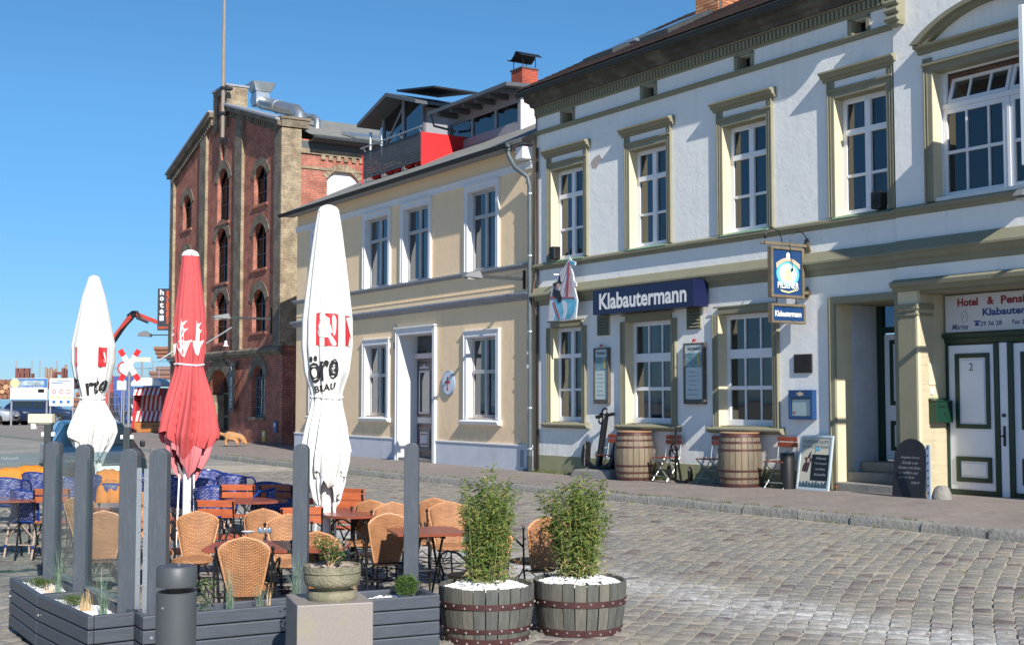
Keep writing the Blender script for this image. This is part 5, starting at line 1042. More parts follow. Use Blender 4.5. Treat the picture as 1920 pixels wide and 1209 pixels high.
q.build('corbel_table', tan_yz, bw, kind='stuff')
ze = SB.hit(600, 262)[1]
q = MB(); q.add([(.62, .9, ze), (.62, 22, ze), (-6.6, 22, 13.3), (-6.6, .9, 13.3), (.62, .9, ze-.12), (.62, 22, ze-.12)], [(0, 1, 2, 3), (4, 5, 1, 0)]); q.quad((XL-.3, .0, gz_l), (XL-.3, 22, gz_l), (-6.6, 22, 13.3), (-6.6, 0, 13.3)); q.quad((0, .3, 11.5), (0, .9, 11.5), (-6.6, .9, 13.3), (-6.6, .3, 13.3)); q.build('roof', M['felt'], bw, fix=False)
MB().box(.05, .62, .9, 22, ze-.14, ze-.10).build('soffit', dkg, bw); q = MB(); q.tube([(.66, .85, ze-.05), (.66, 22, ze-.05)], .08, 8); q.build('gutter', M['gutter'], bw, smooth=True); MB().box(0, .02, .5, 22, zf+.3, ze-.1).build('eaves_board', dkg, bw)
# ventilation ducts on the roof, roof lights
def bp(px, py, y): x, z = FB.hit(px, py, y); return Vector((x, y, z))
q = MB(); a = bp(470, 192, 1.3); q.box(a.x+.05, a.x+.6, 1.3, 1.9, a.z-.2, a.z+.35); q.add([(a.x+.03, 1.27, a.z+.35), (a.x+.62, 1.27, a.z+.35), (a.x+.62, 1.93, a.z+.35), (a.x+.03, 1.93, a.z+.35), (a.x-.18, 1.1, a.z+.72), (a.x+.8, 1.1, a.z+.72), (a.x+.8, 2.1, a.z+.72), (a.x-.18, 2.1, a.z+.72)], [(0,3,2,1),(4,5,6,7),(0,1,5,4),(1,2,6,5),(2,3,7,6),(3,0,4,7)])
vc = q.build('vent_cowl', M['zinc'], bw, bevel=.02)
q = MB(); p0, p1, p2, p3 = bp(480, 190, 1.6), bp(540, 205, 1.6), bp(562, 214, 1.6), bp(563, 250, 1.6)
q.tube([p0, p1, bp(555, 208, 1.6), bp(562, 218, 1.6), p3], [.25, .25, .25, .26, .26], 14); q.tube([bp(565, 217, 2.4), bp(590, 221, 2.4), bp(595, 226, 2.4), bp(595, 246, 2.4)], .13, 10); q.build('vent_duct', M['zinc'], bw, smooth=True, ang=60)
q = MB()
for t in (.25, .7): c_ = p0.lerp(p1, t); q.tube([c_, c_+(p1-p0).normalized()*.05], .28, 14)
q.build('duct_collar', M['zinc'], vc)
for (y, xx) in ((3.3, -.3), (5.2, -1.0)):
    zr = ze+(.62-xx)*(13.3-ze)/7.22; q = MB(); q.T = Matrix.Translation((xx, y, zr+.08)) @ Matrix.Rotation(math.atan2(13.3-ze, 7.22), 4, 'Y'); q.cbox((0, 0, 0), 1.3, 1.4, .10); q.build('roof_light', M['zinc'], bw)
# flagpole on the gable
s = thing('flagpole', 'tall weathered grey wooden flagpole rising from the warehouse gable', 'flagpole', FB.w(FB.hit(418, 200, -.35)[0], -.35, 11.9), FB.yaw)
q = MB(); q.tube([(0, 0, 0), (0, 0, 3), (.02, 0, 9.5)], [.075, .07, .05], 10); q.build('pole', mat('grey_weathered_wood', (.25, .22, .19), .8, var=.3, stretch=(8, 8, .6)), s, smooth=True); MB().box(-.13, .13, -.1, .35, .9, 1.0).build('clamp', M['iron'], s); MB().box(-.13, .13, -.1, .35, 1.9, 2.0).build('clamp', M['iron'], s)
# signs and lamps on the warehouse
lx, lz = FB.hit(510, 597)
arm_lamp(FB, lx, lz+.0, 1.7, 'street lamp on a wall arm above the arched ground-floor window of the warehouse', (.6, .2, .18), mast=.55, stays=False)
s = thing('wall_banner', 'narrow black vertical sign with pale lettering beside the warehouse door', 'sign', FB.w(-4.62, -.2, 1.25), FB.yaw); MB().box(-.31, .31, 0, .04, 0, 1.9).build('board', M['black'], s)
text('SPEICHER', 1.25, .2, 'lettering', lb, s, (0, -.006, .78), rot=(0, -R(90), R(90)), bold=.01) if False else None
t_ = text('SPEICHER', 1.2, .22, 'lettering', lb, s, (0, -.006, .75), rot=(R(90), -R(90), 0), bold=.01)
MB().tube([(-.08, -.006, 1.5), (.06, -.006, 1.6), (-.06, -.006, 1.72), (.08, -.006, 1.8)], .012, 5).build('emblem', lb, s)
s = thing('canopy_bracket', 'pair of slanting steel rods over the warehouse door carrying a thin glass canopy', 'canopy', FB.w(-7.9, 0, 3.3), FB.yaw)
q = MB(); q.tube([(3.0, -.05, 1.2), (2.6, -1.9, -.05)], .035, 6); q.tube([(-.2, -.05, 1.2), (-.4, -1.9, -.05)], .035, 6); q.build('rod', M['zinc'], s); MB().box(-.5, 2.8, -2.0, -.05, -.1, -.06).build('glass_sheet', M['glass_clear'], s)
s = thing('small_lantern', 'small white wall lantern hanging under the string course by the warehouse door', 'lamp', FB.w(-5.0, -.3, 3.75), FB.yaw); MB().lathe([(0, .22), (.05, .2), (.06, .05), (.12, 0), (0, -.02)], n=10).build('lantern', M['white'], s); MB().bar((0, 0, .22), (0, .3, .22), .03, .03).build('bracket', M['iron'], s)
for nm, zz, cc in (('meter_box', .95, (.05, .10, .24)), ('yellow_plate', .5, (.55, .38, .03))):
    xx, z_ = FB.hit(518, 800) if zz > .9 else FB.hit(497, 817)
    s = thing(nm, 'small blue box low on the warehouse wall near its corner' if zz > .9 else 'small yellow marker plate low on the warehouse wall', 'box' if zz > .9 else 'sign', FB.w(xx, -.06, z_), FB.yaw); MB().box(-.16, .16, 0, .06, -.2, .2).build('body', mat(nm+'_paint', cc, .5), s, bevel=.01); MB().box(-.08, .08, -.01, 0, .0, .14).build('label_plate', M['white'], s)
# hotel sign standing off the far corner of the warehouse, with its lamp
hx, hz = 0, 0
c0 = FB.w(XL, -.1, 0); dsg = c0.y
def atY(px, py, Y): return PD(px, py, Y)
s = thing('blade_sign', 'black blade sign with white hotel and orange vertical lettering at the far warehouse corner', 'sign', (0, 0, 0), 0)
tl, br = PD(296, 541, dsg), PD(323, 619, dsg); s.location = tl; w_, h_ = br.x-tl.x, tl.z-br.z
MB().box(0, w_, 0, .15, -h_, 0).build('board', mat('sign_charcoal', (.03, .035, .05), .5), s); org = mat('sign_orange', (.75, .10, .02), .5)
for k, ch_ in enumerate('hotel'): text(ch_, w_*.26, h_*.10 if ch_ not in 'htl' else h_*.125, 'lettering', M['white'], s, (w_*.28, -.01, -h_*(.09+.155*k)), bold=.03)
text('HAFENSPEICHER', h_*.80, w_*.27, 'lettering', org, s, (w_*.72, -.01, -h_*.44), rot=(R(90), -R(90), 0), bold=.03); text('REZEPTION', w_*.85, h_*.05, 'lettering', org, s, (w_*.5, -.01, -h_*.94), bold=.02)
MB().bar((w_, .07, -h_*.15), (w_+1.2, .07, -h_*.15), .06, .06).bar((w_, .07, -h_*.85), (w_+1.2, .07, -h_*.85), .06, .06).build('bracket', M['iron'], s)
s = thing('street_lamp', 'distant street lamp on a thin arm just below the blade sign', 'lamp', PD(323, 628, dsg), 0, 'street lamps on wall arms'); a = PD(268, 627, dsg)-s.location
MB().bar((0.9, 0, -.0), (a.x+.3, 0, 0), .05, .05).build('arm', M['gutter'], s); MB().prism([(a.x-.2, -.05), (a.x+.35, -.08), (a.x+.35, .05), (a.x+.1, .18), (a.x-.15, .08)], -.2, .2).build('lamp_head', bpy.data.materials['lamp_grey'], s)
# ------------------------------------------------------------------ things standing on the pavement
def curved_stave(rad, a0, a1, zs, t=.022, m=2):
    q = MB(); vs = []; nz = len(zs)
    for z in zs:
        r = rad(z)
        for k in range(m+1): a = a0+(a1-a0)*k/m; vs.append((r*math.cos(a), r*math.sin(a), z))
        for k in range(m+1): a = a0+(a1-a0)*k/m; vs.append(((r-t)*math.cos(a), (r-t)*math.sin(a), z))
    w = m+1; fs = []
    for i in range(nz-1):
        A = i*2*w; B = A+2*w
        for k in range(m): fs += [(A+k, A+k+1, B+k+1, B+k), (A+w+k+1, A+w+k, B+w+k, B+w+k+1)]
        fs += [(A, B, B+w, A+w), (A+m, A+w+m, B+w+m, B+m)]
    fs += [tuple(list(range(m, -1, -1))+list(range(w, 2*w))), tuple([(nz-1)*2*w+k for k in range(w)]+[(nz-1)*2*w+w+k for k in range(m, -1, -1)])]
    q.add(vs, fs); return q
hoopm = mat('rusty_hoop', (.085, .035, .035), .55, metal=.3, var=.3, scale=7); rivet = mat('rivet', (.5, .48, .45), .4, metal=.6)
def staves(par, rad, hgt, n, mats, rg, zs, jag=0.0):
    for k in range(n):
        a0 = 2*math.pi*k/n+.012; a1 = 2*math.pi*(k+1)/n-.012; zz = list(zs); zz[-1] += rg.uniform(-jag, jag)
        dr = rg.uniform(-.002, .002); curved_stave(lambda z: rad(z)+dr, a0, a1, zz).build('stave', rg.choice(mats), par, smooth=True, ang=40)
def hoop(par, rad, z0, z1, n=40, rv=0):
    q = MB(); p = [(rad(z0)+.001, z0), (rad(z0)+.007, z0), (rad(z1)+.007, z1), (rad(z1)+.001, z1)]
    q.lathe(p, n=n, cap=False); h = q.build('hoop', hoopm, par, smooth=True, ang=40)
    if rv:
        q = MB(); zc = (z0+z1)/2
        for k in range(rv): a = 2*math.pi*(k+.3)/rv; r = rad(zc)+.006; q.cbox((r*math.cos(a), r*math.sin(a), zc+(.008 if k % 2 else -.008)), .014, .014, .014)
        q.build('rivet', rivet, par, kind='stuff')
oak = [wood_mat('oak_stave_'+n, c, c2, .6, (6, 6, .8), .25, 4) for n, c, c2 in (('a', (.23, .185, .125), (.14, .115, .08)), ('b', (.20, .165, .115), (.11, .095, .07)), ('c', (.26, .21, .145), (.17, .135, .09)))]
def barrel(p, rz, label, seed):
    s = thing('wine_barrel', label, 'barrel', p, rz, 'wine barrels used as pub tables'); rg = random.Random(seed); Hh = .93
    rad = lambda z: .325+.060*(1-((z-Hh/2)/(Hh/2))**2); zs = [Hh*k/8 for k in range(9)]
    staves(s, rad, Hh, 22, oak, rg, zs)
    for z0, z1 in ((.01, .065), (.14, .175), (.27, .305), (.63, .665), (.76, .795), (.865, .92)): hoop(s, rad, z0, z1)
    MB().lathe([(.0, Hh-.02), (.30, Hh-.02)], n=24, cap=False).build('head', oak[1], s); MB().lathe([(.0, Hh+.0), (.345, Hh), (.345, Hh+.02), (0, Hh+.02)], n=32, cap=False).build('round_top', wood_mat('barrel_top', (.45, .26, .13), (.32, .18, .10), .35), s, smooth=True)
    return s
def on_wall(px_, py_, off, z=None):
    x = FW.hit(px_, py_, -off)[0]; return FW.w(x, -off, pz(x) if z is None else z), x
bA = Vector((2.375, 25.0, pz(3.96))); barrel(bA, .3, 'wine barrel between the tall anchor and the middle window, left one', 1)
bB = Vector((3.99, 22.52, pz(6.93))); barrel(bB, 1.2, 'wine barrel beneath the right ground-floor window, right one', 2)
# folding chairs by the barrels
slatred = wood_mat('oiled_red_slat', (.34, .075, .035), (.22, .045, .025), .4, (3, 3, 3), .05, 3); chrome = mat('pale_metal', (.45, .50, .50), .35, metal=.6)
def slat_chair(name, p, rz, label, group, wood, metal, sc=1.0):
    s = thing(name, label, 'chair', p, rz, group); w = .40
    q = MB()
    for x in (-w/2, w/2):
        q.tube([(x, .22, 0), (x, .02, .24), (x, -.19, .44)], .011, 6); q.tube([(x*1.04, -.20, 0), (x*1.04, .0, .22), (x*1.04, .14, .46), (x*1.04, .20, .86)], .011, 6)
    q.tube([(-w/2, .2, .02), (w/2, .2, .02)], .009, 6); q.tube([(-w/2, -.19, .10), (w/2, -.19, .10)], .009, 6); q.tube([(-w/2, .02, .24), (w/2, .02, .24)], .009, 6)
    q.build('frame', metal, s)
    for k in range(5): MB().box(-w/2-.01, w/2+.01, -.21+k*.078, -.15+k*.078, .445, .463).build('seat_slat', wood, s, bevel=.003)
    for k in range(2): MB().box(-w/2-.02, w/2+.02, .165, .183, .70+k*.095, .775+k*.095).build('back_slat', wood, s, bevel=.003)
    return s
for i, (px_, py_, off, r_, lb_) in enumerate(((1143, 825, .28, .1, 'folding slatted chair squeezed between the tall anchor and the left barrel'), (1250, 822, .26, .0, 'folding slatted chair right of the left barrel, beside the small anchor'), (1334, 825, .25, -.1, 'folding slatted chair just left of the right barrel'), (1464, 828, .24, .05, 'folding slatted chair between the right barrel and the black ash bin'))):
    p, x = on_wall(px_, py_, off); slat_chair('folding_chair', p, FW.yaw+r_, lb_, 'folding chairs along the hotel wall', slatred, chrome)
# anchors
def anchor(p, rz, label, hgt, tilt, rs, stock=True, flip=False):
    s = thing('anchor', label, 'anchor', p, rz, 'old ship anchors in front of the hotel')
    T = Matrix.Rotation(tilt, 4, 'X'); q = MB(); q.T = T
    q.bar((0, 0, .0), (0, 0, hgt), rs*1.5, rs*1.2); q.build('shank', M['iron'], s, bevel=.015)
    q = MB(); q.T = T; R0 = hgt*.36; pts = []; rr = []
    for k in range(-8, 9): t = k/8*R(75); pts.append((R0*1.25*math.sin(t), 0, R0-.02-R0*math.cos(t))); rr.append(rs*(1.05-.45*abs(k)/8))
    q.tube(pts, rr, 8); q.build('arms', M['iron'], s, smooth=True)
    for sg in (-1, 1):
        q = MB(); q.T = T; c = Vector((sg*R0*1.21, 0, R0*.70)); q.prism([(c.x-.10*sg*hgt, c.z-.24*hgt), (c.x-.07*sg*hgt, c.z-.08*hgt), (c.x-.05*sg*hgt, c.z+.08*hgt), (c.x-.01*sg*hgt, c.z+.24*hgt), (c.x+.05*sg*hgt, c.z+.10*hgt), (c.x+.05*sg*hgt, c.z-.06*hgt), (c.x-.01*sg*hgt, c.z-.22*hgt)], -.075*hgt, .075*hgt); q.build('fluke', M['iron'], s, bevel=.02, seg=2)
    q = MB(); q.T = T; n_ = 14; q.tube([(-.05+.075*math.cos(2*math.pi*k/n_), -.06, hgt-.10+.11*math.sin(2*math.pi*k/n_)) for k in range(n_)], .022, 6, closed=True); q.tube([(.08*math.cos(2*math.pi*k/n_)-.02, -.05+.03, hgt+.03+.08*math.sin(2*math.pi*k/n_)) for k in range(n_)], .02, 6, closed=True); q.build('shackle', M['iron'], s)
    if stock:
        q = MB(); q.T = T; q.tube([(-.16, -.12, hgt-.09), (.16, .10, hgt+.02)], .035, 8); q.build('stock', M['iron'], s)
    return s
p, x = on_wall(1122, 872, .40); anchor(p+Vector((0, 0, .18)), FW.yaw, 'tall black anchor leaning upright on a stone under the left menu board', 1.12, R(-10), .078)
sk = thing('anchor_plinth', 'low rough stone slab carrying the tall black anchor', 'stone', p, FW.yaw); MB().add([(-.62, -.30, -.05), (.75, -.34, -.05), (.8, .25, -.05), (-.55, .3, -.05), (-.56, -.24, .15), (.68, -.27, .19), (.72, .2, .2), (-.5, .25, .17)], [(0,3,2,1),(4,5,6,7),(0,1,5,4),(1,2,6,5),(2,3,7,6),(3,0,4,7)]).build('slab', stone, sk, bevel=.04, seg=2)
p, x = on_wall(1277, 902, .55); a2 = anchor(p+Vector((0, 0, .04)), FW.yaw+.1, 'small black anchor with a long thin rod, between the two barrels', .60, R(12), .035, stock=False)
q = MB(); q.tube([(-.14, 0, .0), (-.14, .02, 1.0)], .022, 8); q.build('long_rod', M['iron'], a2)
# ash bin, poster frame, chalkboard, marker rail, guard stone
p = PD(1477, 917, 21.8); p.z = pz(7.2)
s = thing('ash_bin', 'slim black cylindrical bin beside the hotel poster board', 'bin', p); MB().lathe([(.118, 0), (.118, .60), (.112, .615), (.10, .615), (.10, .60), (0, .60)], n=24).build('body', M['black'], s, smooth=True, ang=40); MB().lathe([(.085, .60), (.04, .64), (0, .65)], n=16).build('ash_bowl', M['zinc'], s, smooth=True)
p = PD(1523, 919, 21.4); p.z = pz(8.0)
s = thing('poster_board', 'white framed poster board with a chalk menu leaning against the wall near the entrance', 'notice board', p, FW.yaw); s.rotation_euler = (R(-9), 0, FW.yaw); w, h = .72, .92
frm = mat('poster_frame', (.55, .64, .68), .35, metal=.2)
MB().box(-w/2, -w/2+.04, -.02, .02, 0, h).box(w/2-.04, w/2, -.02, .02, 0, h).box(-w/2+.04, w/2-.04, -.02, .02, 0, .04).box(-w/2+.04, w/2-.04, -.02, .02, h-.04, h).build('frame', frm, s, bevel=.004)
MB().box(-w/2+.04, w/2-.04, -.008, .01, .04, h-.04).build('poster', mat('poster_paper', (.55, .54, .44), .5, c2=(.42, .50, .48), scale=3), s)
text('HAFENKNEIPE', .56, .065, 'lettering', mat('poster_ink', (.12, .17, .20), .6), s, (0, -.011, h-.11)); text('KLABAUTERMANN', .56, .055, 'lettering', bpy.data.materials['poster_ink'], s, (0, -.011, h-.19))
MB().box(-.06, w/2-.05, -.014, -.0085, .17, .60).build('black_panel', M['black'], s)
for k, ln in enumerate(('Heute', 'Fischsuppe', 'mit Brot', 'Scholle')): text(ln, .22+.04*(k % 2), .04, 'chalk_line', lb, s, (.14, -.0155, .54-.09*k), shear=.3)
MB().prism([(-.26, .62-.3), (-.14, .30), (-.10, .45), (-.06, .52), (-.10, .54), (-.09, .66), (-.16, .55), (-.22, .54), (-.19, .48), (-.24, .42)], -.013, -.0085).build('figure_print', mat('print_dark', (.06, .035, .035), .6), s); MB().prism([(-.17, .46), (-.11, .46), (-.11, .53), (-.16, .53)], -.0145, -.0135).build('face_print', bpy.data.materials['painted_skin'], s)
q = MB()
for k in range(9): q.prism([(-.31+.068*k, .05), (-.25+.068*k, .05), (-.25+.068*k, .10+.03*(k % 3)), (-.28+.068*k, .15), (-.31+.068*k, .10)], -.012-.0003*k, -.0085)
q.build('crowd_print', mat('print_teal', (.05, .10, .14), .6, var=.5, scale=20), s, kind='stuff')
MB().box(.0, .012, -.0145, -.0135, .62, .72).box(.012, .10, -.0145, -.0135, .67, .72).build('flag_print', blue, s)
p = PD(1703, 932, 19.45); p.z = pz(10.4)
s = thing('chalkboard', 'round-topped black chalkboard standing against the cream pier beside door 2', 'chalkboard', p, FW.yaw); s.rotation_euler = (R(-6), 0, FW.yaw)
bd = [(-.31, 0), (.31, 0), (.31, .58)] + [(.31*math.cos(t), .58+.31*math.sin(t)) for t in [math.pi*k/14 for k in range(1, 14)]] + [(-.31, .58)]
MB().prism(bd, 0, .03).build('board', mat('slate_board', (.016, .017, .022), .55, var=.3), s, bevel=.006)
chm = mat('chalk', (.32, .33, .36), .8)
for k, (ln, x, w) in enumerate((('Angebot heute:', 0, .36), ('Scholle vom', .0, .30), ('Kutter mit Brat-', 0, .42), ('kartoffeln und', -.02, .36), ('grüner Salat', -.05, .30), ('9,80 €', .12, .16))): text(ln, w, .045, 'chalk_line', chm, s, (x, -.003, .60-.075*k), shear=.35, kind='stuff')
s = thing('marker_rail', 'thin pale perforated metal rail standing upright right of the chalkboard', 'rail', PD(1742, 931, 19.0), FW.yaw); s.location.z = pz(10.9); MB().box(-.03, .03, -.012, .012, 0, .80).build('rail', mat('rail_blue', (.38, .48, .60), .4, metal=.3), s); q = MB()
for k in range(7): q.box(-.008, .008, -.016, -.0122, .08+.11*k, .11+.11*k)
q.build('hole', M['black'], s, kind='stuff')
s = thing('guard_stone', 'rounded worn granite guard stone at the left foot of double door 2', 'stone', PD(1766, 922, 19.0), FW.yaw+.2); s.location.z = pz(11)-.02; MB().lathe([(.15, 0), (.14, .10), (.10, .19), (.06, .22), (0, .225)], n=10).build('stone', kmat, s, smooth=True, ang=60)
p = PD(1568, 917, 21.2); p.z = pz(8.6)+.02
s = thing('flower', 'tiny orange flower on the pavement at the foot of the entrance surround', 'flower', p); q = MB(); tuft(q, (0, 0, 0), 14, .07, random.Random(2), .05); q.build('leaves', gmm, s, kind='stuff', fix=False); MB().lathe([(0, 0), (.025, .02), (0, .03)], (0, 0, .03), 6).build('blossom', mat('orange_petal', (.7, .15, .04), .6), s)
# dog
fur = mat('ginger_fur', (.42, .20, .08), .9, c2=(.55, .30, .14), scale=18, bump=.8, bscale=60)
p = P(437, 837, .12); dg = thing('dog', 'small ginger long-haired dog sniffing the pavement by the warehouse', 'dog', p, R(-8)); dg.scale = (1, 1, 1.22)
def skin(name, joints, edges, m, par, sub=2, root=0):
    me = bpy.data.meshes.new(name); me.from_pydata([j[:3] for j in joints], edges, []); me.update(); o = bpy.data.objects.new(name, me); col.objects.link(o); o.parent = par
    md = o.modifiers.new('skin', 'SKIN'); sv = me.skin_vertices[0].data if me.skin_vertices else None
    if sv is None:
        import bmesh
        b = bmesh.new(); b.from_mesh(me); b.verts.layers.skin.verify(); b.to_mesh(me); b.free(); sv = me.skin_vertices[0].data
    for i, j in enumerate(joints):
        r = j[3]; sv[i].radius = (r, r) if not hasattr(r, '__len__') else r; sv[i].use_root = (i == root)
    md.use_smooth_shade = True; sb = o.modifiers.new('sub', 'SUBSURF'); sb.levels = sub; sb.render_levels = sub
    me.materials.append(m); return o
Jt = [(-.24, 0, .31, .115), (-.05, 0, .30, .115), (.14, 0, .31, .13), (.27, 0, .28, .10), (.37, 0, .19, .09), (.45, 0, .10, .05), (.50, 0, .06, .032),
      (-.34, 0, .33, .045), (-.46, 0, .36, .05), (-.56, 0, .36, .03),
      (.15, .07, .20, .06), (.13, .07, .11, .045), (.15, .07, .03, .04), (.15, -.07, .20, .06), (.18, -.07, .11, .045), (.19, -.07, .03, .04),
      (-.22, .07, .22, .07), (-.27, .07, .12, .05), (-.23, .07, .03, .04), (-.20, -.07, .22, .07), (-.25, -.07, .12, .05), (-.19, -.07, .03, .04)]
skin('body', Jt, [(0,1),(1,2),(2,3),(3,4),(4,5),(5,6),(0,7),(7,8),(8,9),(2,10),(10,11),(11,12),(2,13),(13,14),(14,15),(0,16),(16,17),(17,18),(0,19),(19,20),(20,21)], fur, dg, root=1)
for sg in (-1, 1): MB().prism([(.33, .24), (.40, .22), (.37, .10), (.33, .12)], sg*.075, sg*.10).build('ear', fur, dg, bevel=.008, seg=2)
MB().tube([(.22, -.09, .28), (.22, -.02, .42), (.22, .07, .40), (.22, .09, .30)], .012, 6).build('harness', mat('harness_blue', (.05, .15, .25), .6), dg)
MB().lathe([(0, 0), (.014, .008), (0, .018)], (.515, 0, .06), 8).build('nose', M['black'], dg)
# ------------------------------------------------------------------ terrace in front
TZ = -.25
def rim(px_, py_): return P(px_, py_, TZ+.46)
planter = mat('planter_slate_blue', (.06, .072, .092), .5, var=.12, scale=3, bump=.15, bscale=14, stretch=(1, 1, 6), stain=(.14, .14, .13), stain_amt=.35, stain_scale=7)
postm = mat('post_slate_blue', (.066, .08, .10), .5, var=.12, scale=3, bump=.12, bscale=14, stretch=(6, 6, 1), stain=(.13, .135, .13), stain_amt=.35, stain_scale=6)
peb = mat('white_pebble', (.80, .81, .82), .6)
def pebble_mesh(inside, n, z, rg, dome, r0=.012, r1=.022):
    q = MB(); k = 0
    while k < n:
        p = inside(rg); 
        if p is None: continue
        x, y = p; r = rg.uniform(r0, r1); zz = z+dome(x, y)+rg.uniform(-.006, .006); a = rg.uniform(0, 3); c, s_ = math.cos(a), math.sin(a)
        vs = [(0, 0, r*.7)]+[(r*math.cos(t)*1.15, r*math.sin(t)*.85, rg.uniform(-.1, .35)*r) for t in [i*math.pi/2.5 for i in range(5)]]+[(0, 0, -r*.6)]
        vs = [(x+c*u-s_*v, y+s_*u+c*v, zz+w) for u, v, w in vs]; q.add(vs, [(0, 1+i, 1+(i+1) % 5) for i in range(5)]+[(6, 1+(i+1) % 5, 1+i) for i in range(5)]); k += 1
    return q
def grassclump(par, x, y, z, h, n, rg, m, spread=.03, w=.0025, lean=.45, name='grass_blades'):
    q = MB()
    for _ in range(n):
        a = rg.uniform(0, 6.28); r = rg.uniform(0, spread); b = Vector((x+r*math.cos(a), y+r*math.sin(a), z)); hh = h*rg.uniform(.5, 1.1); a2 = rg.uniform(0, 6.28); L_ = rg.uniform(.1, lean)
        d = Vector((math.cos(a2), math.sin(a2), 0)); s_ = Vector((-d.y, d.x, 0))*w; prev = None; vs = []
        for k in range(5): t = k/4; c = b+d*(L_*hh*t*t)+Vector((0, 0, hh*(t-.25*L_*t*t))); ww = s_*(1-t*.9); vs += [c-ww, c+ww]
        q.add(vs, [(2*k, 2*k+1, 2*k+3, 2*k+2) for k in range(4)])
    return q.build(name, m, par, kind='stuff', fix=False)
blade = mat('blue_green_blade', (.16, .24, .17), .6, var=.3, scale=30); straw = mat('cut_straw', (.55, .40, .22), .7, var=.2, scale=40); moss = mat('cushion_green', (.09, .14, .03), .85, var=.5, scale=40)
canem = mat('green_cane', (.20, .22, .07), .6, var=.3, scale=30)
bambooleaf = mat('bamboo_leaf', (.20, .28, .065), .5, var=.4, scale=25, c2=(.08, .14, .03))
leafm = mat('shrub_leaf', (.09, .17, .035), .5, var=.4, scale=25); leaf2 = mat('yellow_leaf', (.38, .34, .09), .6, var=.3, scale=20)
def leaves(par, n, pos, size, m, rg, name='foliage', droop=.3, asp=.35, kind='stuff'):
    q = MB()
    for _ in range(n):
        p = pos(rg)
        if p is None: continue
        a = rg.uniform(0, 6.28); L_ = size*rg.uniform(.6, 1.25); up = rg.uniform(-droop, .7); d = Vector((math.cos(a), math.sin(a), up)).normalized(); s_ = d.cross(Vector((0, 0, 1))).normalized()*L_*asp*.5; p = Vector(p)
        n_ = s_.cross(d).normalized()*L_*.08
        q.add([p, p+d*L_*.45+s_+n_, p+d*L_, p+d*L_*.45-s_+n_, p+d*L_*.45-n_*.5], [(0, 1, 4), (1, 2, 4), (0, 4, 3), (4, 2, 3)])
    return q.build(name, m, par, kind=kind, fix=False)
def trough(name, c0, c1, width, side, label, boards=4, hgt=.46, closed=True):
    """box planter of stacked boards; c0->c1 is the near long top edge, body lies on 'side' of it"""
    c0 = Vector((c0.x, c0.y, 0)); c1 = Vector((c1.x, c1.y, 0)); d = (c1-c0); L_ = d.length; rz = math.atan2(d.y, d.x)
    s = thing(name, label, 'planter', (c0.x, c0.y, TZ), rz, 'slate grey board planters round the terrace')
    y0, y1 = (0, width) if side > 0 else (-width, 0); t = .045; bh = (hgt-.05)/boards
    for k in range(boards):
        z0 = .05+k*bh; z1 = z0+bh-.008
        MB().box(0, L_, y0, y0+t, z0, z1).build('board', planter, s, bevel=.008, seg=2); MB().box(0, L_, y1-t, y1, z0, z1).build('board', planter, s, bevel=.008, seg=2)
        MB().box(-.002, t, y0+t+.002, y1-t-.002, z0, z1).build('board', planter, s, bevel=.008, seg=2); MB().box(L_-t, L_+.002, y0+t+.002, y1-t-.002, z0, z1).build('board', planter, s, bevel=.008, seg=2)
    for x in (.08, L_-.12):
        for y in (y0+.06, y1-.10): MB().box(x, x+.04, y, y+.04, 0, .055).build('foot', M['gutter'], s)
    MB().box(.03, L_-.03, y0+.03, y1-.03, .06, hgt-.09).build('soil', mat('potting_soil', (.04, .03, .02), .95) if 'potting_soil' not in bpy.data.materials else bpy.data.materials['potting_soil'], s)
    rg = random.Random(int(L_*1000)); pebble_mesh(lambda r: (r.uniform(.06, L_-.06), r.uniform(y0+.06, y1-.06)), int(L_*width*2600), hgt-.075, rg, lambda x, y: .02*math.sin(x*9)*math.sin(y*11)).build('pebbles', peb, s, kind='stuff', fix=False)
    q = MB()
    for x in (.06,): q.tube([(x, y0-.003, hgt-.16), (x, y0-.008, hgt-.16)], .012, 8)
    q.build('screw', M['zinc'], s)
    return s, L_, (y0+y1)/2, hgt-.06
pA0, pA1, pB1, pB2 = rim(18, 1080), rim(69, 1112), rim(165, 1153), rim(262, 1148)
rg = random.Random(9)
wB = .38
dAB = (pB1-pA0); dAB.z = 0; dAB.normalize()
sA, LA, yA, zA = trough('planter_box', pA0, pA1-dAB*.006, wB, 1, 'leftmost board planter with a low green cushion and white pebbles')
grassclump(sA, LA*.75, yA+.03, zA, .42, 60, rg, blade, lean=.7); grassclump(sA, LA*.75, yA-.04, zA, .10, 30, rg, straw, .05, .003, .3, 'cut_stems'); leaves(sA, 900, lambda r: (LA*.3+r.gauss(0, .10), yA+r.gauss(0, .05), zA+.02+abs(r.gauss(0, .02))), .022, moss, rg, 'cushion_plant')
sB, LB, yB, zB = trough('planter_box', pA1+dAB*.006, pB1, wB, 1, 'board planter at the near left corner with tall dry grass and cut stems')
grassclump(sB, LB*.55, yB-.02, zB, .16, 40, rg, straw, .05, .004, .25, 'cut_stems'); grassclump(sB, LB*.80, yB, zB, .45, 60, rg, blade, lean=.8); leaves(sB, 900, lambda r: (LB*.28+r.gauss(0, .10), yB+r.gauss(0, .05), zB+.02+abs(r.gauss(0, .02))), .022, moss, rg, 'cushion_plant')
pC0, pC1, pD0, pD1 = rim(268, 1153), rim(512, 1133), rim(640, 1125), rim(825, 1112)
sC, LC, yC, zC = trough('planter_box', pC0, pC1+(pC1-pC0).normalized()*.35, .36, 1, 'long board planter behind the dark bollard light with thin blue grass')
for fx, h in ((.52, .40), (.92, .52), (.70, .2)): grassclump(sC, LC*fx, yC, zC, h, 46, rg, blade, lean=.6)
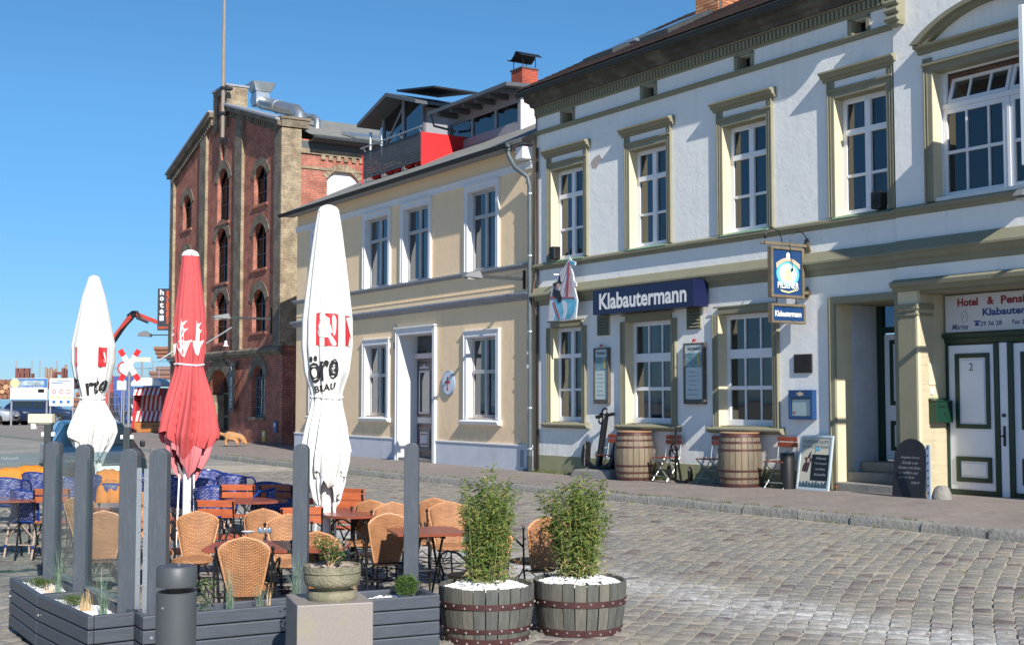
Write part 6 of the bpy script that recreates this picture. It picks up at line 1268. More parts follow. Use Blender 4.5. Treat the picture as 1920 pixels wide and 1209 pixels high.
grassclump(sC, LC*.74, yC-.05, zC, .17, 16, rg, straw, .02, .004, .3, 'cut_stems'); leaves(sC, 120, lambda r: (LC*.38+r.gauss(0, .03), yC+r.gauss(0, .03), zC+r.uniform(.02, .25)), .04, leafm, rg)
sD, LD, yD, zD = trough('planter_box', pD0, pD1, .46, 1, 'board planter right of the granite block with a round dwarf shrub')
def ball(cx, cy, cz, R_, rz_): 
    def f(r):
        v = Vector((r.gauss(0, 1), r.gauss(0, 1), r.gauss(0, 1))).normalized()*(r.uniform(.25, 1)**.5); k = 1+.18*math.sin(v.x*5+1)*math.cos(v.y*6); return (cx+v.x*R_*k, cy+v.y*R_*k, cz+v.z*rz_*k)
    return f
fx_ = (Vector((P(762, 1095, TZ+.5).x, P(762, 1095, TZ+.5).y, 0))-sD.location).length
shr = thing('dwarf_shrub', 'small round green shrub growing in the right board planter', 'shrub', (P(762, 1112, TZ+.44).x, P(762, 1112, TZ+.44).y+.03, TZ+.40))
leaves(shr, 2200, ball(0, 0, .10, .095, .085), .024, leafm, rg, droop=.6); MB().tube([(0, 0, 0), (.01, 0, .08)], .008, 6).build('trunk', straw, shr)
grassclump(sD, LD*.18, yD-.06, zD, .20, 60, rg, straw, .03, .0025, .5)
# posts
def post(px_, ybase, d_back, label, top=1.61, metal=None, w=.12, yaw=0.0):
    p = rim(px_, ybase); s = thing('windbreak_post', label, 'post', (p.x, p.y, TZ), yaw, 'round-topped posts of the glass windbreak')
    pr_ = [(-w/2, 0), (w/2, 0), (w/2, top-.05)]+[(w/2*math.cos(t), top-.05+.05*math.sin(t)) for t in [math.pi*k/8 for k in range(1, 8)]]+[(-w/2, top-.05)]
    MB().prism(pr_, -.055, .055).build('post', postm, s, bevel=.006, seg=2)
    if metal:
        MB().box(metal*w/2+(.0 if metal > 0 else -.012), metal*w/2+(.012 if metal > 0 else .0), -.056, -.015, .1, top-.14).box(metal*w/2+(.012 if metal > 0 else -.035), metal*w/2+(.035 if metal > 0 else -.012), -.056, -.050, .1, top-.14).build('metal_strip', M['zinc'], s)
        q = MB()
        for k in range(7): q.tube([(metal*(w/2+.023), -.057, .25+.19*k), (metal*(w/2+.023), -.064, .25+.19*k)], .007, 8)
        q.build('screw', M['zinc'], s)
    return s
yw = math.atan2(dAB.y, dAB.x)
P1 = post(97, 1078, 0, 'slate grey windbreak post, leftmost of the six'); P2 = post(154, 1103, 0, 'slate grey windbreak post standing in front of the white parasol on the left')
P3 = post(240, 1136, 0, 'slate grey post with a riveted metal strip on its right side', metal=1, w=.13); P4 = post(296, 1140, 0, 'slate grey post beside the bollard light with a strip on its left', metal=-1, w=.13)
P5 = post(563, 1100, 0, 'slate grey post just left of the stone bowl'); P6 = post(771, 1090, 0, 'slate grey post right of the stone bowl, above the dwarf shrub')
def pane_between(a, b, label, z0=.5, z1=1.5, off=.08):
    A = Vector((a.location.x, a.location.y, 0)); B = Vector((b.location.x, b.location.y, 0)); d = B-A; L_ = d.length; s = thing('glass_pane', label, 'glass panel', (A.x, A.y, TZ), math.atan2(d.y, d.x), 'clear panes of the windbreak')
    MB().box(off, L_-off, -.006, .006, z0, z1).build('glass', M['glass_clear'], s); MB().box(off, L_-off, -.012, .012, z0-.03, z0).build('bottom_rail', M['zinc'], s); return s
pane_between(P1, P2, 'clear windbreak pane between the first and second post'); pane_between(P2, P3, 'clear windbreak pane between the second and third post')
# second windbreak further back: dark posts with white clips and frosted top band
a_, b_ = PD(93, 850, 13.0), PD(238, 850, 13.4)
for k, (q0, px_, Y_, tp) in enumerate(((a_, 90, 13.0, 1.72), (b_, 238, 13.4, 1.68))):
    c = PD(px_, 850, Y_); s = thing('dark_post', 'slim near-black windbreak post with white clips, left of the white parasol' if k == 0 else 'slim near-black windbreak post standing before the red crossing sign', 'post', (c.x, c.y, TZ), 0, 'slim dark posts of the rear windbreak')
    MB().box(-.035, .035, -.035, .035, 0, tp).build('post', M['gutter'], s, bevel=.004); MB().cbox((-.05, 0, tp-.10), .03, .04, .04).cbox((.05, 0, tp-.10), .03, .04, .04).build('clip', M['white'], s)
L0 = PD(-60, 853, 12.7); c1 = PD(90, 850, 13.0); c2 = PD(238, 850, 13.4); c3 = PD(283, 850, 13.5)
def rear(A, B, lbl):
    A = Vector((A.x, A.y, 0)); B = Vector((B.x, B.y, 0)); d = B-A; L_ = d.length; s = thing('glass_pane', lbl, 'glass panel', (A.x, A.y, TZ), math.atan2(d.y, d.x), 'panes of the rear windbreak with a frosted band')
    MB().box(.05, L_-.05, -.005, .005, .25, 1.33).build('glass', M['glass_clear'], s); MB().box(.05, L_-.05, -.008, .008, 1.331, 1.43).build('frosted_band', M['glass_frost'], s); return s
s = rear(L0, c1, 'rear windbreak pane with a frosted band at the left edge of the picture'); text('Hafencafé', .16, .03, 'lettering', M['ledge_grey'], s, ((c1-L0).length*.52, -.0095, 1.385))
rear(c1, c2, 'rear windbreak pane with a frosted band, in front of the parked dark car')
# granite block, stone bowl with its little shrub
gb = [P(513, 1112, .40), P(557, 1135, .40), P(700, 1128, .40), P(660, 1108, .40)]
gm2 = mat('polished_granite', (.29, .26, .235), .5, c2=(.22, .20, .185), scale=90, stain=(.30, .27, .16), stain_amt=.6, stain_scale=4)
q = MB(); c_ = (gb[0]+gb[1]+gb[2]+gb[3])/4; s = thing('granite_block', 'pinkish granite block in front of the planters, carrying the stone bowl', 'stone block', (c_.x, c_.y, TZ))
d1_ = (gb[2]-gb[1]); d1_.z = 0; L1 = d1_.length; d1_.normalize(); n1 = Vector((-d1_.y, d1_.x, 0)); o0 = gb[1]-c_; dep = .52
cn = [o0, o0+d1_*L1, o0+d1_*L1+n1*dep, o0+n1*dep]; 
q.add([(v.x, v.y, 0) for v in cn]+[(v.x, v.y, .65) for v in cn], [(0,3,2,1),(4,5,6,7),(0,1,5,4),(1,2,6,5),(2,3,7,6),(3,0,4,7)]); q.build('block', gm2, s, bevel=.006, seg=2)
bc = gb[1]+d1_*L1*.5+n1*.22; sm = mat('mossy_sandstone', (.26, .235, .16), .9, c2=(.15, .155, .10), scale=9, bump=.6, bscale=60, stain=(.36, .33, .24), stain_amt=.6, stain_scale=7)
D_ = bc.y; kk = 1.0
s = thing('stone_bowl', 'mossy round stone bowl planter on the granite block', 'planter', (bc.x+.015, bc.y, .40))
MB().lathe([(.0, 0), (.155, 0), (.162, .015), (.162, .035), (.15, .058), (.12, .062), (.118, .075), (.14, .085), (.175, .10), (.188, .13), (.188, .165), (.182, .168), (.182, .176), (.19, .18), (.19, .225), (.175, .225), (.168, .20), (0, .20)], n=40, cap=False).build('bowl', sm, s, smooth=True, ang=50)
MB().lathe([(0, .205), (.168, .205)], n=20, cap=False).build('soil', bpy.data.materials['potting_soil'], s)
pebble_mesh(lambda r: (lambda a, q_: (q_*math.cos(a), q_*math.sin(a)))(r.uniform(0, 6.28), .16*math.sqrt(r.random())), 90, .21, rg, lambda x, y: 0).build('pebbles', mat('mixed_pebble', (.35, .28, .24), .7, c2=(.6, .5, .45), scale=30), s, kind='stuff', fix=False)
s2 = thing('bowl_shrub', 'small loose green bush growing in the mossy stone bowl', 'shrub', (bc.x+.0, bc.y, .60)); q = MB(); tips = []
for k in range(16): a = k*2.4; e = Vector((math.cos(a)*(.05+.09*rg.random()), math.sin(a)*.11, .07+.13*rg.random())); q.tube([(0, 0, 0), tuple(e*.5+Vector((0, 0, .02))), tuple(e)], [.006, .004, .002], 5); tips.append(e)
q.build('stems', straw, s2, kind='stuff')
def br_(r): e = r.choice(tips); t = r.uniform(.35, 1.08); return (e.x*t+r.gauss(0, .016), e.y*t+r.gauss(0, .016), e.z*t+r.gauss(0, .014)+.01)
leaves(s2, 650, br_, .026, leafm, rg, asp=.6, droop=.5)
# bollard light
c = PD(331, 1100, 7.0); s = thing('bollard_light', 'dark grey cylindrical bollard light with a glass ring below its cap', 'bollard light', (c.x, c.y, TZ))
bm_ = mat('bollard_grey', (.075, .085, .095), .5, metal=.2, var=.06); MB().lathe([(.0, 0), (.104, 0), (.108, .93), (.10, .935), (.10, .90), (0, .90)], n=40, cap=False).build('body', bm_, s, smooth=True, ang=40); MB().lathe([(0, .965), (.108, .965), (.109, .97), (.109, 1.06), (.100, 1.072), (0, 1.075)], n=40, cap=False).build('cap', bm_, s, smooth=True, ang=40)
MB().lathe([(.035, .90), (.035, .965)], n=16).build('lamp_core', M['iron'], s, smooth=True, ang=40); MB().lathe([(.098, .93), (.098, .966)], n=32, cap=False).build('glass_ring', M['glass_clear'], s, smooth=True)
MB().tube([(-.045, -.098, .86), (-.047, -.103, .86)], .007, 8).tube([(.01, 0, 1.076), (.01, 0, 1.08)], .008, 8).build('screw', M['zinc'], s)
# half-barrel tubs with bamboo
gw = [wood_mat('grey_stave_'+n, c, c2, .75, (7, 7, .9), .35, 4) for n, c, c2 in (('a', (.15, .15, .125), (.085, .085, .075)), ('b', (.13, .135, .115), (.07, .072, .065)), ('c', (.175, .165, .135), (.10, .098, .082)), ('d', (.12, .125, .115), (.065, .068, .06)))]
def tub(p, seed, label, plabel, hs, tall):
    s = thing('barrel_tub', label, 'tub', p, seed*.7, 'half-barrel tubs with bamboo'); rgx = random.Random(seed); Hh = .45
    rad = lambda z: .345+.05*math.sin(min(1, z/Hh*1.1)*math.pi/2); zs = [Hh*k/5 for k in range(6)]; staves(s, rad, Hh, 24, gw, rgx, zs, .008)
    for z0, z1 in hs: hoop(s, rad, z0, z1, 48, 24)
    MB().lathe([(0, .36), (.36, .36)], n=24, cap=False).build('soil', bpy.data.materials['potting_soil'], s)
    pebble_mesh(lambda r: (lambda a, q_: (q_*math.cos(a), q_*math.sin(a)))(r.uniform(0, 6.28), .365*math.sqrt(r.random())), 900, .405, rgx, lambda x, y: .07*(1-(x*x+y*y)/.13), .014, .026).build('pebbles', peb, s, kind='stuff', fix=False)
    b = thing('bamboo', plabel, 'plant', (p[0], p[1], p[2]+.42), 0, 'leafy bamboo in the half-barrel tubs'); q = MB(); st = []
    for k in range(54):
        a = rgx.uniform(0, 6.28); r0 = .145*math.sqrt(rgx.random()); h = rgx.uniform(.6, tall)*(1 if rgx.random() < .9 else 1.18); ln = rgx.uniform(.0, .12)*(1 if rgx.random() < .8 else 2.2)
        b0 = Vector((r0*math.cos(a), r0*math.sin(a), -.04)); e = b0+Vector((math.cos(a)*ln+rgx.gauss(0, .03), math.sin(a)*ln, h)); st.append((b0, e)); q.tube([b0, b0.lerp(e, .5)+Vector((rgx.gauss(0, .012), rgx.gauss(0, .012), 0)), e], [.0035, .003, .0015], 4, cap=False)
    q.build('canes', canem, b, kind='stuff', fix=False)
    def f(r): b0, e = r.choice(st); t = r.random()**.8; v = b0.lerp(e, .08+.94*t); return (v.x+r.gauss(0, .02), v.y+r.gauss(0, .02), v.z+r.gauss(0, .01))
    leaves(b, 3900, f, .070, bambooleaf, rgx, asp=.19, droop=.75); leaves(b, 900, f, .06, leaf2, rgx, 'dry_leaves', asp=.18, droop=.9)
    leaves(b, 420, lambda r: (r.gauss(0, .11), r.gauss(0, .11), r.uniform(-.02, .22)), .06, mat('dry_bamboo', (.42, .33, .16), .7, var=.3, scale=20) if 'dry_bamboo' not in bpy.data.materials else bpy.data.materials['dry_bamboo'], rgx, 'dry_leaves', asp=.15, droop=.9)
tub(Vector((PD(912, 1150, 10.7).x, 10.7, TZ)), 3, 'weathered half-barrel tub on the left, next to the board planter', 'leafy bamboo in the left half-barrel, the taller and broader one', ((.0, .055), (.10, .135), (.29, .335)), .93)
tub(Vector((PD(1087, 1150, 11.0).x, 11.0, TZ)), 8, 'weathered half-barrel tub standing alone at the right end of the terrace', 'leafy bamboo in the right half-barrel beside the lone wicker chair', ((.02, .075), (.26, .31)), .92)
# ------------------------------------------------------------------ terrace furniture
def weave_mat(name, c1, c2, cm, w=.034, h=.015, bump=1.0, ms=.2, rough=.6):
    m = bpy.data.materials.new(name); m.use_nodes = True; N, L = nt(m); b = N['Principled BSDF']; b.inputs['Roughness'].default_value = rough
    tc = N.new('ShaderNodeTexCoord'); sp = N.new('ShaderNodeSeparateXYZ'); cb = N.new('ShaderNodeCombineXYZ'); L.new(tc.outputs['Object'], sp.inputs[0]); L.new(sp.outputs[0], cb.inputs[0])
    ad = N.new('ShaderNodeMath'); L.new(sp.outputs[1], ad.inputs[0]); L.new(sp.outputs[2], ad.inputs[1]); L.new(ad.outputs[0], cb.inputs[1])
    br = N.new('ShaderNodeTexBrick'); L.new(cb.outputs[0], br.inputs['Vector']); br.inputs['Scale'].default_value = 1; br.inputs['Brick Width'].default_value = w; br.inputs['Row Height'].default_value = h; br.inputs['Mortar Size'].default_value = h*ms; br.inputs['Mortar Smooth'].default_value = .6
    for k, c in (('Color1', c1), ('Color2', c2), ('Mortar', cm)): br.inputs[k].default_value = (*c, 1)
    n = N.new('ShaderNodeTexNoise'); n.inputs['Scale'].default_value = 5; n.inputs['Detail'].default_value = 5; L.new(tc.outputs['Object'], n.inputs['Vector'])
    rr = N.new('ShaderNodeMapRange'); rr.inputs[1].default_value = .3; rr.inputs[2].default_value = .7; rr.inputs[3].default_value = .8; rr.inputs[4].default_value = 1.12; L.new(n.outputs[0], rr.inputs[0])
    mx = N.new('ShaderNodeMix'); mx.data_type = 'RGBA'; mx.blend_type = 'MULTIPLY'; mx.inputs[0].default_value = 1; L.new(br.outputs[0], mx.inputs[6]); L.new(rr.outputs[0], mx.inputs[7]); L.new(mx.outputs[2], b.inputs['Base Color'])
    bp = N.new('ShaderNodeBump'); bp.invert = True; bp.inputs['Strength'].default_value = bump; bp.inputs['Distance'].default_value = .004; L.new(br.outputs['Fac'], bp.inputs['Height']); L.new(bp.outputs[0], b.inputs['Normal'])
    return m
ratm = weave_mat('rattan_weave', (.60, .30, .14), (.48, .225, .10), (.17, .07, .03)); ratr = mat('rattan_rim', (.58, .29, .14), .5, var=.2, scale=40)
blw = weave_mat('blue_white_weave', (.50, .48, .56), (.03, .05, .24), (.02, .035, .20), .034, .024, .4, .36); blf = mat('blue_lacquer', (.01, .04, .22), .3, var=.15, scale=20); bam = mat('pale_bamboo_tube', (.52, .36, .29), .4, var=.15, scale=30)
redwood = wood_mat('red_brown_tabletop', (.30, .085, .05), (.20, .05, .032), .28, (1.5, 9, 9), .05, 3)
orw = wood_mat('orange_red_slat', (.50, .13, .045), (.36, .085, .035), .4, (3, 9, 9), .05, 3)
blackmetal = mat('black_metal', (.015, .016, .018), .35, metal=.3)
def wicker_chair(label):
    s = thing('wicker_chair', label, 'chair', (0, 0, 0), 0, 'rattan high-back chairs on the terrace')
    zb, zt_ = .36, .865
    def hw_(z):
        t = (z-zb)/(.76-zb)
        if z <= .76: return .112+.092*min(1, t)**.9
        u = (z-.76)/(zt_-.76); return .204*max(0, 1-u**1.9)**.75
    def yy(x, z): return .20+.16*(z-.4)-.045*(1-(x/.2)**2)+.045
    q = MB(); zs = [zb+(zt_-zb)*k/16 for k in range(17)]; n = 9; vs = []
    for z in zs:
        w = max(.012, hw_(z))
        for k in range(n+1): x = -w+2*w*k/n; vs.append((x, yy(x, z), z))
    f = [(i*(n+1)+k, i*(n+1)+k+1, (i+1)*(n+1)+k+1, (i+1)*(n+1)+k) for i in range(16) for k in range(n)]
    q.add(vs, f); o = q.build('backrest', ratm, s, smooth=True, ang=60); md = o.modifiers.new('thickness', 'SOLIDIFY'); md.thickness = .014; md.offset = 0
    out = [(-hw_(z), z) for z in zs[:-1]]+[(0, zt_)]+[(hw_(z), z) for z in reversed(zs[:-1])]
    MB().tube([(x, yy(x, z), z) for x, z in out], .0095, 7, closed=True).build('backrest_rim', ratr, s, smooth=True)
    q = MB(); n = 10; vs = [(0, -.02, .455)]
    ring = [(.215*math.cos(t)*(1 if math.sin(t) < 0 else .85), -.02+.21*math.sin(t), .445) for t in [2*math.pi*k/20 for k in range(20)]]
    q.add([(0, -.01, .45)]+ring+[(x, y, z-.03) for x, y, z in ring], [(0, 1+k, 1+(k+1) % 20) for k in range(20)]+[(1+k, 21+k, 21+(k+1) % 20, 1+(k+1) % 20) for k in range(20)]+[tuple(range(40, 20, -1))]); q.build('seat', ratm, s, smooth=True)
    q = MB()
    for sx in (-1, 1):
        q.tube([(sx*.20, .30, 0), (sx*.205, .22, .40), (sx*.225, .255, .76)], .010, 6); q.lathe([(0, -.018), (.013, -.012), (.018, 0), (.013, .012), (0, .018)], (sx*.225, .257, .775), 8)
        q.tube([(sx*.225, .25, .68), (sx*.20, .248, .67)], .007, 5)
        q.tube([(sx*.21, -.20, 0), (sx*.20, -.17, .44)], .010, 6)
        q.tube([(sx*.222, .24, .60), (sx*.25, .14, .66), (sx*.26, .0, .665), (sx*.25, -.13, .62), (sx*.235, -.17, .55), (sx*.20, -.16, .44)], .010, 6)
        q.tube([(sx*.205, .23, .42), (sx*.20, .1, .30), (sx*.20, -.05, .24), (sx*.205, -.18, .36)], .006, 5)
        q.tube([(sx*.205, .26, .2), (sx*.21, -.19, .18)], .006, 5)
    q.tube([(-.20, -.18, .2), (0, -.14, .34), (.20, -.18, .2)], .006, 5); q.tube([(-.205, .27, .22), (.205, .27, .22)], .006, 5); q.tube([(-.205, .24, .38), (.205, .24, .38)], .008, 5); q.tube([(-.2, .26, .2), (.205, -.18, .2)], .006, 5); q.tube([(.2, .26, .2), (-.205, -.18, .2)], .006, 5)
    q.build('iron_frame', blackmetal, s, smooth=True); return s
def tpos(px_, y_, h): p = P(px_, y_, TZ+h); g = gz(p.x, p.y); p = P(px_, y_, g+h); return Vector((p.x, p.y, gz(p.x, p.y)))
def setyaw(o, p, rz): o.location = p; o.rotation_euler = (0, 0, rz)
WCH = [(465, 1000, 186, 'wicker chair nearest the camera, its back turned, at the front edge of the long table'), (365, 963, 8, 'wicker chair behind the left end of the long table, below the red parasol'),
       (478, 958, -6, 'wicker chair behind the long table above the small chrome caddy'), (322, 952, 50, 'wicker chair half hidden by the left end of the long table, turned sideways'),
       (672, 940, -22, 'wicker chair just right of the middle parasol pole'), (742, 945, 12, 'wicker chair left of the tall post, behind the small right table'),
       (800, 936, -14, 'wicker chair seen just right of the tall post, farther back'), (843, 943, 6, 'wicker chair behind the small table, left of the bamboo'),
       (612, 990, 172, 'wicker chair with its back behind the bush in the stone bowl'), (1000, 963, 205, 'lone wicker chair between the two bamboo tubs'),
       (196, 953, 195, 'wicker chair seen through the glass, left of the riveted post, nearer one'), (178, 926, 165, 'wicker chair seen through the glass, farther back, left one'),
       (266, 925, 8, 'wicker chair showing in the narrow gap between the two central posts'), (887, 985, 215, 'wicker chair mostly hidden behind the left bamboo'), (715, 957, 200, 'wicker chair with its back turned, between the middle parasol and the tall right post'), (550, 968, 20, 'wicker chair mostly hidden behind the tall middle post'), (792, 940, 170, 'wicker chair hidden behind the tall post, its rim showing')]
w0_ = wicker_chair(WCH[0][3]); setyaw(w0_, tpos(465, 1000, .865), R(186))
for px_, y_, a, lb_ in WCH[1:-1]: copy_thing(w0_, tpos(px_, y_, .865), R(a), lb_)
# tables
def plank_table(pl, pb, px_r, label):
    a = P(pl[0], pl[1], TZ+.74); b = P(pb[0], pb[1], TZ+.74); c = P(px_r[0], px_r[1], TZ+.74)
    d = (c-a); L_ = d.length; d.normalize(); W_ = .72; rz = math.atan2(d.y, d.x)
    s = thing('terrace_table', label, 'table', (a.x, a.y, TZ), rz, 'red-brown slatted terrace tables'); n = 8
    for k in range(n):
        y = W_*k/n; e = .05 if k in (0, n-1) else .0
        MB().box(e, L_-e, y+.001, y+W_/n-.001, .715, .74).build('plank', redwood, s, bevel=.002)
    q = MB()
    for x in (.22, L_-.22):
        q.tube([(x, .06, 0), (x, W_-.12, .71)], .012, 6); q.tube([(x, W_-.06, 0), (x, .12, .71)], .012, 6); q.bar((x, .08, .70), (x, W_-.08, .70), .03, .025)
    q.tube([(.22, W_/2, .36), (L_-.22, W_/2, .36)], .010, 6); q.bar((.2, W_*.25, .70), (L_-.2, W_*.25, .70), .02, .02); q.build('folding_legs', blackmetal, s, smooth=False); return s
T1 = plank_table((372, 1031), (318, 1006), (640, 1031), 'long red-brown slatted table behind the nearest wicker chair')
T2 = plank_table((750, 1003), (724, 988), (880, 999), 'red-brown slatted table crossing behind the tall right post')
T3 = plank_table((250, 975), (250, 962), (330, 972), 'red-brown table glimpsed between the two central posts')
T4 = plank_table((-60, 940), (-60, 930), (64, 938), 'red-brown table at the left edge of the picture among the blue chairs')
c = P(492, 1000, TZ+.75); s = thing('condiment_caddy', 'small chrome caddy on the long table behind the nearest wicker chair', 'caddy', (c.x, c.y+.1, TZ+.742)); q = MB()
for x in (-.045, .0, .045): q.lathe([(0, 0), (.02, 0), (.022, .045), (.019, .05), (0, .05)], (x, .02*abs(x)*10, 0), 12)
q.build('shaker', mat('chrome', (.7, .7, .72), .15, metal=.9), s, smooth=True, kind='stuff')
c = P(460, 1001, TZ+.745); s = thing('ashtray', 'small white round dish on the long table', 'dish', (c.x, c.y+.12, TZ+.742)); MB().lathe([(0, .0), (.04, 0), (.062, .018), (.056, .018), (.036, .006), (0, .006)], n=20, cap=False).build('dish', M['white'], s, smooth=True)
def round_table(px_, y_, label, r=.38):
    p = P(px_, y_, TZ+.74); g = gz(p.x, p.y); p = P(px_, y_, g+.74); s = thing('round_table', label, 'table', (p.x, p.y+r, g), 0, 'round dark bistro tables')
    MB().lathe([(0, .715), (r, .715), (r, .74), (0, .742)], n=28, cap=False).build('tabletop', redwood, s, smooth=True, ang=40)
    q = MB().lathe([(.03, .02), (.025, .70)], n=8); 
    for k in range(3): a = k*2.094+.4; q.tube([(0, 0, .12), (.16*math.cos(a), .16*math.sin(a), .09), (.30*math.cos(a), .30*math.sin(a), 0)], .013, 6)
    for k in range(3): a = k*2.094+1.4; q.tube([(0, 0, .55), (.12*math.cos(a), .12*math.sin(a), .62), (.2*math.cos(a), .2*math.sin(a), .71)], .008, 5)
    q.build('pedestal', blackmetal, s); return s
round_table(468, 941, 'round dark table in front of the left pair of slatted chairs'); round_table(655, 968, 'round dark table behind the stone bowl, right of the parasol pole', .32); round_table(598, 962, 'round dark table left of the middle parasol pole, behind the post'); round_table(186, 952, 'round dark table seen through the windbreak glass on the left')
# slatted folding chairs
SL = [(451, 906, 180, 'folding chair with two orange-red back slats left of the round table'), (526, 906, 172, 'folding chair with orange-red slats just left of the middle post'), (652, 921, 176, 'folding chair with orange-red slats right of the middle parasol, nearer'),
      (590, 930, 190, 'folding chair with orange-red slats behind the middle parasol pole'), (104, 914, 186, 'folding chair with orange-red slats behind the leftmost tall posts'), (560, 948, 200, 'folding chair with orange-red slats squeezed behind the tall middle post'), (415, 935, 172, 'folding chair with orange-red slats behind the left rear wicker chair'), (672, 912, 150, 'folding chair with orange-red slats half behind the parasol skirt, farther')]
sc0 = slat_chair('slatted_chair', tpos(451, 906, .87), R(180), SL[0][3], 'folding slatted chairs on the terrace', orw, blackmetal)
for px_, y_, a, lb_ in SL[1:]: copy_thing(sc0, tpos(px_, y_, .87), R(a), lb_)
# blue bistro armchairs
def bistro(label):
    s = thing('bistro_chair', label, 'chair', (0, 0, 0), 0, 'blue and white woven bistro armchairs'); q = MB(); n = 10
    def c_(t, z): a = R(-62)+R(124)*t; r = .235; return (r*math.sin(a), .02+r*math.cos(a)+.06*(z-.45), z)
    vs = [c_(k/n, z) for z in (.47, .62, .74, .80) for k in range(n+1)]
    for k in range(n+1): vs.append(c_(k/n, .80+.045*math.sin(math.pi*k/n)))
    q.add(vs, [(i*(n+1)+k, i*(n+1)+k+1, (i+1)*(n+1)+k+1, (i+1)*(n+1)+k) for i in range(4) for k in range(n)]); o = q.build('backrest', blw, s, smooth=True, ang=80); md = o.modifiers.new('thickness', 'SOLIDIFY'); md.thickness = .012; md.offset = 0
    q = MB(); q.tube([c_(k/n, .805+.045*math.sin(math.pi*k/n)) for k in range(n+1)], .014, 7); q.tube([c_(k/n, .46) for k in range(n+1)], .012, 6)
    for sx, t in ((-1, 0), (1, 1)):
        a = c_(t, .805); b = c_(t, .46); q.tube([a, b], .014, 6)
        q.tube([a, (sx*.27, .05, .80), (sx*.285, -.06, .74), (sx*.27, -.16, .60), (sx*.23, -.20, .45)], .015, 7)
    q.tube([(-.22, -.2, .43), (.22, -.2, .43)], .014, 6); q.build('blue_frame', blf, s, smooth=True)
    q = MB(); q.add([(-.22, -.21, .45), (.22, -.21, .45), (.20, .20, .45), (-.20, .20, .45), (-.22, -.21, .425), (.22, -.21, .425), (.20, .20, .425), (-.20, .20, .425)], [(0,1,2,3),(7,6,5,4),(0,4,5,1),(1,5,6,2),(2,6,7,3),(3,7,4,0)]); q.build('seat', blf, s, bevel=.01)
    q = MB()
    for sx in (-1, 1):
        q.tube([(sx*.22, -.21, 0), (sx*.215, -.20, .44)], .013, 7); q.tube([(sx*.21, .25, 0), (sx*.205, .17, .47)], .013, 7)
        q.tube([(sx*.215, -.20, .24), (sx*.21, .0, .40), (sx*.20, .19, .26)], .008, 5); q.tube([(sx*.22, -.21, .15), (sx*.21, .22, .15)], .009, 5)
    q.tube([(-.22, -.21, .17), (.22, -.21, .17)], .009, 5); q.tube([(-.215, -.2, .26), (0, -.2, .42), (.215, -.2, .26)], .008, 5); q.tube([(-.21, .24, .17), (.21, .24, .17)], .009, 5); q.tube([(-.2, .22, .26), (0, .2, .42), (.2, .22, .26)], .008, 5)
    q.build('bamboo_legs', bam, s, smooth=True)
    q = MB()
    for sx in (-1, 1):
        for (x, y, z) in ((sx*.22, -.21, .155), (sx*.217, -.203, .30), (sx*.21, .235, .15), (sx*.215, -.20, .42), (sx*.208, .20, .42)): q.lathe([(.019, -.018), (.019, .018)], (x, y, z), 8)
    q.build('blue_binding', blf, s); return s
BL = [(62, 916, 160, 'blue bistro armchair at the far left, its legs standing clear on the cobbles'), (18, 894, 185, 'blue bistro armchair cut by the left edge of the picture'), (75, 884, 175, 'blue bistro armchair left, behind the orange blanket'), (118, 897, 30, 'blue bistro armchair between the two leftmost posts'), (155, 893, -20, 'blue bistro armchair behind the second post from the left'),
      (262, 884, 170, 'blue bistro armchair between the two central posts, below the car'), (335, 893, 160, 'blue bistro armchair just left of the red parasol pole'), (371, 895, 200, 'blue bistro armchair just right of the red parasol pole'), (405, 909, 188, 'blue bistro armchair in front, left of the orange-red slatted chair'),
      (393, 882, 20, 'blue bistro armchair farthest back, right of the red parasol'), (441, 887, 175, 'blue bistro armchair behind the orange-red slatted chair'), (505, 901, 182, 'blue bistro armchair between the two orange-red slatted chairs'), (300, 885, 190, 'blue bistro armchair behind the bollard side post'), (520, 915, -15, 'blue bistro armchair facing the camera behind the round table'), (213, 905, 185, 'blue bistro armchair seen behind the white parasol pole on the left')]
b0_ = bistro(BL[0][3]); setyaw(b0_, tpos(62, 916, .845), R(160))
for px_, y_, a, lb_ in BL[1:]: copy_thing(b0_, tpos(px_, y_, .845), R(a), lb_)
# orange blankets
orb = mat('orange_fleece', (.75, .22, .015), .8, var=.12, scale=8, bump=.3)
for px_, y_, w_, lb_ in ((58, 872, .62, 'orange blanket bundled over a blue chair near the left edge'), (18, 876, .5, 'orange blanket at the left edge of the picture'), (204, 879, .42, 'orange blanket hanging behind the white parasol pole'), (207, 899, .34, 'lower orange blanket below the other one behind the white parasol pole')):
    p = tpos(px_, y_, .90); s = thing('blanket', lb_, 'blanket', (p.x, p.y, p.z), .15, 'orange fleece blankets over the chairs'); n = 12; q = MB(); vs = []
    prof = [(-.12, .52), (-.10, .70), (-.06, .86), (0, .90), (.06, .87), (.10, .72), (.12, .58)]
    for i, (y, z) in enumerate(prof):
        for k in range(n+1): t = k/n; vs.append((-w_/2+w_*t, y+.015*math.sin(t*17+i), z*(1-.10*abs(2*t-1)**3)+.008*math.sin(t*23+i*2)))
    q.add(vs, [(i*(n+1)+k, i*(n+1)+k+1, (i+1)*(n+1)+k+1, (i+1)*(n+1)+k) for i in range(len(prof)-1) for k in range(n)]); o = q.build('cloth', orb, s, smooth=True, ang=80); md = o.modifiers.new('thickness', 'SOLIDIFY'); md.thickness = .03
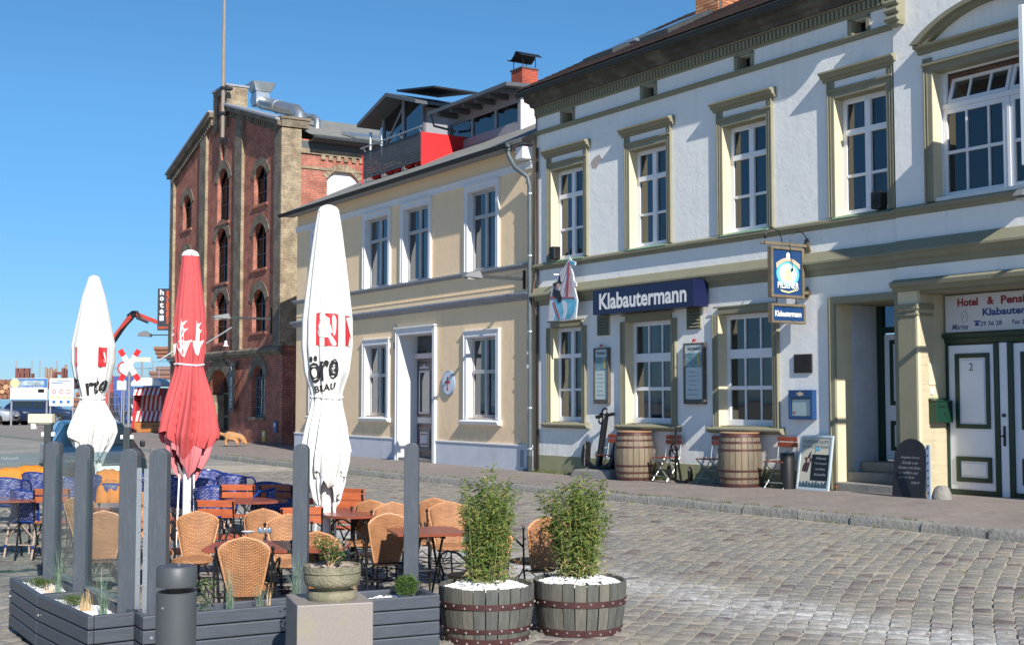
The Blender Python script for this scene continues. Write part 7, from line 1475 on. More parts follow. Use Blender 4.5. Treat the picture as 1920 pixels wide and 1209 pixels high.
# ------------------------------------------------------------------ closed parasols
def interp(tab, z):
    for (za, ra), (zb_, rb) in zip(tab, tab[1:]):
        if (za-z)*(z-zb_) >= 0: t = (z-za)/(zb_-za) if zb_ != za else 0; t = t; return ra+(rb-ra)*t
    return tab[-1][1] if abs(z-tab[-1][0]) < abs(z-tab[0][0]) else tab[0][1]
whitef = mat('white_canvas', (.80, .80, .76), .85, var=.03, scale=5, bump=.1); redf = mat('red_canvas', (.54, .085, .09), .85, var=.06, scale=5, bump=.1); pinkf = mat('faded_red_canvas', (.62, .20, .22), .85, var=.08, scale=4, bump=.1)
def parasol(px_, D, ytop, tab_px, label, mfab, minner, seed, tie_y, hem_y, hem2_y, prints, tiem):
    rg = random.Random(seed); p = PD(px_, 750, D); g = gz(p.x, p.y); Z = lambda y: PD(px_, y, D).z-g
    s = thing('parasol', label, 'parasol', (p.x, p.y, g), 0, 'closed parasols over the terrace'); sc = D/FPX
    tab = [(Z(y), w/2*sc) for y, w in tab_px]; zt_, ztie, zh = Z(ytop), Z(tie_y), Z(hem_y)
    NT = 128; ph = [rg.uniform(0, 6.28) for _ in range(6)]
    def fold(th): a = abs(math.sin(4*th+ph[0]+.25*math.sin(2*th+ph[1]))); return (a**.5-.6)+.45*math.sin(3*th+ph[4])*.6+.25*math.sin(13*th+ph[2])+.10*math.sin(21*th+ph[3])
    def rad(th, z, skirt=0):
        r = interp(tab, z)
        if z > ztie: u = (zt_-z)/(zt_-ztie); A = .05+.10*u+.12*max(0, u-.8)*3
        else: A = .14+.26*min(1, (ztie-z)/.45)
        th2 = th+(.35*(ztie-z) if z < ztie else 0)
        return max(.03, r*(1+A*(fold(th2)-.42)))
    q = MB(); zs = [zt_-(zt_-ztie)*k/46 for k in range(47)]; vs = []
    for z in zs:
        for k in range(NT): th = 2*math.pi*k/NT; r = rad(th, z); vs.append((r*math.cos(th), r*math.sin(th), z))
    q.add(vs, [(i*NT+k, i*NT+(k+1) % NT, (i+1)*NT+(k+1) % NT, (i+1)*NT+k) for i in range(46) for k in range(NT)]); q.build('canopy', mfab, s, smooth=True, ang=60)
    def skirt(name, kr, zend, amp, mm, nfr, rph):
        q = MB(); vs = []; M_ = 30
        for i in range(M_+1):
            u = i/M_
            for k in range(NT):
                th = 2*math.pi*k/NT; tri = abs(((th*nfr/(2*math.pi)+rph) % 1)*2-1); ze = zend-amp*tri+.06*math.sin(3*th+rph*9)+.11*math.sin(th+rph*20); z = ztie+(ze-ztie)*u
                r = rad(th, z)*kr*(1+.07*math.sin(7*th+u*4+rph*5)*u)*(1-.25*max(0, (zend-z))/max(amp, .01)*.6) ; vs.append((r*math.cos(th), r*math.sin(th), z))
        q.add(vs, [(i*NT+k, i*NT+(k+1) % NT, (i+1)*NT+(k+1) % NT, (i+1)*NT+k) for i in range(M_) for k in range(NT)]); o = q.build(name, mm, s, smooth=True, ang=80); return o
    skirt('skirt', 1.0, zh, .22, mfab, 5, rg.random()); skirt('inner_skirt', .80, Z(hem2_y)+.12, .30, minner, 4, rg.random())
    q = MB(); pts = []; 
    for k in range(40): th = 2*math.pi*k/40; r = rad(th, ztie)*1.02+.004; pts.append((r*math.cos(th), r*math.sin(th), ztie+.01*math.sin(2*th)))
    q.tube(pts, .014 if D < 20 else .018, 6, closed=True); q.build('tie_strap', tiem, s, smooth=True)
    r0 = tab[0][1]; MB().lathe([(r0*1.02, -.02), (r0*1.02, .0), (r0*.8, .04), (r0*.35, .065), (0, .07)], (0, 0, zt_), 24, cap=False).build('cap', whitef, s, smooth=True)
    q = MB(); q.lathe([(.055, 0), (.055, 1.2)], n=16, cap=False); q.build('pole', M['white'], s, smooth=True)
    q = MB()
    for a in (200, 340): q.tube([(.13*math.cos(R(a)), .13*math.sin(R(a)), .04), (.10*math.cos(R(a)), .10*math.sin(R(a)), 1.0)], .012, 6)
    q.build('crank_rod', M['white'], s); MB().lathe([(.30, 0), (.30, .05), (.08, .07), (.08, .12), (0, .12)], n=24).build('base_plate', M['zinc'], s)
    # prints wrapped round the folds
    import bmesh
    for spec in prints:
        kind, xo, yc, w, h, mm = spec[:6]
        me = bpy.data.meshes.new('print')
        if kind == 'text':
            t = text(spec[6], w*sc, h*sc, 'print', mm, s, (0, 0, 0), bold=.03); me = t.data; nm = 'lettering'
        else:
            sh = spec[6]; x0 = -w*sc/2; x1 = w*sc/2; poly = [(x0+(x1-x0)*u, -h*sc/2+h*sc*v) for u, v in sh]; tt = tessellate_polygon([[Vector((a, b, 0)) for a, b in poly]]); me.from_pydata([(a, b, 0) for a, b in poly], [], [tuple(a) for a in tt]); me.materials.append(mm); t = bpy.data.objects.new('print', me); col.objects.link(t); t.parent = s; nm = 'emblem'
        b = bmesh.new(); b.from_mesh(me)
        for _ in range(4):
            e = [e for e in b.edges if e.calc_length() > .025]
            if not e: break
            bmesh.ops.subdivide_edges(b, edges=e, cuts=1)
        b.to_mesh(me); b.free()
        rm = interp(tab, Z(yc)); th0 = -math.pi/2+math.asin(max(-.97, min(.97, xo*sc/rm)))
        for v in me.vertices:
            th = th0+v.co.x/rm; z = Z(yc)+v.co.y+(.18*v.co.x if kind == 'text' else -.05*v.co.x); r = rad(th, z)+.006+(spec[7] if len(spec) > 7 else 0); v.co = (r*math.cos(th), r*math.sin(th), z)
        t.name = nm; t.location = (0, 0, 0); t.rotation_euler = (0, 0, 0); me.update()
    return s
sq = [(0, 0), (1, 0), (1, 1), (0, 1)]
hull = [(.05, .35), (.25, .05), (.75, .05), (.95, .35)]; sail1 = [(.15, .4), (.35, .4), (.38, .95), (.12, .7)]; sail2 = [(.45, .4), (.72, .4), (.66, .98), (.42, .9)]; sail3 = [(.78, .42), (.95, .42), (.85, .8)]
bigship = [(.0, .42), (.35, .40), (.42, 1.0), (.50, .88), (.80, .96), (.55, .80), (.62, .72), (.85, .75), (.60, .62), (.62, .40), (1, .45), (.62, .0), (.40, .06)]
prk = mat('print_red', (.58, .03, .04), .7); pbk = mat('print_black', (.02, .02, .025), .7); pwh = mat('print_white', (.78, .76, .76), .8)
parasol(613, 14.0, 396, [(396, 40), (430, 52), (520, 76), (600, 95), (650, 96), (700, 84), (725, 66), (745, 56), (765, 62), (800, 78), (850, 92), (900, 88), (935, 70), (990, 40)],
        'big closed white parasol in the middle, with a red ship emblem and black letters', whitef, whitef, 5, 745, 868, 930,
        [('poly', 6, 620, 46, 60, prk, sq), ('poly', 0, 616, 34, 40, pwh, hull, .004), ('poly', 0, 622, 34, 40, pwh, sail1, .004), ('poly', 0, 622, 34, 40, pwh, sail2, .004), ('poly', 0, 622, 34, 40, pwh, sail3, .004), ('poly', 44, 622, 30, 56, prk, sq),
         ('text', -2, 690, 62, 50, pbk, 'öre'), ('text', 0, 727, 42, 13, pbk, 'BRAU')], whitef)
parasol(353, 17.0, 478, [(478, 32), (520, 40), (580, 55), (625, 62), (660, 56), (684, 50), (700, 56), (740, 78), (780, 96), (820, 106), (850, 94), (880, 66), (900, 44), (960, 40)],
        'closed faded-red parasol with white ship emblems, left of the middle', redf, pinkf, 12, 684, 812, 880,
        [('poly', -6, 634, 34, 72, pwh, bigship), ('poly', 22, 634, 30, 66, pwh, bigship), ('poly', -27, 640, 24, 60, pwh, bigship)], pwh)
parasol(172, 21.0, 524, [(524, 22), (560, 44), (610, 64), (650, 80), (680, 78), (715, 64), (745, 42), (756, 48), (790, 78), (810, 84), (840, 66), (870, 46), (890, 34), (940, 26)],
        'closed white parasol at the left, with a red emblem and black letters near its waist', whitef, whitef, 31, 747, 832, 875,
        [('poly', 28, 670, 18, 36, prk, sq), ('poly', -17, 670, 5, 36, prk, sq), ('text', -24, 716, 26, 24, pbk, 'Stö'), ('text', 18, 724, 44, 30, pbk, 'rte')], whitef)
# ------------------------------------------------------------------ background at the harbour
def far(px_, py_, D): return PD(px_, py_, D)
tyre = mat('tyre_rubber', (.015, .015, .016), .8); rimm = mat('alloy_rim', (.45, .47, .5), .3, metal=.8); cglass = mat('car_glass', (.02, .03, .035), .06, spec=.7, coat=.5); lampg = mat('headlamp_glass', (.5, .52, .55), .15, metal=.4)
def wheel(par, x, y, r, side):
    w = MB(); w.T = Matrix.Translation((x, y, r)) @ Matrix.Rotation(R(90), 4, 'X'); w.lathe([(r*.62, -.10), (r*.93, -.10), (r, -.07), (r, .07), (r*.93, .10), (r*.62, .10)], n=28, cap=False); o = w.build('tyre', tyre, par, smooth=True, ang=40)
    q = MB(); q.T = Matrix.Translation((x, y+side*.085, r)) @ Matrix.Rotation(R(90), 4, 'X'); q.lathe([(r*.64, -.02), (r*.64, .02), (r*.58, .01), (r*.58, -.02)], n=28, cap=False)
    for k in range(5): a = 2*math.pi*k/5; q.bar((0, 0, 0), (r*.6*math.cos(a), r*.6*math.sin(a), 0), r*.20, .03, up=(0, 0, 1))
    q.lathe([(r*.15, -.02), (r*.15, .025), (0, .025)], n=12); q.build('rim', rimm, o)
    d = MB(); d.T = Matrix.Translation((x, y+side*.03, r)) @ Matrix.Rotation(R(90), 4, 'X'); d.lathe([(0, 0), (r*.62, 0)], n=24, cap=False); d.build('brake_disc', M['iron'], o, fix=False)
def car(label, loc, rz, paint, st, wheels, r, cat='car', hl=True):
    """st: stations front to rear (x, half width, z low, z belt, half width roof, z roof)"""
    s = thing('parked_car', label, cat, loc, rz, 'parked cars'); q = MB(); vs = []
    for x, w, zl, zb_, wr_, zr in st: vs += [(x, -w*.94, zl), (x, -w, (zl+zb_)/2), (x, -w*.97, zb_), (x, -wr_, zr), (x, wr_, zr), (x, w*.97, zb_), (x, w, (zl+zb_)/2), (x, w*.94, zl)]
    gl = MB(); n = len(st)
    for i in range(n-1):
        a, b = i*8, (i+1)*8; A, B = st[i], st[i+1]; ghA, ghB = A[5]-A[3] > .25, B[5]-B[3] > .25
        for k in range(8):
            f = (a+k, a+(k+1) % 8, b+(k+1) % 8, b+k); 
            q.add([vs[j] for j in f], [(0, 1, 2, 3)])
            g = (k in (2, 4) and ghA and ghB) or (k == 3 and (ghA != ghB))
            if g:
                P4 = [Vector(vs[j]) for j in f]; c = sum(P4, Vector())/4; nrm = (P4[1]-P4[0]).cross(P4[2]-P4[0]).normalized(); 
                if nrm.dot(c-Vector((c.x, 0, .7))) < 0: nrm = -nrm
                gl.add([c+(p-c)*(.88)+nrm*.012 for p in P4], [(0, 1, 2, 3)])
    q.add(vs[:8], [tuple(range(8))]); q.add(vs[-8:], [tuple(range(8))])
    o = q.build('body', paint, s, smooth=True, ang=28)
    import bmesh
    b = bmesh.new(); b.from_mesh(o.data); bmesh.ops.remove_doubles(b, verts=b.verts, dist=.001); bmesh.ops.recalc_face_normals(b, faces=b.faces); b.to_mesh(o.data); b.free()
    md = o.modifiers.new('bevel', 'BEVEL'); md.width = .05; md.segments = 3; md.limit_method = 'ANGLE'; md.angle_limit = R(18)
    gl.build('window', cglass, s, fix=False, kind=None)
    for x in wheels:
        for sd in (-1, 1): wheel(s, x, sd*(st[3][1]-.08), r, sd)
        MB()
    x0, w0, zl0, zb0 = st[0][:4]
    if hl:
        for sd in (-1, 1):
            h = MB(); h.T = Matrix.Translation((st[1][0]-.02-.10, sd*st[1][1]*.74, zb0-.04)); h.lathe([(0, -.001)], n=3) if False else None
            hb = MB(); hb.add([(x0-.015, sd*w0*.98, zb0-.15), (x0-.02, sd*w0*.55, zb0-.14), (x0-.0, sd*w0*.55, zb0+.0), (x0+.10, sd*w0*1.03, zb0+.04), (x0+.20, sd*w0*1.08, zb0-.02)], [(0, 1, 2), (0, 2, 3), (0, 3, 4)]); hh = hb.build('headlight', mat('headlight_shell', (.12, .14, .16), .2) if 'headlight_shell' not in bpy.data.materials else bpy.data.materials['headlight_shell'], s, fix=False)
            ll = MB(); 
            for yy_ in (.66, .86): ll.tube([(x0-.03, sd*w0*yy_, zb0-.07), (x0-.045, sd*w0*yy_, zb0-.07)], .06, 14)
            ll.build('lamp', lampg, hh)
        MB().box(x0-.03, x0, -w0*.5, w0*.5, zb0-.18, zb0-.04).box(x0-.03, x0, -w0*.6, w0*.6, zl0+.08, zl0+.2).build('grille', M['black'], s, bevel=.02)
        MB().box(x0-.035, x0-.03, -.26, .26, zl0+.23, zl0+.33).build('number_plate', M['white'], s)
    for sd in (-1, 1): MB().box(1.35, 1.50, sd*(st[4][1]+.02)-.09*(sd < 0), sd*(st[4][1]+.02)+.09*(sd > 0), st[4][3]-.02, st[4][3]+.12).build('wing_mirror', M['black'], s, bevel=.03, seg=2)
    return s
teal = mat('dark_teal_paint', (.012, .03, .042), .3, metal=.2, coat=.8); navyp = mat('navy_car_paint', (.02, .035, .085), .3, metal=.4, coat=.8); silv = mat('silver_car_paint', (.50, .53, .56), .3, metal=.6, coat=.6)
hatch = [(0, .60, .25, .62, .45, .64), (.12, .80, .22, .70, .60, .74), (.6, .86, .20, .80, .62, .86), (1.05, .88, .20, .88, .66, .94), (1.80, .88, .20, .92, .58, 1.40), (2.4, .88, .20, .93, .60, 1.47), (3.3, .88, .20, .94, .58, 1.43), (3.95, .86, .22, .92, .52, 1.05), (4.1, .78, .28, .84, .50, .90)]
f0 = far(203, 870, 26.0); car('dark teal hatchback parked beyond the terrace, its windscreen and headlights facing the camera', (f0.x, f0.y, gz(f0.x, f0.y)), R(90+27), teal, hatch, (.85, 3.3), .31)
suv = [(0, .62, .40, .78, .5, .82), (.12, .86, .34, .90, .66, .96), (.7, .92, .32, 1.02, .70, 1.08), (1.15, .94, .32, 1.08, .72, 1.14), (1.9, .94, .32, 1.12, .62, 1.68), (2.6, .94, .32, 1.13, .64, 1.76), (3.9, .94, .32, 1.14, .62, 1.72), (4.5, .92, .34, 1.10, .56, 1.30), (4.65, .84, .42, 1.0, .54, 1.10)]
f0 = far(143, 790, 85.0); car('dark blue off-roader seen side-on behind the white information boards', (f0.x, f0.y, 0), R(180), navyp, suv, (.95, 3.75), .42)
f0 = far(30, 790, 83.0); car('silver car cut by the left edge of the picture, beside the information boards', (f0.x, f0.y, 0), R(180), silv, suv, (.95, 3.75), .42)
# information boards
def info(D, x0, y0, x1, y1, label, rows):
    a, b = far(x0, y0, D), far(x1, y1, D); s = thing('info_board', label, 'notice board', (a.x, a.y, 0), 0, 'information boards at the harbour car park'); w = b.x-a.x; MB().box(0, w, 0, .08, b.z, a.z).build('board', M['white'], s, bevel=.01)
    MB().box(.0, .09, .09, .15, 0, a.z).box(w-.09, w, .09, .15, 0, a.z).build('leg', M['ledge_grey'], s); rows(s, w, b.z, a.z); return s
bb = mat('board_blue', (.05, .17, .42), .5)
def r1(s, w, z0, z1):
    h = z1-z0; MB().box(.0, w, -.006, 0, z1-h*.42, z1-.02).build('blue_band', bb, s); MB().box(w*.25, w*.92, -.01, -.0065, z1-h*.32, z1-h*.10).build('picture', mat('board_picture', (.30, .38, .42), .6, var=.7, scale=2.5), s); MB().tube([(w*.12, -.008, z1-h*.22), (w*.12, -.016, z1-h*.22)], .28, 18).build('round_logo', mat('logo_yellow', (.65, .62, .30), .5), s)
    MB().box(w*.75, w*.92, -.008, -.001, z0+h*.36, z0+h*.52).build('dark_picture', M['iron'], s); MB().box(.02, w-.02, -.006, -.001, z0+.02, z0+.10).build('blue_line', bb, s); text('Hafen Parkplatz', w*.7, h*.07, 'lettering', M['white'], s, (w*.55, -.009, z1-h*.385))
def r2(s, w, z0, z1):
    h = z1-z0; rr_ = h*.065
    for k in range(3): q = MB(); n_ = 16; cx = w*(.2+.3*k); cz = z0+h*.52; q.tube([(cx+rr_*math.cos(t), -.01, cz+rr_*math.sin(t)) for t in [2*math.pi*i/n_ for i in range(n_)]], .022, 4, closed=True); q.build('prohibition_sign', M['red'], s); MB().tube([(w*(.2+.3*k), -.001, z0+h*.15), (w*(.2+.3*k), -.014, z0+h*.15)], rr_, 16).build('blue_sign', bb, s)
    for k in range(4): c = w*(.15+.233*k); MB().prism([(c-.13, z0+h*.28), (c+.13, z0+h*.28), (c, z0+h*.36)], -.012, -.001).build('warning_sign', mat('warn_yellow', (.75, .50, .06), .5) if 'warn_yellow' not in bpy.data.materials else bpy.data.materials['warn_yellow'], s)
    MB().box(w*.1, w*.55, -.008, -.001, z0+h*.80, z0+h*.84).box(w*.3, w*.85, -.008, -.001, z0+h*.88, z0+h*.91).build('print_line', bb, s)
info(78, 20, 709, 88, 751, 'wide white information board with a blue picture band in front of the dark blue off-roader', r1); info(78, 93, 709, 137, 761, 'white board with rows of round and triangular safety signs', r2)
a, b = far(52, 776, 70), far(97, 793, 70); s = thing('barrier_block', 'pale yellow rectangular barrier block standing on the car park', 'barrier', (a.x, a.y, 0)); MB().box(0, b.x-a.x, 0, .5, b.z, a.z).build('block', mat('pale_yellow_concrete', (.72, .66, .45), .8, var=.05), s, bevel=.03); MB().box(.15, .4, .1, .4, 0, b.z).box(b.x-a.x-.4, b.x-a.x-.15, .1, .4, 0, b.z).build('foot', M['white'], s)
# log wagon stanchions, timber
bark = wood_mat('log_bark', (.30, .13, .08), (.19, .09, .06), .9, (.6, 4, 4), .5, 3); cut = mat('log_cut_end', (.50, .30, .16), .8, var=.2, scale=4); rust = mat('rust_red_steel', (.17, .06, .05), .7, var=.3)
def logpile(px0, px1, ytop, ybot, D, label, endon, rad=.17, seed=1):
    a, b = far(px0, ytop, D), far(px1, ybot, D); s = thing('log_pile', label, 'logs', (a.x, a.y, 0), 0, 'stacked logs in the harbour'); rg = random.Random(seed); w = b.x-a.x; zs = max(0, b.z)
    if endon:
        z = zs+rad; r_ = 0
        while z < a.z-rad*.4:
            x = rad+(rad if r_ % 2 else 0)
            while x < w-rad*.4:
                if z < zs+rad+(a.z-zs)*(.35+.65*min(1, x/w*1.6))+rg.uniform(-.2, .2): L_ = 4; rr_ = rad*rg.uniform(.85, 1.05); q = MB(); q.tube([(x, rg.uniform(-.15, .15), z), (x, L_, z)], rr_, 9); q.build('log', rg.choice([cut, bark]), s)
                x += 2*rad
            z += rad*1.75; r_ += 1
    else:
        z = zs+rad
        while z < a.z: q = MB(); q.tube([(rg.uniform(-.3, .2), rg.uniform(-.1, .1), z), (w+rg.uniform(0, .5), 0, z+rg.uniform(-.03, .03))], rad*rg.uniform(.8, 1.05), 10); o = q.build('log', bark, s, smooth=True, ang=50); MB().tube([(-.31, 0, z), (-.32, 0, z)], rad*.8, 10).build('cut_end', cut, o) if False else None; z += rad*1.8
    return s
logpile(-14, 26, 706, 748, 95, 'heap of reddish logs seen end-on at the left edge, behind the silver car', True, .20, 1)
logpile(290, 335, 650, 672, 90, 'upper bundle of long logs behind the beach chair, clear against the sky', False, .15, 2); logpile(288, 335, 688, 712, 90, 'lower bundle of long logs behind the beach chair', False, .17, 3); logpile(139, 160, 730, 775, 95, 'stack of dark logs behind the white parasol on the left', False, .22, 4)
s = thing('timber_wagon', 'rust-red timber wagon with stakes holding short upright logs, beyond the car park', 'wagon', (far(20, 712, 96).x, 96, 0)); q = MB(); zb_ = far(0, 716, 96).z; x0 = 0
f = lambda px_: far(px_, 700, 96).x-s.location.x
q.box(f(10), f(140), 0, 2.4, zb_-.5, zb_); q.build('bed', rust, s)
for px_, wd, yt in ((31, 5, 690), (36, 5, 700), (41, 7, 690), (51, 7, 690), (60, 4, 700), (101, 6, 700), (118, 6, 690), (122, 5, 692)): MB().box(f(px_-wd/2), f(px_+wd/2), 0, .3, zb_, far(0, yt, 96).z).build('stake', rust, s)
MB().box(f(33), f(54), .05, .2, far(0, 700, 96).z, far(0, 696, 96).z).box(f(99), f(123), .05, .2, far(0, 702, 96).z, far(0, 697, 96).z).build('crossbar', rust, s)
lg = mat('grey_log', (.30, .22, .17), .85, var=.3, scale=3)
for px_, yt in ((29, 690), (79, 688), (84, 690), (89, 688), (94, 692), (98, 690), (113, 688), (116, 683)): MB().tube([(f(px_), .8, zb_), (f(px_), .8, far(0, yt, 96).z)], .10, 8).build('upright_log', lg, s, smooth=True, ang=50)
gp_ = mat('grey_pole', (.30, .31, .33), .6)
for px_, lb_ in ((31, 'thin grey mast rising over the timber wagon, leftmost'), (60, 'thin grey mast rising over the timber wagon, second from the left'), (75, 'thin grey mast rising over the timber wagon, third from the left'), (107, 'thin grey mast rising over the timber wagon, nearest the white parasol'), (268, 'thin pale mast right of the red crossing sign'), (287, 'thin pale mast left of the log bundles')):
    a = far(px_, 675, 98); s = thing('mast', lb_, 'pole', (a.x, a.y, 0), 0, 'thin masts along the quay'); MB().lathe([(.07, 0), (.05, a.z)], n=8).build('pole', gp_, s); MB().lathe([(.12, 0), (.12, .3)], n=8).build('base', rust, s)
# blue containers and mesh fence
a, b = far(203, 704, 92), far(252, 800, 92); s = thing('container', 'blue tarpaulin-sided container behind the left white parasol', 'container', (a.x, a.y, 0)); w, h = b.x-a.x, a.z; bt = mat('blue_tarpaulin', (.035, .09, .36), .6, var=.1)
MB().box(0, w*.9, 0, .8, .1, h).build('body', bt, s); 
for k in range(9): MB().box(w*k/9+.05, w*k/9+.09, -.04, 0, .1, h-.1).build('rib', bt, s)
MB().box(0, w*.9, -.03, 0, h-.06, h).build('top_rail', gp_, s)
q = MB(); s = thing('debris_net', 'dark tangle of harbour gear stacked before the blue container', 'equipment', (far(222, 780, 88).x, 88, 0)); rg = random.Random(8)
for k in range(30): x = rg.uniform(-.6, .9); q.tube([(x, 0, rg.uniform(0, .4)), (x+rg.uniform(-.3, .3), rg.uniform(-.2, .2), rg.uniform(.8, 2.3))], .04, 5)
q.build('gear', M['iron'], s, kind='stuff')
a, b = far(205, 690, 75), far(345, 690, 75); s = thing('mesh_fence', 'wire mesh fence running behind the beach chair', 'fence', (a.x, a.y, 0)); L_ = b.x-a.x; zt_ = far(0, 690, 75).z; fm_ = mat('fence_wire', (.22, .24, .26), .5)
for k in range(4): x = L_*k/3; MB().box(x-.03, x+.03, 0, .06, 0, zt_).build('fence_post', fm_, s)
q = MB()
for k in range(9): z = .2+k*(zt_-.25)/8; q.bar((0, 0, z), (L_, 0, z), .012, .014)
for k in range(60): x = L_*k/59; q.bar((x, 0, .1), (x, 0, zt_), .008, .008)
q.build('wire_mesh', fm_, s, kind='stuff'); MB().bar((0, 0, zt_), (L_, 0, zt_), .04, .04).build('top_rail', fm_, s)
# red loading crane
cr = thing('loading_crane', 'red folding crane arm reaching over the timber, left of the blade sign', 'crane', (far(203, 650, 90).x, 90, 0)); rp_ = mat('crane_red', (.42, .045, .03), .45, var=.2, scale=1); g = lambda x, y: (lambda v: (v.x-cr.location.x, 0, v.z))(far(x, y, 90))
MB().bar(g(203, 650), g(246, 592), .32, .34).build('lower_boom', rp_, cr, bevel=.03); MB().bar(g(254, 588), g(300, 606), .26, .28).build('upper_boom', rp_, cr, bevel=.03); MB().bar((g(246, 592)[0], 0, g(246, 592)[2]), g(256, 588), .36, .40).build('elbow', M['iron'], cr, bevel=.05)
q = MB(); q.tube([(p[0], -.3, p[2]) for p in (g(214, 645), g(232, 618))], .12, 8); q.tube([(p[0], -.3, p[2]) for p in (g(232, 618), g(252, 597))], .07, 8); q.tube([(p[0], -.25, p[2]) for p in (g(240, 592), g(250, 584), g(260, 584), g(266, 596))], .05, 6); q.tube([(p[0], -.3, p[2]) for p in (g(258, 596), g(280, 605))], .09, 8); q.build('hydraulic_ram', M['iron'], cr)
MB().lathe([(.5, 0), (.4, 2.5), (.25, g(203, 650)[2])], (g(203, 650)[0], 0, 0), 12).build('column', rp_, cr)
# railway crossing sign
D = 42.0; c = far(243, 684, D); s = thing('crossing_sign', 'white railway crossing cross with red tips on a grey post', 'sign', (c.x, c.y, 0)); MB().lathe([(.05, 0), (.05, c.z+.1)], n=10).build('post', M['zinc'], s)
for (p0, p1) in (((226, 656), (261, 713)), ((262, 656), (227, 713))):
    a, b = far(*p0, D), far(*p1, D); A = Vector((a.x-c.x, -.06, a.z)); B = Vector((b.x-c.x, -.06, b.z)); o = .0 if p0[0] == 226 else -.025; A.y += o; B.y += o
    MB().bar(A.lerp(B, .2), A.lerp(B, .8), .17, .02, up=(0, 1, 0)).build('blade', M['white'], s)
    MB().bar(A, A.lerp(B, .2), .17, .02, up=(0, 1, 0)).build('red_tip', M['red'], s); MB().bar(A.lerp(B, .8), B, .17, .02, up=(0, 1, 0)).build('red_tip', M['red'], s)
D = 55; c = far(233, 690, D); s = thing('round_sign', 'round red-rimmed traffic sign half hidden behind the crossing cross', 'sign', (c.x, c.y, 0)); MB().tube([(0, 0, c.z), (0, -.02, c.z)], .27, 24).build('disc', M['trim_white'], s); q = MB(); q.tube([(.26*math.cos(t), -.03, c.z+.26*math.sin(t)) for t in [2*math.pi*k/24 for k in range(24)]], .035, 5, closed=True); q.build('red_rim', M['red'], s); MB().lathe([(.03, 0), (.03, c.z)], (0, .03, 0), 8).build('post', M['zinc'], s)
c = far(228, 722, 50); s = thing('notice_plate', 'small pale notice plate on a thin post beside the crossing sign', 'sign', (c.x, c.y, 0)); MB().box(-.18, .18, 0, .03, c.z-.18, c.z+.18).build('plate', mat('pale_plate', (.55, .62, .66), .5), s); MB().lathe([(.025, 0), (.025, c.z)], (0, .05, 0), 8).build('post', M['zinc'], s); MB().box(-.13, .13, -.006, -.001, c.z+.02, c.z+.04).box(-.13, .13, -.006, -.001, c.z-.06, c.z-.04).build('print_line', M['ledge_grey'], s)
c = far(265, 674, 70); s = thing('direction_sign', 'small pale direction plate right of the crossing cross', 'sign', (c.x, c.y, 0)); MB().box(-.4, .5, 0, .03, c.z-.12, c.z+.12).build('plate', mat('pale_green_plate', (.6, .62, .45), .5), s); MB().lathe([(.03, 0), (.03, c.z)], (0, .05, 0), 8).build('post', M['zinc'], s)
# hooded beach chair
D = 62.5; bl_, br_2 = far(249, 813, D), far(298, 815, D); s = thing('beach_chair', 'hooded beach chair with red and white striped lining and a white rounded top', 'beach chair', (bl_.x, bl_.y, 0), R(-6)); sx = far(306, 750, D).x-bl_.x; hT = far(0, 708, D).z
rw = mat('red_wicker', (.52, .04, .045), .6, var=.15, scale=12); wdm = wood_mat('varnished_pine', (.50, .20, .06), (.40, .15, .05), .4, (1, 4, 4), .05, 2); wst = mat('stripe_white', (.78, .76, .74), .7)
MB().add([(-.12, 0, .05), (sx*.0+.08, -.02, .05), (.08, -.02, hT-.45), (-.12, .5, hT-.55), (-.12, 1.0, .05)], [(0, 1, 2, 3), (0, 3, 4)]).build('side_panel', rw, s, fix=False)
MB().box(.05, sx, .0, .9, .05, .62).build('drawer_box', wdm, s, bevel=.02); q = MB(); q.box(.12, sx/2-.03, -.015, 0, .14, .52).box(sx/2+.03, sx-.08, -.015, 0, .14, .52); q.build('drawer', wdm, s, bevel=.01); MB().box(.4, .6, -.03, -.015, .42, .45).box(1.0, 1.2, -.03, -.015, .42, .45).build('drawer_handle', M['iron'], s)
MB().box(.05, .12, .05, .9, .62, hT-.5).build('side_frame', rw, s); MB().box(sx-.07, sx, .05, .9, .62, hT-.5).build('side_frame', rw, s); MB().box(.12, sx-.07, .80, .9, .62, hT-.5).build('back', rw, s)
def stripes(nm, z0, z1, y0, y1, n=11):
    for k in range(n): a = .12+(sx-.19)*k/n; b = .12+(sx-.19)*(k+1)/n; q = MB(); q.quad((a, y0, z0), (b, y0, z0), (b, y1, z1), (a, y1, z1)); q.build(nm, rw if k % 2 else wst, s, fix=False)
stripes('backrest_stripe', 1.15, hT-.85, .55, .75); stripes('seat_stripe', .66, 1.15, -.04, .25); stripes('awning_stripe', hT-.85, hT-.46, -.35, -.05)
q = MB(); n_ = 12; q.prism([(.0, hT-.42)]+[(sx/2-(sx/2+.04)*math.cos(math.pi*k/n_), hT-.36+.36*math.sin(math.pi*k/n_)**.7) for k in range(n_+1)]+[(sx, hT-.42)], -.25, .9); q.build('hood_cover', M['white'], s, bevel=.02); MB().box(.02, sx-.0, -.27, -.255, hT-.47, hT-.40).build('blue_band', bb, s)
q = MB(); q.tube([(-.02, -.03, 1.3), (-.12, .1, 1.45)], .03, 6); q.tube([(-.05, -.03, .7), (-.05, -.05, .9)], .03, 6); q.build('handle', M['trim_white'], s)
# low quay edge and water beyond
MB().quad((-300, 125, .012), (-12, 125, .012), (-12, 122, .012), (-300, 122, .012)).build('quay_edge', mat('quay_concrete', (.3, .3, .29), .9, var=.1), None, fix=False)['kind'] = 'structure'
wm = mat('harbour_water', (.03, .06, .08), .12, bump=.6, bscale=.8); MB().quad((-3000, 125, .02), (-14, 125, .02), (-14, 4500, .02), (-3000, 4500, .02)).build('water', wm, None, fix=False)['kind'] = 'structure'
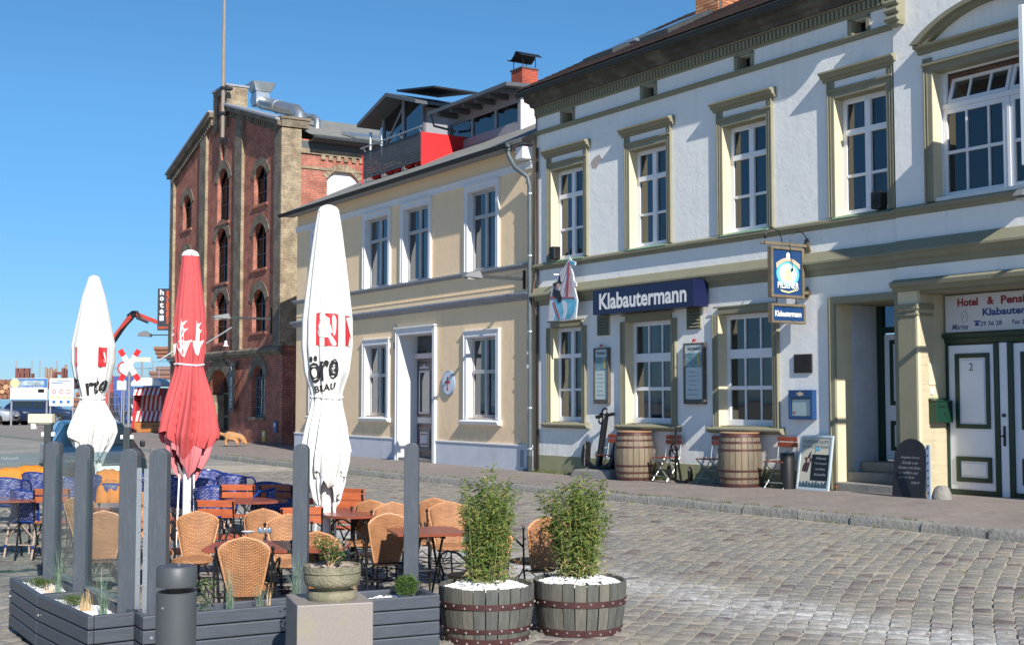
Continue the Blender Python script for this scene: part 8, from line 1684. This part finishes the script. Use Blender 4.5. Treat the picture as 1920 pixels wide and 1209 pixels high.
# ------------------------------------------------------------------ small things seen in the windows
def insill(fr, par_name, label, cat, x, y, z, build):
    s = thing(par_name, label, cat, fr.w(x, y, z), fr.yaw); build(s); return s
def vase(s): MB().lathe([(0, 0), (.06, 0), (.09, .10), (.05, .2), (.06, .26), (.05, .26), (0, .22)], n=16, cap=False).build('vase', M['white'], s, smooth=True); leaves(s, 90, lambda r: (r.gauss(0, .07), r.gauss(0, .05), .30+abs(r.gauss(0, .12))), .07, leafm, random.Random(5), asp=.5)
insill(FY, 'flower_vase', 'white vase with greenery behind the ground-floor window left of the maroon door', 'vase', -8.1, .30, 1.33, vase)
insill(FY, 'window_notice', 'white paper notice inside the window right of the oval sign', 'notice', -2.05, .205, 1.55, lambda s: (MB().box(-.16, .16, 0, .004, 0, .62).build('sheet', M['white'], s), MB().box(-.06, .06, -.003, -.001, .06, .14).build('dark_print', M['black'], s)))
insill(FY, 'red_ornament', 'tall red patterned ornament inside the window right of the oval sign', 'ornament', -2.55, .30, 1.33, lambda s: (MB().lathe([(0, 0), (.09, 0), (.06, .25), (.10, .5), (.07, .8), (0, .95)], n=12).build('body', mat('ornament_red', (.30, .03, .04), .5, c2=(.5, .42, .38), scale=14), s, smooth=True),))
insill(FW, 'pot_plant', 'potted plant behind the leftmost ground-floor window of the hotel', 'plant', 1.0, .45, 1.25, lambda s: (MB().lathe([(0, 0), (.08, 0), (.11, .16), (.10, .16), (0, .14)], n=14, cap=False).build('pot', mat('terracotta', (.35, .13, .07), .8), s), leaves(s, 160, lambda r: (r.gauss(0, .09), r.gauss(0, .08), .2+abs(r.gauss(0, .16))), .09, leafm, random.Random(6), asp=.5)))
insill(FW, 'bottle', 'green bottle standing inside the right ground-floor window of the hotel', 'bottle', 6.7, .4, 1.25, lambda s: (MB().lathe([(0, 0), (.04, 0), (.04, .2), (.015, .28), (.015, .34), (0, .34)], n=14).build('glass', mat('bottle_green', (.02, .10, .04), .15), s, smooth=True),))
# litter, leaves and weeds in the joints
lr = random.Random(77); q = MB()
for _ in range(260):
    x, y = lr.uniform(-7, 7), lr.uniform(8.5, 24); fx, fy = FW.loc((x, y, 0))
    if -fy < 2.9: continue
    z = gz(x, y)+.008; a = lr.uniform(0, 6.28); L_ = lr.uniform(.015, .04); d = Vector((math.cos(a), math.sin(a), lr.uniform(-.1, .3)))*L_; n_ = Vector((-math.sin(a), math.cos(a), lr.uniform(-.2, .2)))*L_*.35; p = Vector((x, y, z)); q.add([p, p+d*.5+n_, p+d, p+d*.5-n_], [(0, 1, 2, 3)])
tag(q.build('fallen_leaves', mat('dry_leaf', (.30, .20, .10), .8, var=.5, scale=3), fix=False), 'small dry leaves scattered over the cobbles', 'leaves', kind='stuff')
q = MB()
for _ in range(120):
    x, y = lr.uniform(1.5, 6), lr.uniform(9, 15); fx, fy = FW.loc((x, y, 0))
    if -fy > 2.9: tuft(q, (x, y, gz(x, y)-.005), 5, .03, lr, .03)
tag(q.build('weeds', gmm, fix=False), 'tiny weeds between the setts of the roadway', 'weeds', kind='stuff')
